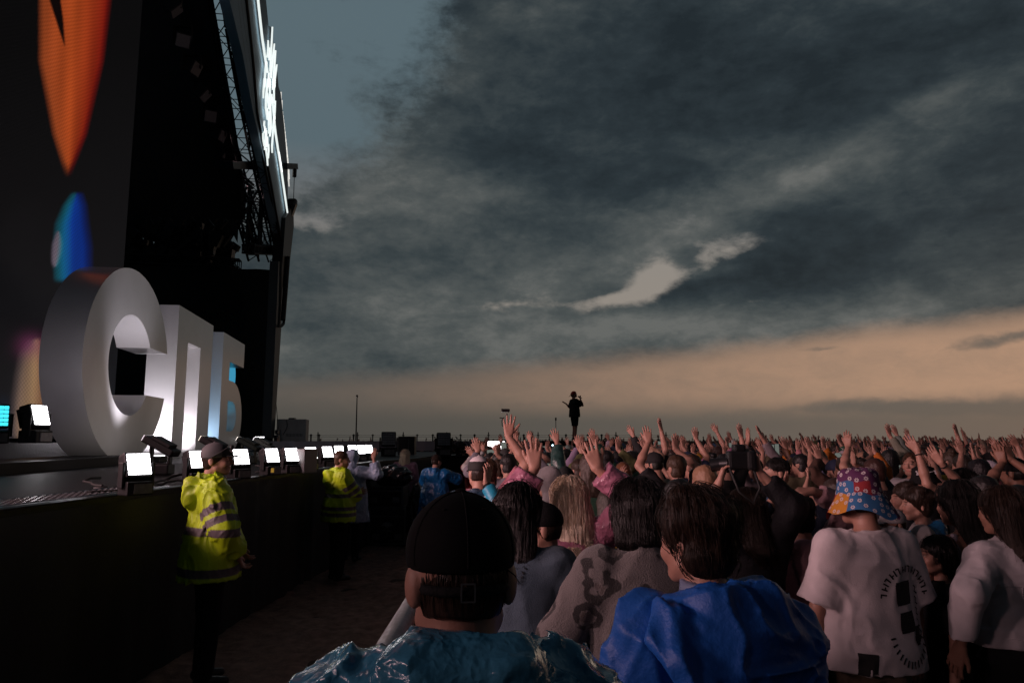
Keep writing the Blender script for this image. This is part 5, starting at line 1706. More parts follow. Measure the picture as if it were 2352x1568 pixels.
# ---------- cap worn backwards with white front panel, blue plastic cape
P = Person(1101, 1047, 6.0, 12, 'man in a white and black cap worn backwards with camouflage blue cape', SK_light, extra=.012, head=(2, -2, 0))
P.arm(-1); P.arm(1, px=(1117, 1112, 5.85), hd=(.12, .1, 1), pn=(-.8, .6, 0), hint=(.6, -.4, -1), curl=.25, spread=.5)
P.body(h=.012, hh=.006)
P.hairdo('undercap', 'dark', .008, 9)
def capback(v):
    q_ = P.F.loc(v); c = np.ones((len(v), 4)); c[:, :3] = (.016, .015, .015)
    m = (q_[:, 2] > .085) & (q_[:, 0] < .045); c[m, :3] = (.62, .55, .57)
    m = (q_[:, 2] > .06) & (q_[:, 0] >= .045); c[m, :3] = (.30, .03, .04)
    return c
parts = [(P.F.out(v), f) for v, f in capmesh('cap', .007)]
link('cap', np_mesh('cap', parts, mat('cap_panels', None, .8, attr='paint', var=.1), attrs={'paint': capback(np.concatenate([p[0] for p in parts]))}), P.root)
cape = plastic_mat('cape_camo', (.05, .08, .12), .25)
P.cloth('cape', [loft(top_rows(1.12, 1.15, .7, .03, .05), .03)] + shoulders(1.1, .08) + hood_down(.95, 1.43) + sleeve(P.arms[0], 1.8, .09, .085, .07) + sleeve(P.arms[1], 1.3, .09, .085, .08), cape, .012, folds(.013, seed=61, warp=1.1))
P.cloth('sleeve', sleeve(P.arms[1], 1.88, .05, .062, .05), mat('sleeve_cyan', (.02, .27, .42), .45, bump=.3), .01, folds(.006, seed=4), clip=(A_(-2, -2, P.arms[1].el[2] - .05), A_(2, 2, 3)))
bl = MB()
for k in range(3):
    p_ = P.arms[1].wr - nrm(P.arms[1].wr - P.arms[1].el) * (.012 + .014 * k); d = nrm(P.arms[1].wr - P.arms[1].el)
    a = nrm(np.cross(d, A_(0, 1, .2))); b_ = np.cross(d, a)
    bl.tube([p_ + (a * math.cos(t) + b_ * math.sin(t)) * .033 for t in np.linspace(0, 2 * math.pi, 14)], .005, 5)
bl.build('bracelet', M_rubber, parent=P.root)
P.trousers()

# ---------- the big bare arm raised straight up
P = Person(1122, 1052, 6.9, 10, 'person in a pink top with one thick bare arm stretched straight up', SK_light, extra=.01, head=(6, -4, 0))
P.arm(-1); P.arm(1, px=(1168, 1003, 6.85), hd=(.03, .05, 1), pn=(.0, 1, 0), hint=(.7, -.2, -.3), curl=.06, spread=1.0, tc=-.4, hs=1.2, L=(.335, .30))
P.body(h=.012, hh=.006, ar=1.3)
P.hairdo('short', 'brown', .01, 5, n=200, length=.08)
P.cloth('shirt', [loft(top_rows(1, 1, .85, .012), .03)] + shoulders(1) + P.sleeves(.75, .08, .075), cloth_mat('tee_pink', (.42, .14, .19)), .013, folds(seed=12))
P.trousers()

# ---------- grey hood up, beside the blond woman
P = Person(1264, 1070, 6.5, 30, 'person with a grey sweatshirt hood pulled up over the head', SK_light, extra=.03, head=(20, -4, 0))
P.body(h=.014)
gm = cloth_mat('sweat_grey', (.22, .20, .205))
P.cloth('hoodie', [loft(top_rows(1.02, 1.02, .85, .02), .03)] + shoulders(1.02, .07) + P.sleeves(1.95, .08, .07, .055), cloth_mat('sweat_green', (.02, .05, .045)), .013, folds(seed=14))
P.cloth('hood', [ell((0, -.02, .03), (.108, .125, .12), .02, P.F), cone(P.F.out(A_(0, -.05, -.08)), (0, -.05, 1.44), .085, .10, .04)], gm, .01, folds(.011, (8, 8, 5), 15), cuts=[ell((0, .13, -.02), (.075, .11, .10), .02, P.F, op='s')])
P.trousers()

# ---------- reddish hair, blue poncho, hand at the head
P = Person(1431, 1058, 7.0, 18, 'man with short reddish hair in a bright blue poncho, hand at his head', SK_mid, extra=.012, head=(-10, -3, 0))
P.arm(-1, px=(1428, 1110, 6.6), hd=(.1, .05, 1), pn=(.8, .5, 0), hint=(-1.2, -.5, -.9), curl=.3); P.arm(1)
P.body(h=.012, hh=.006)
P.hairdo('buzz', 'red', .009, 8)
pb = plastic_mat('poncho_bright_blue', (.012, .15, .42), .28)
P.cloth('poncho', [loft(top_rows(1.15, 1.15, .7, .03, .06), .03)] + shoulders(1.12, .085) + hood_down(1.0, 1.43) + sleeve(P.arms[0], .9, .1, .1) + sleeve(P.arms[1], 1.8, .1, .09, .08), pb, .013, folds(.014, seed=71, warp=1.1))
P.trousers()

# ---------- photographer with both arms up
P = Person(1716, 1116, 4.1, 12, 'woman with long reddish brown hair holding up a big black camera', SK_light, extra=.012, head=(10, -5, 0))
P.arm(-1, px=(1651, 1112, 3.95), hd=(.35, .1, 1), pn=(.75, -.1, .2), hint=(-1, -.3, -1), curl=.55, spread=.5)
P.arm(1, px=(1742, 1083, 3.95), hd=(-.25, .1, 1), pn=(-.8, -.1, 0), hint=(1, -.3, -.8), curl=.6, spread=.4)
P.body(h=.011, hh=.005)
P.hairdo('longer', 'dark', .009, 11, n=900, length=.5)
bj = cloth_mat('jacket_black', (.014, .014, .016), .7)
P.cloth('jacket', [loft(top_rows(1.03, 1.02, .85, .018), .03)] + shoulders(1.03, .07) + P.sleeves(1.72, .08, .072, .056) + collar(.07, 1.43, 1.48), bj, .012, folds(.009, seed=16))
wt = MB(); a = P.arms[0]; d = nrm(a.wr - a.el); p_ = a.wr - d * .035; a1 = nrm(np.cross(d, A_(0, 1, .2))); b1_ = np.cross(d, a1)
wt.tube([p_ + (a1 * math.cos(t) + b1_ * math.sin(t)) * .033 for t in np.linspace(0, 2 * math.pi, 14)], .006, 5); wt.build('watch', M_steel, parent=P.root)
P.trousers()
cmr = MB(); c0 = W(1697, 1056, 3.95)
cmr.box(c0, (.125, .075, .095), bev=.014); cmr.box(c0 + Vector((.0, 0, .062)), (.06, .07, .04), bev=.012); cmr.box(c0 + Vector((.055, -.012, -.002)), (.045, .1, .1), bev=.015)
co = cmr.build('photo_camera', mat('camera_black', (.01, .01, .011), .45, bump=.2, bs=200)); tag(co, 'big black photo camera with long lens held up above the crowd', 'camera')
le = MB(); L0 = c0 + Vector((-.05, 0, -.018)); le.tube([L0, L0 + Vector((-.04, .03, -.004)), L0 + Vector((-.041, .031, -.004)), L0 + Vector((-.085, .05, -.012))], .032, 14, r2=.035); le.build('lens', M_blackmetal, parent=co, smooth=True, angle=40)
sp_ = MB(); sp_.tube([c0 + Vector((.06, -.03, -.03)), c0 + Vector((.09, -.05, -.14)), c0 + Vector((.05, -.05, -.22)), c0 + Vector((-.02, -.05, -.16)), c0 + Vector((-.06, -.03, -.04))], .007, 6); sp_.build('strap', M_rubber, parent=co, smooth=True)

# ---------- dark haired man in profile
P = Person(1783, 1048, 6.3, 62, 'man with short dark hair and blue shirt seen in left profile', SK_light, extra=.015, head=(16, 4, 0))
P.body(h=.012)
P.hairdo('short', 'black', .008, 13, n=300, length=.07)
P.cloth('shirt', [loft(top_rows(1, 1, .85, .012), .03)] + shoulders(1) + P.sleeves(.7) + collar(.066, 1.43, 1.48), cloth_mat('tee_blue', (.05, .12, .24)), .013, folds(seed=17))
P.trousers()

# ---------- pink hoodie, right arm bent over the head
P = Person(1836, 1136, 4.3, 8, 'woman in a pale pink hoodie reaching a bent arm over dark hair', SK_mid, extra=.015, head=(10, -10, 0))
P.arm(-1, local=(-.26, .16, .95)); P.arm(1, px=(1872, 1128, 4.15), hd=(-1, .2, -.05), pn=(0, .6, -1), hint=(1, -.2, .55), curl=.85, spread=.1, tc=.6)
P.body(h=.011, hh=.005)
P.hairdo('updo', 'black', .009, 14, n=500, length=.14)
ph = cloth_mat('hoodie_pink', (.36, .20, .22), .9)
P.cloth('hoodie', [loft(top_rows(1.02, 1.05, .88, .022), .03)] + shoulders(1.02, .072) + P.sleeves(1.85, .082, .072, .056), ph, .011, folds(.012, (8, 8, 9), 18, .002))
P.cloth('hood', hood_down(1.0, 1.42, -.125) + [ell((0, -.15, 1.30), (.11, .045, .13), .05)], ph, .009, folds(.011, (8, 8, 8), 19), cuts=[ell((0, -.03, 1.54), (.08, .085, .12), .02, op='s')])
cz = MB(); cz.tube([(.17, -.10, 1.36), (.05, -.15, 1.22), (-.08, -.155, 1.08), (-.17, -.11, .96)], .006, 6); cz.build('bag_strap', mat('chain_strap', (.2, .17, .16), .4, metal=.6), parent=P.root)
P.trousers()

# ---------- floral bucket hat, white tee with black print
P = Person(1976, 1075, 3.75, 10, 'man in a patchwork daisy bucket hat and white printed tee', SK_mid, extra=.035, head=(12, -2, 0))
P.arm(-1, local=(-.285, .06, .86)); P.arm(1, local=(.29, .06, .86))
P.body(h=.011, hh=.006)
P.hairdo('undercap', 'dark', .008, 15)
wtm = cloth_mat('tee_white', (.60, .53, .545), .9, bs=220, bump=.35)
P.cloth('tshirt', [loft(top_rows(1.13, 1.10, .845, .026, .012), .03)] + shoulders(1.12, .074) + P.sleeves(.92, .086, .102) + collar(.07, 1.43, 1.488), wtm, .0095, folds(.014, (7.5, 7.5, 4), 81, .001, .8))
v, f = P.last
bvh = BVHTree.FromPolygons([tuple(p) for p in v], [tuple(q) for q in f])
def project(prn, x, z, off=.004):
    h = bvh.ray_cast(Vector((x, -1, z)), Vector((0, 1, 0)))
    return None if h[0] is None else h[0] + Vector((0, -off, 0))
pr = MB()
def pstroke(pts, wd=.009):
    seg = []
    for a, b in zip(pts, pts[1:]):
        n_ = max(1, int(math.hypot(b[0] - a[0], b[1] - a[1]) / .018))
        for i in range(n_): seg.append((a[0] + (b[0] - a[0]) * i / n_, a[1] + (b[1] - a[1]) * i / n_))
    seg.append(pts[-1])
    row = []
    for i, (x, z) in enumerate(seg):
        x0, z0 = seg[max(0, i - 1)]; x1, z1 = seg[min(len(seg) - 1, i + 1)]
        d = Vector((x1 - x0, z1 - z0)).normalized(); n_ = Vector((-d.y, d.x)) * wd / 2
        a, b = project(pr, x + n_.x, z + n_.y), project(pr, x - n_.x, z - n_.y)
        if a is None or b is None: return
        row.append((a, b))
    vs = [p for ab in row for p in ab]
    pr.add(vs, [(2 * i, 2 * i + 1, 2 * i + 3, 2 * i + 2) for i in range(len(row) - 1)])
def pblob(cx, cz, pts):
    n_ = 9
    for i in range(n_):
        t0, t1 = -1 + 2 * i / n_, -1 + 2 * (i + 1) / n_
        for j in range(n_):
            s0, s1 = -1 + 2 * j / n_, -1 + 2 * (j + 1) / n_
            q = [project(pr, cx + pts * .9 * s * (1 - .12 * t * t), cz + pts * t) for s, t in ((s0, t0), (s1, t0), (s1, t1), (s0, t1))]
            if all(q): pr.add(q, [(0, 1, 2, 3)])
rs = random.Random(9)
# short separate dashes set in an arch above and below a plain dark rounded patch
for i in range(17):
    a = R(172 - i * 10.3); cx, cz = .105, 1.185
    d, t_ = (math.cos(a), math.sin(a)), (-math.sin(a), math.cos(a))
    r0 = .118
    pstroke([(cx + d[0] * r0, cz + d[1] * r0), (cx + d[0] * (r0 + .030), cz + d[1] * (r0 + .030))], .0075)
    if i % 3 == 0: pstroke([(cx + d[0] * (r0 + .028), cz + d[1] * (r0 + .028)), (cx + d[0] * (r0 + .028) + t_[0] * .016, cz + d[1] * (r0 + .028) + t_[1] * .016)], .0065)
    if i % 3 == 1: pstroke([(cx + d[0] * (r0 + .012), cz + d[1] * (r0 + .012)), (cx + d[0] * (r0 + .012) - t_[0] * .014, cz + d[1] * (r0 + .012) - t_[1] * .014)], .0065)
for i in range(13):
    a = R(188 + i * 12); cx, cz = .10, 1.03
    d = (math.cos(a), math.sin(a)); r0 = .125
    pstroke([(cx + d[0] * r0 * .75, cz + d[1] * r0), (cx + d[0] * (r0 + .034) * .75, cz + d[1] * (r0 + .034))], .0075)
for (cx, cz, hw, hh) in ((.082, 1.205, .050, .058), (.088, 1.075, .046, .052)):
    n_ = int(hh * 2 / .0105)
    for i in range(n_ + 1):
        t = -1 + 2 * i / n_; w_ = hw * max(0.0, 1 - abs(t) ** 5) ** .2
        if w_ > .012: pstroke([(cx - w_, cz + t * hh), (cx + w_, cz + t * hh + .006)], .0114)
for i in range(8): pstroke([(.128 + .006 * math.sin(i), 1.05 - i * .0105), (.168 + .008 * math.cos(i * 1.3), 1.052 - i * .0105)], .0112)
for i in range(5):
    z = 1.235 - i * .05; pstroke([(.168, z), (.182, z - .012), (.172, z - .028), (.19, z - .04)], .007)
for i in range(9): pstroke([(-.17, .94 - i * .014), (-.085 - .004 * i * .3, .935 - i * .014)], .0165)
pr.build('print', mat('print_black', (.012, .012, .013), .8, var=0), parent=P.root)
P.trousers(CL_khaki)
def bucket_hat(P):
    n, m = 190, 56
    prof = [(0.0, .138), (.04, .137), (.075, .130), (.090, .112), (.096, .08), (.101, .04), (.105, .022), (.112, .010), (.130, -.022), (.150, -.058), (.163, -.083)]
    tt = np.linspace(0, 1, len(prof)); t = np.linspace(0, 1, m)
    rr = np.interp(t, tt, [p[0] for p in prof]); zz = np.interp(t, tt, [p[1] for p in prof])
    th = np.linspace(0, 2 * math.pi, n, endpoint=False)
    T, TH = np.meshgrid(t, th, indexing='ij')
    r = rr[:, None] * (1 + .0 * TH); z = zz[:, None] + 0 * TH
    wob = np.clip((T - .55) / .45, 0, 1)
    z = z + wob * (.022 * np.sin(2 * TH + .6) + .012 * np.sin(5 * TH + 1)) + .004 * np.sin(7 * TH + 9 * T)
    r = r * (1 + .02 * np.sin(3 * TH + 4 * T))
    v = np.stack([r * np.cos(TH) * .94, r * np.sin(TH) * 1.1 - .014, z + .012], -1)
    col = np.ones((m, n, 4))
    pal = dict(purple=(.085, .018, .075), blue=(.025, .12, .28), red=(.26, .016, .022), orange=(.50, .20, .018), dk=(.035, .012, .05))
    deg = np.degrees(TH) % 360
    for i in range(m):
        for j in range(n):
            d, q_ = deg[i, j], t[i]
            if q_ < .40: c = pal['purple']
            elif q_ < .66: c = [pal['blue'], pal['red'], pal['purple'], pal['blue'], pal['blue'], pal['red'], pal['purple'], pal['red']][int(((d + 20) % 360) // 45)]
            else: c = [pal['blue'], pal['blue'], pal['purple'], pal['red'], pal['blue'], pal['purple'], pal['red'], pal['orange']][int(((d + 163) % 360) // 45)]
            col[i, j, :3] = c
    idx = np.arange(n * m).reshape(m, n)
    f = np.stack([idx[:-1], np.roll(idx, -1, 1)[:-1], np.roll(idx, -1, 1)[1:], idx[1:]], -1).reshape(-1, 4)
    V = v.reshape(-1, 3); C = col.reshape(-1, 4)
    # daisies stitched over the cloth
    rs = np.random.RandomState(3)
    dv, df, dc = [], [], []
    def surf(ti, tj):
        i = int(np.clip(ti * (m - 1), 1, m - 2)); j = int((tj % (2 * math.pi)) / (2 * math.pi) * n) % n
        p = v[i, j]; du = v[i, (j + 1) % n] - v[i, j - 1]; dt = v[i + 1, j] - v[i - 1, j]
        du = nrm(du); dt = nrm(dt - du * (dt @ du)); nn = nrm(np.cross(dt, du)) 
        if nn @ A_(p[0], p[1], .02 + max(0, p[2])) < 0: nn = -nn
        return p, du, dt, nn
    pts = []
    for _ in range(900):
        ti, tj = rs.uniform(.06, .97), rs.uniform(0, 2 * math.pi)
        p, du, dt, nn = surf(ti, tj)
        if all(np.linalg.norm(p - q_) > .027 for q_ in pts):
            pts.append(p); a0 = rs.uniform(0, 2)
            for k in range(8):
                a = a0 + k * math.pi / 4; d1 = du * math.cos(a) + dt * math.sin(a); d2 = np.cross(nn, d1)
                c0 = p + nn * .0016
                o = len(dv); dv.extend([c0 + d1 * .0025, c0 + d1 * .0075 + d2 * .0027, c0 + d1 * .0125, c0 + d1 * .0075 - d2 * .0027]); df.append((o, o + 1, o + 2, o + 3)); dc += [(.62, .54, .56, 1)] * 4
    F = P.F
    allv = np.concatenate([V, np.array(dv)]); allf = np.concatenate([f, np.array(df) + len(V)]); allc = np.concatenate([C, np.array(dc)])
    me = np_mesh('bucket_hat', [(F.out(allv), allf)], mat('hat_patchwork', None, .85, attr='paint', var=.12, bump=.3, bs=200), attrs={'paint': allc})
    link('bucket_hat', me, P.root)
bucket_hat(P)

# ---------- white denim jacket with very long hair, right frame edge
P = Person(2306, 1114, 3.8, 14, 'woman with very long brown hair in a white denim jacket', SK_tan, extra=.015, head=(12, -3, 0), w=.98)
P.arm(-1, px=(2206, 1482, 3.65), hd=(-.25, .25, -1), pn=(.7, .3, .2), hint=(-.5, -.6, .1), curl=.3, spread=.8); P.arm(1)
P.body(h=.011, hh=.0045)
P.hairdo('longer', 'dark', .009, 16, n=1300, length=.55)
wd = cloth_mat('denim_white', (.46, .42, .44), .85, bs=240)
P.cloth('jacket', [loft(top_rows(1.1, 1.04, .98, .032), .03)] + shoulders(1.1, .07) + P.sleeves(1.80, .080, .074, .062) + collar(.075, 1.43, 1.5), wd, .0095, folds(.015, (9, 9, 5), 91, .002, .9))
hb_ = MB()
bvh = BVHTree.FromPolygons([tuple(p) for p in P.last[0]], [tuple(q) for q in P.last[1]])
def seam(pts):
    o = []
    for x, z in pts:
        h = bvh.ray_cast(Vector((x, -1, z)), Vector((0, 1, 0)))
        if h[0]: o.append(h[0] + Vector((0, -.001, 0)))
    if len(o) > 1: hb_.tube(o, .0028, 4)
seam([(-.2 + .02 * i, 1.28) for i in range(21)]); seam([(-.1, 1.28 - .02 * i) for i in range(14)]); seam([(.1, 1.28 - .02 * i) for i in range(14)]); seam([(-.19 + .02 * i, 1.03) for i in range(20)])
hb_.build('seams', wd, parent=P.root)
P.trousers()

# ---------- very long black hair and a white strap
P = Person(2205, 1100, 4.1, 16, 'woman with long black hair and a white top strap over bare shoulder', SK_mid, extra=.015, head=(10, -4, 0))
P.arm(-1, local=(-.27, .12, .92)); P.arm(1)
P.body(h=.011)
P.hairdo('longer', 'black', .009, 18, n=1000, length=.55)
sm = cloth_mat('strap_top', (.45, .36, .42))
P.cloth('top', [loft([(.84, .185, .132, 0), (1.06, .165, .118, 0), (1.26, .172, .124, 0)], .03), cone((-.125, -.115, 1.24), (-.12, -.04, 1.46), .014, .014, .02), cone((-.12, -.04, 1.46), (-.11, .08, 1.35), .014, .014, .02)], sm, .012, folds(.006, seed=23))
P.trousers()

# ---------- girl in black looking left
P = Person(2150, 1226, 4.0, 76, 'girl with loose dark hair and black top looking left', SK_mid, extra=.015, head=(14, 2, 0))
P.body(h=.010)
P.hairdo('long', 'black', .008, 19, n=700, length=.4)
P.cloth('shirt', [loft(top_rows(.95, 1, .85, .01), .03)] + shoulders(.95) + P.sleeves(.75), cloth_mat('tee_black_girl', (.011, .011, .012)), .012, folds(seed=24))
nk = MB(); nk.tube([(.072 * math.cos(a), -.02 + .075 * math.sin(a), 1.462 - .02 * math.sin(a)) for a in np.linspace(0, 2 * math.pi, 22)], .004, 5); nk.build('necklace', M_steel, parent=P.root)
P.trousers()

# ---------- two women watching side by side
P = Person(2080, 1110, 5.9, 72, 'woman with parted dark hair and pale face behind her look-alike neighbour', SK_light, extra=.012, head=(10, 0, 0))
P.body(h=.010); P.hairdo('updo', 'dark', .008, 20, n=200, length=.1)
P.cloth('shirt', [loft(top_rows(.98, 1, .85, .012), .03)] + shoulders(.98) + P.sleeves(1.9), cloth_mat('top_dark', (.03, .03, .035)), .014, folds(seed=25)); P.trousers()
P = Person(2108, 1121, 5.4, 62, 'woman with tied back hair, blue plastic hood and white burgundy jacket', SK_light, extra=.012, head=(10, 0, 0))
P.body(h=.010); P.hairdo('updo', 'dark', .008, 22, n=200, length=.1)
def jk(v):
    c = np.ones((len(v), 4)); c[:, :3] = (.42, .38, .38)
    m = (v[:, 2] < 1.34) & (v[:, 2] > 1.27); c[m, :3] = (.07, .012, .016)
    m = (v[:, 2] <= 1.27); c[m, :3] = (.015, .014, .015); return c
P.cloth('jacket', [loft(top_rows(1.05, 1.02, .85, .02), .03)] + shoulders(1.05, .075) + P.sleeves(1.92, .085, .075, .058), mat('jacket_blocks', None, .8, attr='paint', bump=.4), .011, folds(.009, seed=26), paint=jk)
P.cloth('plastic_hood', hood_down(1.05, 1.42, -.11) + drape(3, .15, 1.44, -.14, .06, .016), plastic_mat('hood_blue', (.02, .12, .27)), .01, folds(.012, seed=27), cuts=[ell((0, -.03, 1.54), (.08, .085, .12), .02, op='s')]); P.trousers()

# ---------- child in a pale cap
P = Person(2052, 1165, 5.2, 82, 'child in a pale grey baseball cap looking left', SK_light, extra=.02, head=(8, -2, 0))
P.body(h=.011); P.hairdo('undercap', 'dark', .008, 30)
cp = P.hat(cloth_mat('cap_pale', (.36, .33, .34)), h=.007)
em_ = MB(); em_.tube([P.F.out(A_(-.0905 + .004 * abs(math.cos(a)), .0 + .016 * math.cos(a), .065 + .02 * math.sin(a))) for a in np.linspace(0, 2 * math.pi, 12)], .0025, 4); em_.build('badge', M_rubber, parent=cp)
P.cloth('jacket', [loft(top_rows(1, 1, .85, .02), .03)] + shoulders(1, .07) + P.sleeves(1.9), cloth_mat('child_jacket', (.05, .045, .05)), .014, folds(seed=28)); P.trousers()

# ---------- man in a pale tee turned to us, and man in a black bucket hat
P = Person(2093, 1036, 8.0, 128, 'man with short hair in a pale tee turned towards the camera', SK_light, extra=.012, head=(4, 0, 0))
P.body(h=.010); P.hairdo('short', 'brown', .008, 31, n=150, length=.06)
P.cloth('tshirt', [loft(top_rows(1.05, 1.03, .82, .015), .03)] + shoulders(1.05) + P.sleeves(.75), cloth_mat('tee_pale', (.46, .42, .44)), .013, folds(seed=32)); P.trousers()
P = Person(2126, 1068, 6.6, 66, 'man in a black bucket hat with white stitched arrow', SK_light, extra=.025, head=(12, -3, 0))
P.body(h=.010); P.hairdo('undercap', 'black', .009, 33)
lt = MB(); n = 40
prof = [(0.001, .137), (.06, .132), (.092, .116), (.102, .05), (.108, .03), (.128, .004), (.142, -.018)]
M3 = Matrix(P.F.R.tolist())
lt.lathe(prof, Vector(P.F.t) + Vector((0, -.005, .0)), 40, M=M3)
hh_ = lt.build('bucket_hat', cloth_mat('hat_black', (.012, .012, .013)), parent=P.root, smooth=True)
aw = MB()
aw.tube([P.F.out(A_(-.103 * math.cos(a) , .103 * math.sin(a) - .005, .075 - .012 * math.sin(a * 2))) for a in np.linspace(-.9, .9, 14)], .004, 4)
for a in (-.85, .75):
    for k in (-1, 0, 1): aw.box(P.F.out(A_(-.105 * math.cos(a + .07 * k), .105 * math.sin(a + .07 * k) - .005, .078 + .012 * k)), (.014, .014, .012))
aw.build('stitching', mat('stitch_white', (.6, .56, .58), .7), parent=hh_)
P.cloth('shirt', [loft(top_rows(1.03, 1, .85, .014), .03)] + shoulders(1.03) + P.sleeves(.8), cloth_mat('tee_dark2', (.014, .014, .016)), .014, folds(seed=34)); P.trousers()

# ---------- woman with braceleted arms reaching to upper left
P = Person(2213, 1072, 6.4, 22, 'dark haired woman reaching both braceleted arms towards upper left', SK_light, extra=.012, head=(14, -4, 0))
P.arm(-1, px=(2108, 1036, 6.3), hd=(-.45, .3, 1), pn=(.7, .6, .3), hint=(-.2, -.3, -1), curl=.08, spread=.6, L=(.33, .29))
P.arm(1, px=(2147, 1048, 6.2), hd=(-.6, .25, 1), pn=(.6, .6, .5), hint=(.3, -.3, -1), curl=.12, spread=.5, L=(.33, .29))
P.body(h=.011, hh=.0055); P.hairdo('ponytail', 'black', .009, 35, n=300, length=.2)
P.cloth('top', [loft(top_rows(1, 1, .85, .012), .03)] + shoulders(1) + P.sleeves(.55), cloth_mat('top_black', (.013, .013, .014)), .013, folds(seed=36)); P.trousers()
bl = MB()
for a in P.arms:
    d = nrm(a.wr - a.el); p_ = a.wr - d * .03; a1 = nrm(np.cross(d, A_(0, 1, .2))); b1_ = np.cross(d, a1)
    bl.tube([p_ + (a1 * math.cos(t) + b1_ * math.sin(t)) * .031 for t in np.linspace(0, 2 * math.pi, 12)], .0055, 4)
bl.build('bracelet', M_rubber, parent=P.root)

# ---------- raised sleeved hands and the right-edge pair
P = Person(1736, 1052, 9.0, 14, 'person with grey sleeves stretching both hands highest above the crowd', SK_light, extra=.012)
P.arm(-1, px=(1719, 1013, 8.9), hd=(.0, .1, 1), pn=(1, .3, 0), hint=(-.5, -.2, -1), curl=.1, spread=.2, L=(.33, .29)); P.arm(1, px=(1751, 1006, 8.9), hd=(-.4, .1, 1), pn=(-.8, .6, 0), hint=(1, -.2, -1), curl=.1, spread=.3, L=(.33, .29))
P.body(h=.012, hh=.006); P.hairdo('short', 'black', .01, 41)
P.cloth('sweater', [loft(top_rows(1, 1, .85, .012), .03)] + shoulders(1) + P.sleeves(1.75, .075, .065, .05), cloth_mat('sweat_lilac', (.26, .21, .23)), .013, folds(seed=42)); P.trousers()
P = Person(2330, 1048, 6.3, 18, 'person in a black cap raising open hands at the right frame edge', SK_tan, extra=.02)
P.arm(-1, px=(2303, 1062, 6.2), hd=(-.1, .2, 1), pn=(.6, .6, 0), hint=(-.6, -.3, -1), curl=.2, spread=.7); P.arm(1, px=(2322, 1056, 6.2), hd=(-.15, .2, 1), pn=(-.3, .9, 0), hint=(1, -.2, -1), curl=.15, spread=.9)
P.body(h=.012, hh=.0055); P.hairdo('undercap', 'black', .009, 43); P.hat(cloth_mat('cap_black3', (.012, .012, .013)))
P.cloth('tshirt', [loft(top_rows(1.05, 1, .85, .014), .03)] + shoulders(1.05) + P.sleeves(.8), cloth_mat('tee_wine', (.10, .03, .035)), .013, folds(seed=44)); P.trousers()

# ---------- hands clapping between the hoodie and the photographer
P = Person(1800, 1143, 5.0, 10, 'dark haired woman with pale nails raising a flat hand beside the fist', SK_light, extra=.012)
P.arm(-1, px=(1790, 1131, 4.85), hd=(.5, .15, .75), pn=(-.5, .7, .5), hint=(-1, -.3, -1), curl=.1, spread=.55); P.arm(1, px=(1851, 1122, 4.85), hd=(.35, .2, .8), pn=(-.7, .5, .2), hint=(1, -.3, -1), curl=.25, spread=.8)
P.body(h=.012, hh=.005); P.hairdo('bob', 'black', .01, 45, n=300, length=.15)
P.cloth('shirt', [loft(top_rows(1, 1, .85, .012), .03)] + shoulders(1) + P.sleeves(1.5, .07, .06, .05), cloth_mat('top_navy', (.012, .016, .028)), .013, folds(seed=46)); P.trousers()

# ---------- the guards
def hivis_paint(P, zb):
    def f(v):
        c = np.ones((len(v), 4)); c[:, :3] = (.46, .64, .012)
        g = (.115, .092, .10)
        for z0, z1 in zb: c[(v[:, 2] > z0) & (v[:, 2] < z1), :3] = g
        for a in P.arms:
            ba = a.el - a.sh; t = ((v - a.sh) @ ba) / (ba @ ba); dist = np.linalg.norm(v - (a.sh + np.clip(t, 0, 1)[:, None] * ba), axis=1)
            m = (dist < .14) & (((t > .42) & (t < .62)) | ((t > .74) & (t < .93)))
            m &= (np.abs(v[:, 0]) > .15)
            c[m, :3] = g
            un = (dist < .13) & (np.abs(v[:, 0]) > .17) & ~m & (t > .3) & (t < 1)
            c[un, :3] = (.46, .64, .012)
        return c
    return f
HV = mat('hivis_yellow', None, .5, attr='paint', var=.08, bump=.35, bs=45, spec=.4)
P = Person(496, 1014, 6.2, -62, 'guard in a yellow jacket and dark baseball cap standing by the floodlights', SK_light, extra=.02, head=(-12, 3, 0))
P.arm(-1, local=(-.12, .22, .95), curl=.5); P.arm(1, local=(.20, .17, .93), curl=.6)
P.body(h=.010, hh=.006)
P.hairdo('buzz', 'dark', .008, 50)
def gcap(v):
    q_ = P.F.loc(v); c = np.ones((len(v), 4)); c[:, :3] = (.09, .085, .09); c[q_[:, 1] > .045, :3] = (.018, .018, .02); return c
parts = [(P.F.out(v), f) for v, f in capmesh('cap', .006)]
link('cap', np_mesh('cap', parts, mat('cap_grey_black', None, .8, attr='paint', var=.1), attrs={'paint': gcap(np.concatenate([p[0] for p in parts]))}), P.root)
sg_ = MB(); sg_.tube([P.F.out(A_(s_ * .09, y_, .03 + .012 * (y_ > .05))) for s_, y_ in ((-1, -.06), (-1, .05))] , .004, 5)
sg_.tube([P.F.out(A_(.092, -.06, .0)), P.F.out(A_(.094, .02, .045)), P.F.out(A_(.085, .085, .085))], .004, 5)
for s_ in (-1, 1): sg_.box(P.F.out(A_(s_ * .035, .107, .085)), (.055, .02, .035), bev=.008)
sg_.box(P.F.out(A_(0, .112, .09)), (.03, .012, .012))
sg_.build('sunglasses', M_rubber, parent=P.root)
P.cloth('jacket', [loft(top_rows(1.12, 1.12, .76, .04, .05), .03)] + shoulders(1.12, .09) + P.sleeves(1.86, .108, .105, .08) + collar(.082, 1.43, 1.535) + hood_down(1.08, 1.41, -.14), HV, .0085, folds(.020, (8, 8, 5), 101, .001, 1.2, 3), paint=hivis_paint(P, [(1.09, 1.15), (.80, .86)]))
P.trousers(thick=1.25)
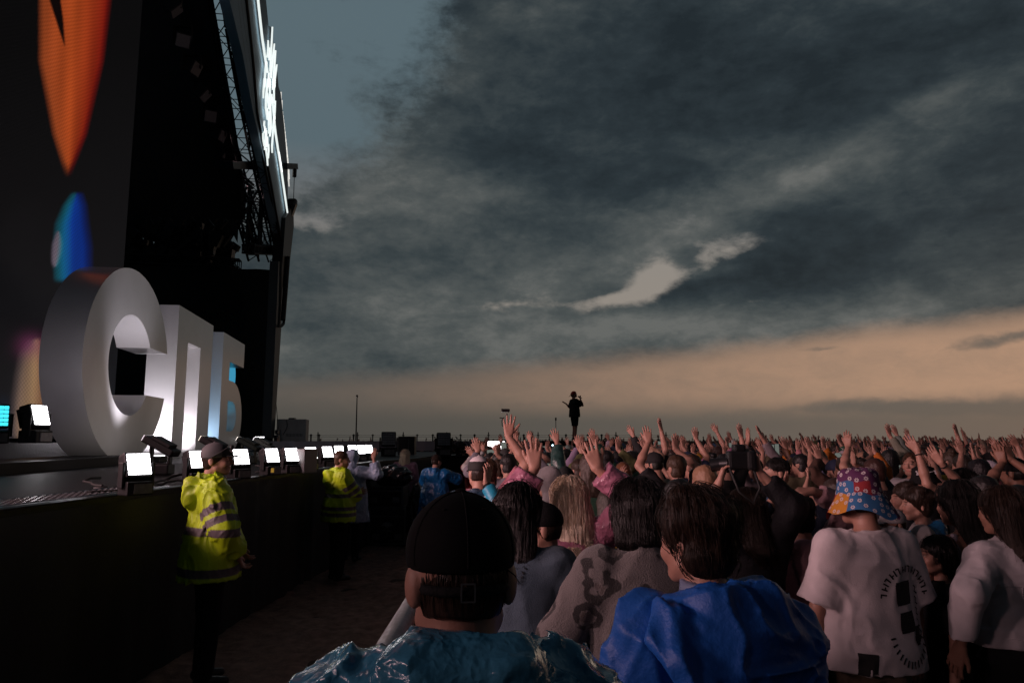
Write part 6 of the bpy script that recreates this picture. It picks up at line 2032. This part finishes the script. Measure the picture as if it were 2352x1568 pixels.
P = Person(782, 1033, 10.6, -58, 'stout bare headed guard in yellow jacket with arms folded', SK_light, extra=.012, head=(-10, -2, 0), w=1.06)
P.arm(-1, local=(.10, .24, 1.18), hint=None, curl=.5); P.arm(1, local=(-.05, .26, 1.16), curl=.5)
P.body(h=.011, hh=.008); P.hairdo('short', 'brown', .008, 52)
P.cloth('jacket', [loft(top_rows(1.2, 1.3, .80, .04, .02), .03), ell((0, .08, 1.1), (.17, .13, .2), .05)] + shoulders(1.2, .09) + P.sleeves(1.9, .11, .105, .08) + collar(.085, 1.43, 1.52) + hood_down(1.05, 1.40, -.15), HV, .010, folds(.018, (8, 8, 5), 102, .001, 1.2, 3), paint=hivis_paint(P, [(1.12, 1.17), (.95, 1.0), (.87, .92)]))
P.trousers(thick=1.3)
# hooded pale poncho waving
P = Person(810, 1031, 12.2, -14, 'person in a pale blue hooded poncho waving one hand beside the guard', SK_light, extra=.03, head=(-4, 0, 0))
P.arm(-1, local=(-.28, .1, .92)); P.arm(1, px=(858, 1052, 12.0), hd=(0, .05, 1), pn=(0, 1, 0), hint=(.9, -.1, -1.2), curl=.1, spread=.6)
P.body(h=.013, hh=.007)
pp = plastic_mat('poncho_pale', (.30, .38, .52), .3)
P.cloth('poncho', [loft(top_rows(1.12, 1.15, .62, .03, .05), .03)] + shoulders(1.1, .085) + P.sleeves(1.75, .1, .09, .075), pp, .013, folds(.013, seed=111, warp=1.1))
P.cloth('hood', [ell((0, -.02, .03), (.105, .12, .118), .02, P.F), cone(P.F.out(A_(0, -.04, -.08)), (0, -.04, 1.44), .08, .11, .04)], pp, .01, folds(.009, seed=112), cuts=[ell((0, .14, -.02), (.075, .11, .10), .02, P.F, op='s')])
P.trousers()
# pit people
P = Person(931, 1031, 15.6, -6, 'woman with long pale blond hair and mauve jacket in the pit', SK_light, extra=.012)
P.body(h=.014); P.hairdo('longer', 'blond', .01, 61, n=500, length=.5)
P.cloth('jacket', [loft(top_rows(1.05, 1.1, .7, .025, .03), .03)] + shoulders(1.05, .075) + P.sleeves(1.92, .088, .076, .06), cloth_mat('jacket_mauve', (.26, .14, .20)), .014, folds(.01, seed=113)); P.trousers()
P = Person(1001, 1042, 13.2, -18, 'person in a shiny blue poncho and dark cap filming in the pit', SK_light, extra=.02, head=(-8, -3, 0))
P.arm(-1, local=(-.1, .36, 1.3), curl=.5); P.arm(1, local=(.16, .38, 1.36), curl=.5)
P.body(h=.013, hh=.008); P.hairdo('undercap', 'dark', .01, 62); P.hat(cloth_mat('cap_brown', (.03, .02, .016)))
P.cloth('poncho', [loft(top_rows(1.12, 1.2, .6, .03, .07), .03)] + shoulders(1.1, .085) + P.sleeves(1.75, .1, .095, .08) + hood_down(1.0), plastic_mat('poncho_blue2', (.012, .13, .36), .2), .013, folds(.014, seed=114, warp=1.2)); P.trousers()

# ---------- the performer on the riser
P = Person(1319, 898, 26.6, -72, 'performer in red cap, black shirt and shorts singing on the riser', SK_light, extra=.02, head=(-22, 22, 0), base=1.9, w=1.08)
P.arm(-1, local=(-.55, -.10, 1.34), hd=(-.9, -.2, .5), curl=.1, spread=1.0)
P.arm(1, local=(.08, .20, 1.49), hint=(.9, .2, -.8), curl=.9, spread=0)
P.body(h=.013, hh=.008, legs=True)
P.hairdo('undercap', 'dark', .009, 71); P.hat(cloth_mat('cap_red', (.36, .016, .022)), back=True)
P.cloth('tshirt', [loft(top_rows(1.12, 1.2, .84, .03), .03)] + shoulders(1.12, .075) + P.sleeves(.85, .09, .095), cloth_mat('tee_black_performer', (.008, .008, .009)), .013, folds(.01, seed=115))
P.trousers(cloth_mat('shorts_black', (.008, .008, .009)), shorts=True, thick=1.3, stance=.09)
ap_ = P.arms[1]
mc = MB(); hp = ap_.wr + ap_.hd * .07
d = nrm(A_(.2, .75, -.35)); mc.tube([hp - d * .03, hp + d * .09], .017, 8, r2=.012); mc.tube([hp - d * .075, hp - d * .03], .026, 10)
me_ = mc.build('microphone', M_blackmetal, smooth=True)
me_.matrix_world = Matrix.Translation(P.root.location) @ Matrix.Rotation(P.yaw, 4, 'Z') @ Matrix.Scale(P.sc, 4)
tag(me_, 'black hand microphone held up by the singing performer', 'microphone')
# ================================================================== THE CROWD
def obj_mat(name, rough, bump, bs, **k): return mat(name, (1, 1, 1), rough, var=.18, vs=6, bump=bump, bs=bs, objcol=True, **k)
CW_cloth = obj_mat('crowd_cloth', .85, .5, 90)
CW_shiny = obj_mat('crowd_plastic', .3, .9, 20)
CW_hair = obj_mat('crowd_hair', .5, .6, 60)
CW_skin = SK_light

SPOSE = {   # wrist targets in the person's own frame; hand direction; palm; curl; spread
    'both arms raised wide': [dict(side=-1, wrist=(-.36, .16, 1.98), hint=(-1, -.1, -.3), hd=(-.2, .1, 1), pn=(.1, 1, 0), curl=.1, spread=1), dict(side=1, wrist=(.34, .2, 1.99), hint=(1, -.1, -.3), hd=(.15, .1, 1), pn=(-.1, 1, 0), curl=.12, spread=1)],
    'both arms raised close together': [dict(side=-1, wrist=(-.15, .25, 2.0), hint=(-1, .1, -.3), hd=(-.05, .15, 1), pn=(.3, 1, 0), curl=.1, spread=.6), dict(side=1, wrist=(.16, .22, 2.02), hint=(1, .1, -.3), hd=(.1, .15, 1), pn=(-.3, 1, 0), curl=.15, spread=.7)],
    'right arm raised': [dict(side=-1), dict(side=1, wrist=(.26, .15, 2.05), hint=(1, -.1, -.2), hd=(-.1, .15, 1), pn=(-.1, 1, 0), curl=.08, spread=1)],
    'left arm raised': [dict(side=-1, wrist=(-.25, .2, 2.05), hint=(-1, -.1, -.2), hd=(-.15, .2, 1), pn=(.2, 1, 0), curl=.15, spread=.8), dict(side=1)],
    'hands clapping overhead': [dict(side=-1, wrist=(-.07, .22, 1.93), hint=(-1, .1, -.2), hd=(.1, .1, 1), pn=(1, .2, 0), curl=.15, spread=.3), dict(side=1, wrist=(.08, .22, 1.93), hint=(1, .1, -.2), hd=(-.1, .1, 1), pn=(-1, .2, 0), curl=.15, spread=.3)],
    'phone held up in both hands': [dict(side=-1, wrist=(-.09, .34, 1.77), hint=(-1, -.1, -.8), hd=(.3, .2, 1), pn=(.9, -.2, 0), curl=.6, spread=.3), dict(side=1, wrist=(.09, .34, 1.77), hint=(1, -.1, -.8), hd=(-.3, .2, 1), pn=(-.9, -.2, 0), curl=.6, spread=.3)],
    'arms down': [dict(side=-1), dict(side=1)],
    'right hand stretched forward': [dict(side=-1), dict(side=1, wrist=(.13, .46, 1.72), hint=(1, -.1, -1), hd=(-.1, .6, .8), pn=(-.2, .8, -.6), curl=.15, spread=.6)],
    'left hand up and right hand bent': [dict(side=-1, wrist=(-.3, .2, 1.96), hint=(-1, -.2, -.3), hd=(-.3, .1, 1), pn=(.1, 1, .1), curl=.2, spread=.9), dict(side=1, wrist=(.28, .2, 1.66), hint=(1, -.1, -1), hd=(.1, .1, 1), pn=(-.3, 1, 0), curl=.25, spread=.7)],
    'arms swung to the left': [dict(side=-1, wrist=(-.42, .15, 1.88), hint=(-.2, -.2, -1), hd=(-.7, .15, .8), pn=(.5, 1, .3), curl=.1, spread=.7), dict(side=1, wrist=(-.02, .22, 2.0), hint=(1, -.1, -.1), hd=(-.6, .1, .9), pn=(.3, 1, .2), curl=.12, spread=.7)],
}
def pose_arms(name, r): 
    out = []
    for d in SPOSE[name]:
        k = dict(d)
        if 'wrist' in k and r is not None:
            k['wrist'] = tuple(A_(*k['wrist']) + A_(r.uniform(-.08, .08), r.uniform(-.05, .1), r.uniform(-.34, -.03)))
        out.append(Arm(hs=.93, **k))
    return out
HF = head_frame(0, -3, 0)
PROTO = {}
def body_mesh(pose, h, hh, seed=1):
    r = random.Random(seed)
    arms = pose_arms(pose, r)
    v, f = Grid(head_prims(HF) + neck_prims(HF) + torso_prims() + [q for a in arms for q in a.skin_prims()], h).mesh()
    parts = [(v, f)]
    for a in arms: parts.append(Grid(a.hand_prims(), hh, pad=.012).mesh())
    allv = np.concatenate([p[0] for p in parts])
    return np_mesh('body', parts, CW_skin, attrs={'tint': tint_head(allv, HF)}), arms
def mid_protos():
    B = {}
    for i, pose in enumerate(SPOSE):
        for var in range(3):
            body, arms = body_mesh(pose, .0155, .0064, i * 7 + var)
            sl = lambda t, a, b, c: [q for ar in arms for q in sleeve(ar, t, a, b, c)]
            tee = np_mesh('tshirt', [Grid([loft(top_rows(1.02, 1.02, .84, .014), .03)] + shoulders() + sl(.72, .07, .074, None), .017, folds(.010, seed=i)).mesh()], CW_cloth)
            lng = np_mesh('hoodie', [Grid([loft(top_rows(1.04, 1.06, .84, .02), .03)] + shoulders(1.02, .068) + sl(1.86, .07, .058, .046) + (hood_down(.95, 1.42) if var else collar()), .017, folds(.011, seed=i + 9)).mesh()], CW_cloth)
            pon = np_mesh('poncho', [Grid([loft(top_rows(1.1, 1.12, .6, .028, .05), .03)] + shoulders(1.08, .08) + sl(1.75, .084, .074, .066) + hood_down(1, 1.42), .018, folds(.015, seed=i + 19, warp=1.2)).mesh()], CW_shiny)
            B[(pose, var)] = (body, {'tshirt': tee, 'hoodie': lng, 'poncho': pon}, arms)
    Hh = {}
    for st in ('short', 'long', 'bun', 'bob', 'ponytail', 'buzz'):
        v, f = Grid(hair_prims(st), .012, fuzz(.006, (80, 80, 30), 3), pad=.04).mesh(); Hh[st] = np_mesh('hair', [(HF.out(v), f)], CW_hair)
    v, f = Grid(hair_prims('undercap'), .014, fuzz(.002), pad=.04).mesh(); Hh['under'] = np_mesh('hair', [(HF.out(v), f)], CW_hair)
    Hh['cap'] = np_mesh('cap', [(HF.out(a), b) for a, b in capmesh('cap', .01)], CW_cloth)
    Bk = HF * Fr(rot('Z', 180)); Hh['capback'] = np_mesh('cap', [(Bk.out(a), b) for a, b in capmesh('cap', .01)], CW_cloth)
    a = [ell((0, -.014, .044), (.089, .106, .1), .004), plane((0, .12, -1), -.0)]
    Hh['beanie'] = np_mesh('beanie', [(HF.out(p), q_) for p, q_ in [Grid(a, .012, fuzz(.002), pad=.02).mesh()]], CW_cloth)
    g = Grid([ell((0, -.02, .03), (.105, .12, .118), .02, HF), cone(HF.out(A_(0, -.04, -.08)), (0, -.04, 1.44), .08, .11, .04), ell((0, .14, -.02), (.075, .11, .10), .02, HF, op='s')], .014, folds(.009, seed=5))
    Hh['hood'] = np_mesh('hood', [g.mesh()], CW_cloth)
    lg = [(Grid(leg_prims(1.15, .1, .012) + [loft([(.80, .165, .115, 0), (.93, .172, .125, -.01), (1.02, .155, .11, 0)], .03)] + shoe_prims(.1), .035).mesh())]
    Hh['legs'] = np_mesh('trousers', lg, CW_cloth)
    return B, Hh
PB, PH = mid_protos()
COLS = {'black': (.014, .014, .015), 'charcoal': (.035, .035, .038), 'grey': (.19, .185, .185), 'white': (.55, .51, .52), 'navy': (.016, .022, .05), 'blue': (.02, .10, .32), 'pale blue': (.20, .30, .42),
        'pink': (.42, .17, .24), 'red': (.35, .03, .03), 'wine': (.12, .022, .03), 'orange': (.5, .16, .02), 'mustard': (.35, .22, .03), 'olive': (.09, .09, .04), 'green': (.03, .075, .055), 'lime': (.5, .65, .02), 'lilac': (.27, .20, .30), 'beige': (.36, .27, .20), 'brown': (.09, .05, .03)}
CW_ = dict(black=.34, charcoal=.13, grey=.08, white=.09, navy=.07, blue=.06, **{'pale blue': .05}, pink=.04, red=.03, wine=.04, orange=.03, mustard=.03, olive=.05, green=.02, lime=.0, lilac=.03, beige=.04, brown=.04)
HAIRC = {'black': (.010, .009, .009), 'dark brown': (.028, .017, .012), 'brown': (.045, .025, .016), 'blond': (.48, .31, .18), 'fair': (.3, .19, .11), 'reddish': (.13, .05, .025)}
HW_ = {'black': .46, 'dark brown': .34, 'brown': .10, 'blond': .04, 'fair': .04, 'reddish': .02}
rc = random.Random(20)
def pick(dct): return rc.choices(list(dct), list(dct.values()))[0]
POSES = {'both arms raised wide': .13, 'both arms raised close together': .15, 'right arm raised': .13, 'left arm raised': .12, 'hands clapping overhead': .07, 'phone held up in both hands': .09, 'arms down': .19, 'right hand stretched forward': .07, 'left hand up and right hand bent': .08, 'arms swung to the left': .10}
HEADS = {'short hair': .34, 'long hair': .20, 'a bun': .06, 'a bob': .09, 'a ponytail': .07, 'a buzz cut': .04, 'cap': .10, 'backward cap': .05, 'beanie': .02, 'hood': .04}
HKEY = {'short hair': 'short', 'long hair': 'long', 'a bun': 'bun', 'a bob': 'bob', 'a ponytail': 'ponytail', 'a buzz cut': 'buzz', 'cap': 'cap', 'backward cap': 'capback', 'beanie': 'beanie', 'hood': 'hood'}
USED = set()
M_phone = mat('phone_black', (.012, .012, .013), .2, var=0)
M_scr = mat('phone_screen', (.05, .05, .05), .1, var=0, emit=(.55, .62, .55), es=.22)
ph_me = None
def phone(root, sc, rz, lab, pos):
    global ph_me
    if ph_me is None:
        b = MB(); b.box((0, 0, 0), (.152, .009, .074), bev=.003); o = b.build('phone', M_phone); ph_me = o.data
        b2 = MB(); b2.box((0, -.0055, 0), (.142, .002, .066)); o2 = b2.build('screen', M_scr, parent=o)
        phone.scr = o2.data
    else:
        o = bpy.data.objects.new('phone', ph_me); COL.objects.link(o)
        o2 = bpy.data.objects.new('screen', phone.scr); COL.objects.link(o2); o2.parent = o
    o.location = pos; o.rotation_euler = (R(-8), R(rc.choice([0, 0, 90]) + rc.uniform(-6, 6)), rz)
    tag(o, ' '.join(lab.split()[:16]), 'phone', 'phones held up by the crowd')
def near_words(x, y):
    px = CX + x / y * FPX
    side = 'at the right frame edge' if px > 2200 else 'behind the daisy bucket hat' if 1880 < px <= 2080 else 'behind the photographer' if 1620 < px <= 1800 else 'below the performer' if 1250 < px < 1400 else 'left of the performer' if px <= 1250 else 'right of the performer' if px < 1620 else 'towards the right'
    depth = 'far in the crowd' if y > 13 else 'midway in the crowd' if y > 8.5 else 'near in the crowd'
    return depth, side
def spawn(x, y, H, yaw, pose=None, top=None, colr=None, head=None, hc=None, var=None):
    for _ in range(60):
        p = pose or pick(POSES); hd = head or pick(HEADS); c = colr or pick(CW_); tp = top or rc.choices(['tshirt', 'hoodie', 'poncho'], [.5, .38, .12])[0]
        if tp == 'poncho' and c in ('black', 'charcoal', 'brown', 'wine', 'navy'): c = rc.choice(['blue', 'pale blue', 'pink', 'white', 'green'])
        h_ = hc or pick(HW_); hcol = h_
        if hd in ('cap', 'backward cap', 'beanie', 'hood'): hcol = rc.choice(['black', 'black', 'black', 'white', 'red', 'navy', 'charcoal', 'grey'])
        k = (p, hd, c, tp, hcol, near_words(x, y))
        if k not in USED: break
    USED.add(k)
    body, tops, arms = PB[(p, rc.randrange(3) if var is None else var)]
    sc = H / 1.75
    root = empty('person', (x, y, 0), yaw, sc)
    o = link('body', body, root)
    def put(nm, me, col):
        o = link(nm, me, root); o.color = (*[v * rc.uniform(.85, 1.15) for v in col], 1); return o
    put({'tshirt': 'tshirt', 'hoodie': 'sweatshirt', 'poncho': 'poncho'}[tp], tops[tp], COLS[c])
    kk = HKEY[hd]
    if kk in ('cap', 'capback', 'beanie'):
        put('hair', PH['under'], HAIRC[h_]); put('beanie' if kk == 'beanie' else 'cap', PH[kk], COLS.get(hcol, HAIRC.get(hcol)))
    elif kk == 'hood': put('hood', PH['hood'], COLS.get(hcol, (.1, .1, .1)))
    else: put('hair', PH[kk], HAIRC[h_])
    put('trousers', PH['legs'], (.014, .014, .016))
    dp, sd = k[5]
    hw = f'{hcol} {hd}' if hd in ('cap', 'backward cap', 'beanie', 'hood') else f"{h_} {hd}" if hd.endswith('hair') else f"{h_} hair in {hd}" if hd in ('a bun', 'a ponytail', 'a bob') else f'{h_} buzz cut'
    lab = f"person in {c} {({'tshirt': 'tee', 'hoodie': 'sweatshirt', 'poncho': 'rain poncho'})[tp]}, {hw}, {p.replace('phone held up in both hands', 'filming by phone')}, {dp} {sd}"
    w_ = lab.split()
    if len(w_) > 16:
        lab = lab.replace('raised close together', 'raised together').replace('both arms', 'arms').replace('stretched forward', 'forward').replace('left hand up and right hand bent', 'one hand bent').replace('arms swung to the left', 'arms swung leftward').replace(' in the crowd', '')
    if len(lab.split()) > 16: lab = lab.replace('at the right frame edge', 'at right edge').replace('behind the daisy bucket hat', 'behind daisy hat').replace('behind the photographer', 'behind photographer').replace('of the performer', 'of performer').replace('below the performer', 'below performer').replace(' hair in a ', ' ')
    lab = ' '.join(lab.split()[:16])
    tag(root, lab, 'person', 'people standing in the crowd')
    if p == 'phone held up in both hands':
        m = (arms[0].handF.out(A_(0, .085, .02)) + arms[1].handF.out(A_(0, .085, .02))) / 2 if hasattr(arms[0], 'handF') else A_(0, .36, 1.85)
        q_ = np.array(Matrix.Rotation(yaw, 3, 'Z')) @ (m * sc) + A_(x, y, 0)
        phone(root, sc, yaw, f"phone held up by person in {c} {({'tshirt': 'tee', 'hoodie': 'sweatshirt', 'poncho': 'rain poncho'})[tp]} with {hcol} {hd}, {dp}".replace(' in the crowd', ''), tuple(q_))
    return root

PERF = W(1320, 1010, 26.6)
def yaw_to(x, y): return math.atan2(-(PERF.x - x), PERF.y - y) + rc.gauss(R(10), R(16))
placed = list(HEROES)
def free(x, y, d):
    return all((x - a) ** 2 + (y - b) ** 2 > (d if r >= .3 else d) ** 2 for a, b, r in placed)
KEEP = [(px_, z_) for px_, z_ in [(1101, 6.0), (1165, 6.9), (1264, 6.5), (1431, 7.0), (1783, 6.3), (2093, 8.0), (2126, 6.6), (2213, 6.4), (2080, 5.9), (2108, 5.4), (2052, 5.2), (1736, 9.0), (1310, 4.1), (1697, 4.1), (1836, 4.4), (1800, 5.0), (2312, 6.3), (2120, 6.3)]]
N = 0
# some that the photograph shows one by one
SPOT_ON = [(1505, 1038, 8.0, 40, 'arms down', 'tshirt', 'grey', 'cap', 'black'), (1358, 1038, 6.0, 16, 'arms down', 'hoodie', 'green', 'long hair', 'brown'),
           (1590, 1040, 7.6, 30, 'arms down', 'tshirt', 'navy', 'short hair', 'brown'), (1225, 1040, 9.5, 12, 'both arms raised close together', 'tshirt', 'navy', 'short hair', 'black'),
           (1392, 1032, 8.8, 8, 'both arms raised close together', 'hoodie', 'olive', 'short hair', 'black'), (1330, 1052, 7.9, 10, 'left arm raised', 'poncho', 'green', 'short hair', 'brown'),
           (1450, 1036, 9.6, 14, 'both arms raised wide', 'poncho', 'green', 'bob' and 'a bob', 'black'), (1545, 1030, 10.2, 20, 'both arms raised wide', 'tshirt', 'white', 'short hair', 'dark brown'),
           (1620, 1066, 5.9, 30, 'arms down', 'hoodie', 'charcoal', 'long hair', 'fair'), (1664, 1040, 8.4, 24, 'right arm raised', 'tshirt', 'black', 'short hair', 'black'),
           (1880, 1032, 9.5, 22, 'both arms raised wide', 'hoodie', 'orange', 'long hair', 'brown'), (1945, 1045, 7.4, 26, 'left arm raised', 'hoodie', 'brown', 'long hair', 'dark brown'),
           (2010, 1050, 6.8, 30, 'hands clapping overhead', 'tshirt', 'charcoal', 'short hair', 'brown'), (2250, 1052, 7.2, 24, 'both arms raised close together', 'tshirt', 'black', 'long hair', 'black'),
           (1840, 1040, 8.6, 20, 'phone held up in both hands', 'hoodie', 'olive', 'short hair', 'black'), (2180, 1035, 9.2, 26, 'right arm raised', 'tshirt', 'mustard', 'a bun', 'brown'),
           (1160, 1030, 9.8, 8, 'phone held up in both hands', 'tshirt', 'pink', 'cap', 'fair'), (1920, 1096, 5.6, 20, 'arms down', 'hoodie', 'black', 'long hair', 'dark brown'),
           (1400, 1120, 4.9, 10, 'arms down', 'hoodie', 'mustard', 'long hair', 'dark brown'), (1560, 1100, 5.0, 20, 'arms down', 'hoodie', 'navy', 'a bob', 'black'),
           (1875, 1120, 5.2, 24, 'arms down', 'hoodie', 'black', 'short hair', 'black'), (2260, 1090, 4.9, 20, 'arms down', 'tshirt', 'black', 'long hair', 'black'),
           (2340, 1110, 4.4, 24, 'arms down', 'hoodie', 'wine', 'short hair', 'black'), (1640, 1130, 4.6, 14, 'arms down', 'hoodie', 'black', 'long hair', 'black')]
for (px, py, Z, yw, pose, tp, c, hd, hc) in SPOT_ON:
    p_ = W(px, py, Z)
    spawn(p_.x, Z, min(1.86, p_.z - .01), R(yw), pose, tp, c, hd, hc); placed.append((p_.x, Z, .3)); N += 1
y = 4.9
while N < 262 and y < 19.3:
    xl, xr = -.045 * y, .70 * y + .5
    x = xl + rc.uniform(0, .4)
    while x < xr and N < 262:
        X, Y = x + rc.gauss(0, .1), y + rc.gauss(0, .14)
        px = CX + X / Y * FPX
        ok = free(X, Y, .40)
        for (kp, kz) in KEEP:
            if Y < kz + .1 and abs(px - kp) < (.36 / Y * FPX): ok = False
        if ok:
            spawn(X, Y, min(1.9, max(1.5, rc.gauss(1.68, .08))), yaw_to(X, Y), pose='arms down' if rc.random() < (.85 if Y < 6.5 else .4 if Y < 9 else 0.05) else None); placed.append((X, Y, .3)); N += 1
        x += rc.uniform(.5, .72)
    y += .62

# ---- everyone farther away: one mass
def far_crowd():
    protos = []
    names = list(POSES) * 2
    for i, pose in enumerate(names):
        arms = pose_arms(pose, random.Random(i + 40))
        v1, f1 = Grid(head_prims(HF, ears=False)[:4] + neck_prims(HF) + [q for a in arms for q in a.skin_prims()], .034).mesh()
        ps = [(v1, f1, 0)]
        for a in arms:
            if a.wr[2] > 1.4:
                v, f = Grid(a.hand_prims(), .0135, pad=.015).mesh(); ps.append((v, f, 0))
        v, f = Grid([loft(top_rows(1.03, 1.04, .84, .02), .03)] + shoulders() + [q for a in arms for q in sleeve(a, .75 if i % 2 else 1.8, .082, .075, .06)], .045, folds(.01, seed=i)).mesh(); ps.append((v, f, 1))
        v, f = Grid(hair_prims('long' if i % 3 == 0 else 'short'), .03, pad=.04).mesh(); ps.append((HF.out(v), f, 2))
        v, f = Grid([cone((-.09, 0, .85), (-.1, 0, .05), .1, .06, .02), cone((.09, 0, .85), (.1, 0, .05), .1, .06, .02)], .07).mesh(); ps.append((v, f, 3))
        protos.append(ps)
    r = np.random.RandomState(6)
    V, Fq, C = [], [], []
    o = 0; n = 0
    y = y_far0
    while y < 62 and n < 1150:
        sp = .62 if y < 24 else .85 if y < 36 else 1.25
        x = -.045 * y if y < 19.6 else 6.9 if y < 29.5 else -12.0
        while x < .72 * y + 1:
            X, Y = x + r.randn() * .14, y + r.randn() * .18
            x += sp * r.uniform(.8, 1.25)
            if 19.4 < Y < 29.6 and X < 7.0: continue
            if Y > 29.5 and X < 3 and r.rand() < .6: continue
            ps = protos[rc.choices(range(len(names)), [POSES[k] for k in names])[0]]
            sc = np.clip(r.normal(1.69, .085), 1.5, 1.93) / 1.75
            a = yaw_to(X, Y); ca, sa = math.cos(a), math.sin(a)
            cc = COLS[pick(CW_)]; hc = HAIRC[pick(HW_)] if r.rand() < .85 else COLS[pick(CW_)]
            for v, f, kind in ps:
                w_ = v * sc
                V.append(np.stack([w_[:, 0] * ca - w_[:, 1] * sa + X, w_[:, 0] * sa + w_[:, 1] * ca + Y, w_[:, 2]], -1)); Fq.append(f + o); o += len(v)
                col = [(.44, .235, .175), cc, hc, (.014, .014, .016)][kind]
                C.append(np.tile(A_(*col, 1), (len(v), 1)))
            n += 1
        y += sp * 1.02
    me = np_mesh('crowd', [(np.concatenate(V), np.concatenate(Fq))], mat('crowd_far', None, .8, attr='paint', var=.1), attrs={'paint': np.concatenate(C)})
    ob = link('crowd', me)
    tag(ob, 'distant mass of people with raised hands stretching to the horizon', 'crowd', kind='stuff')
    print('FAR', n, len(me.vertices))
y_far0 = max(p[1] for p in placed if p[0] < 40 and p[1] < 19.4) + .62
print('CROWD', N, y_far0)
far_crowd()
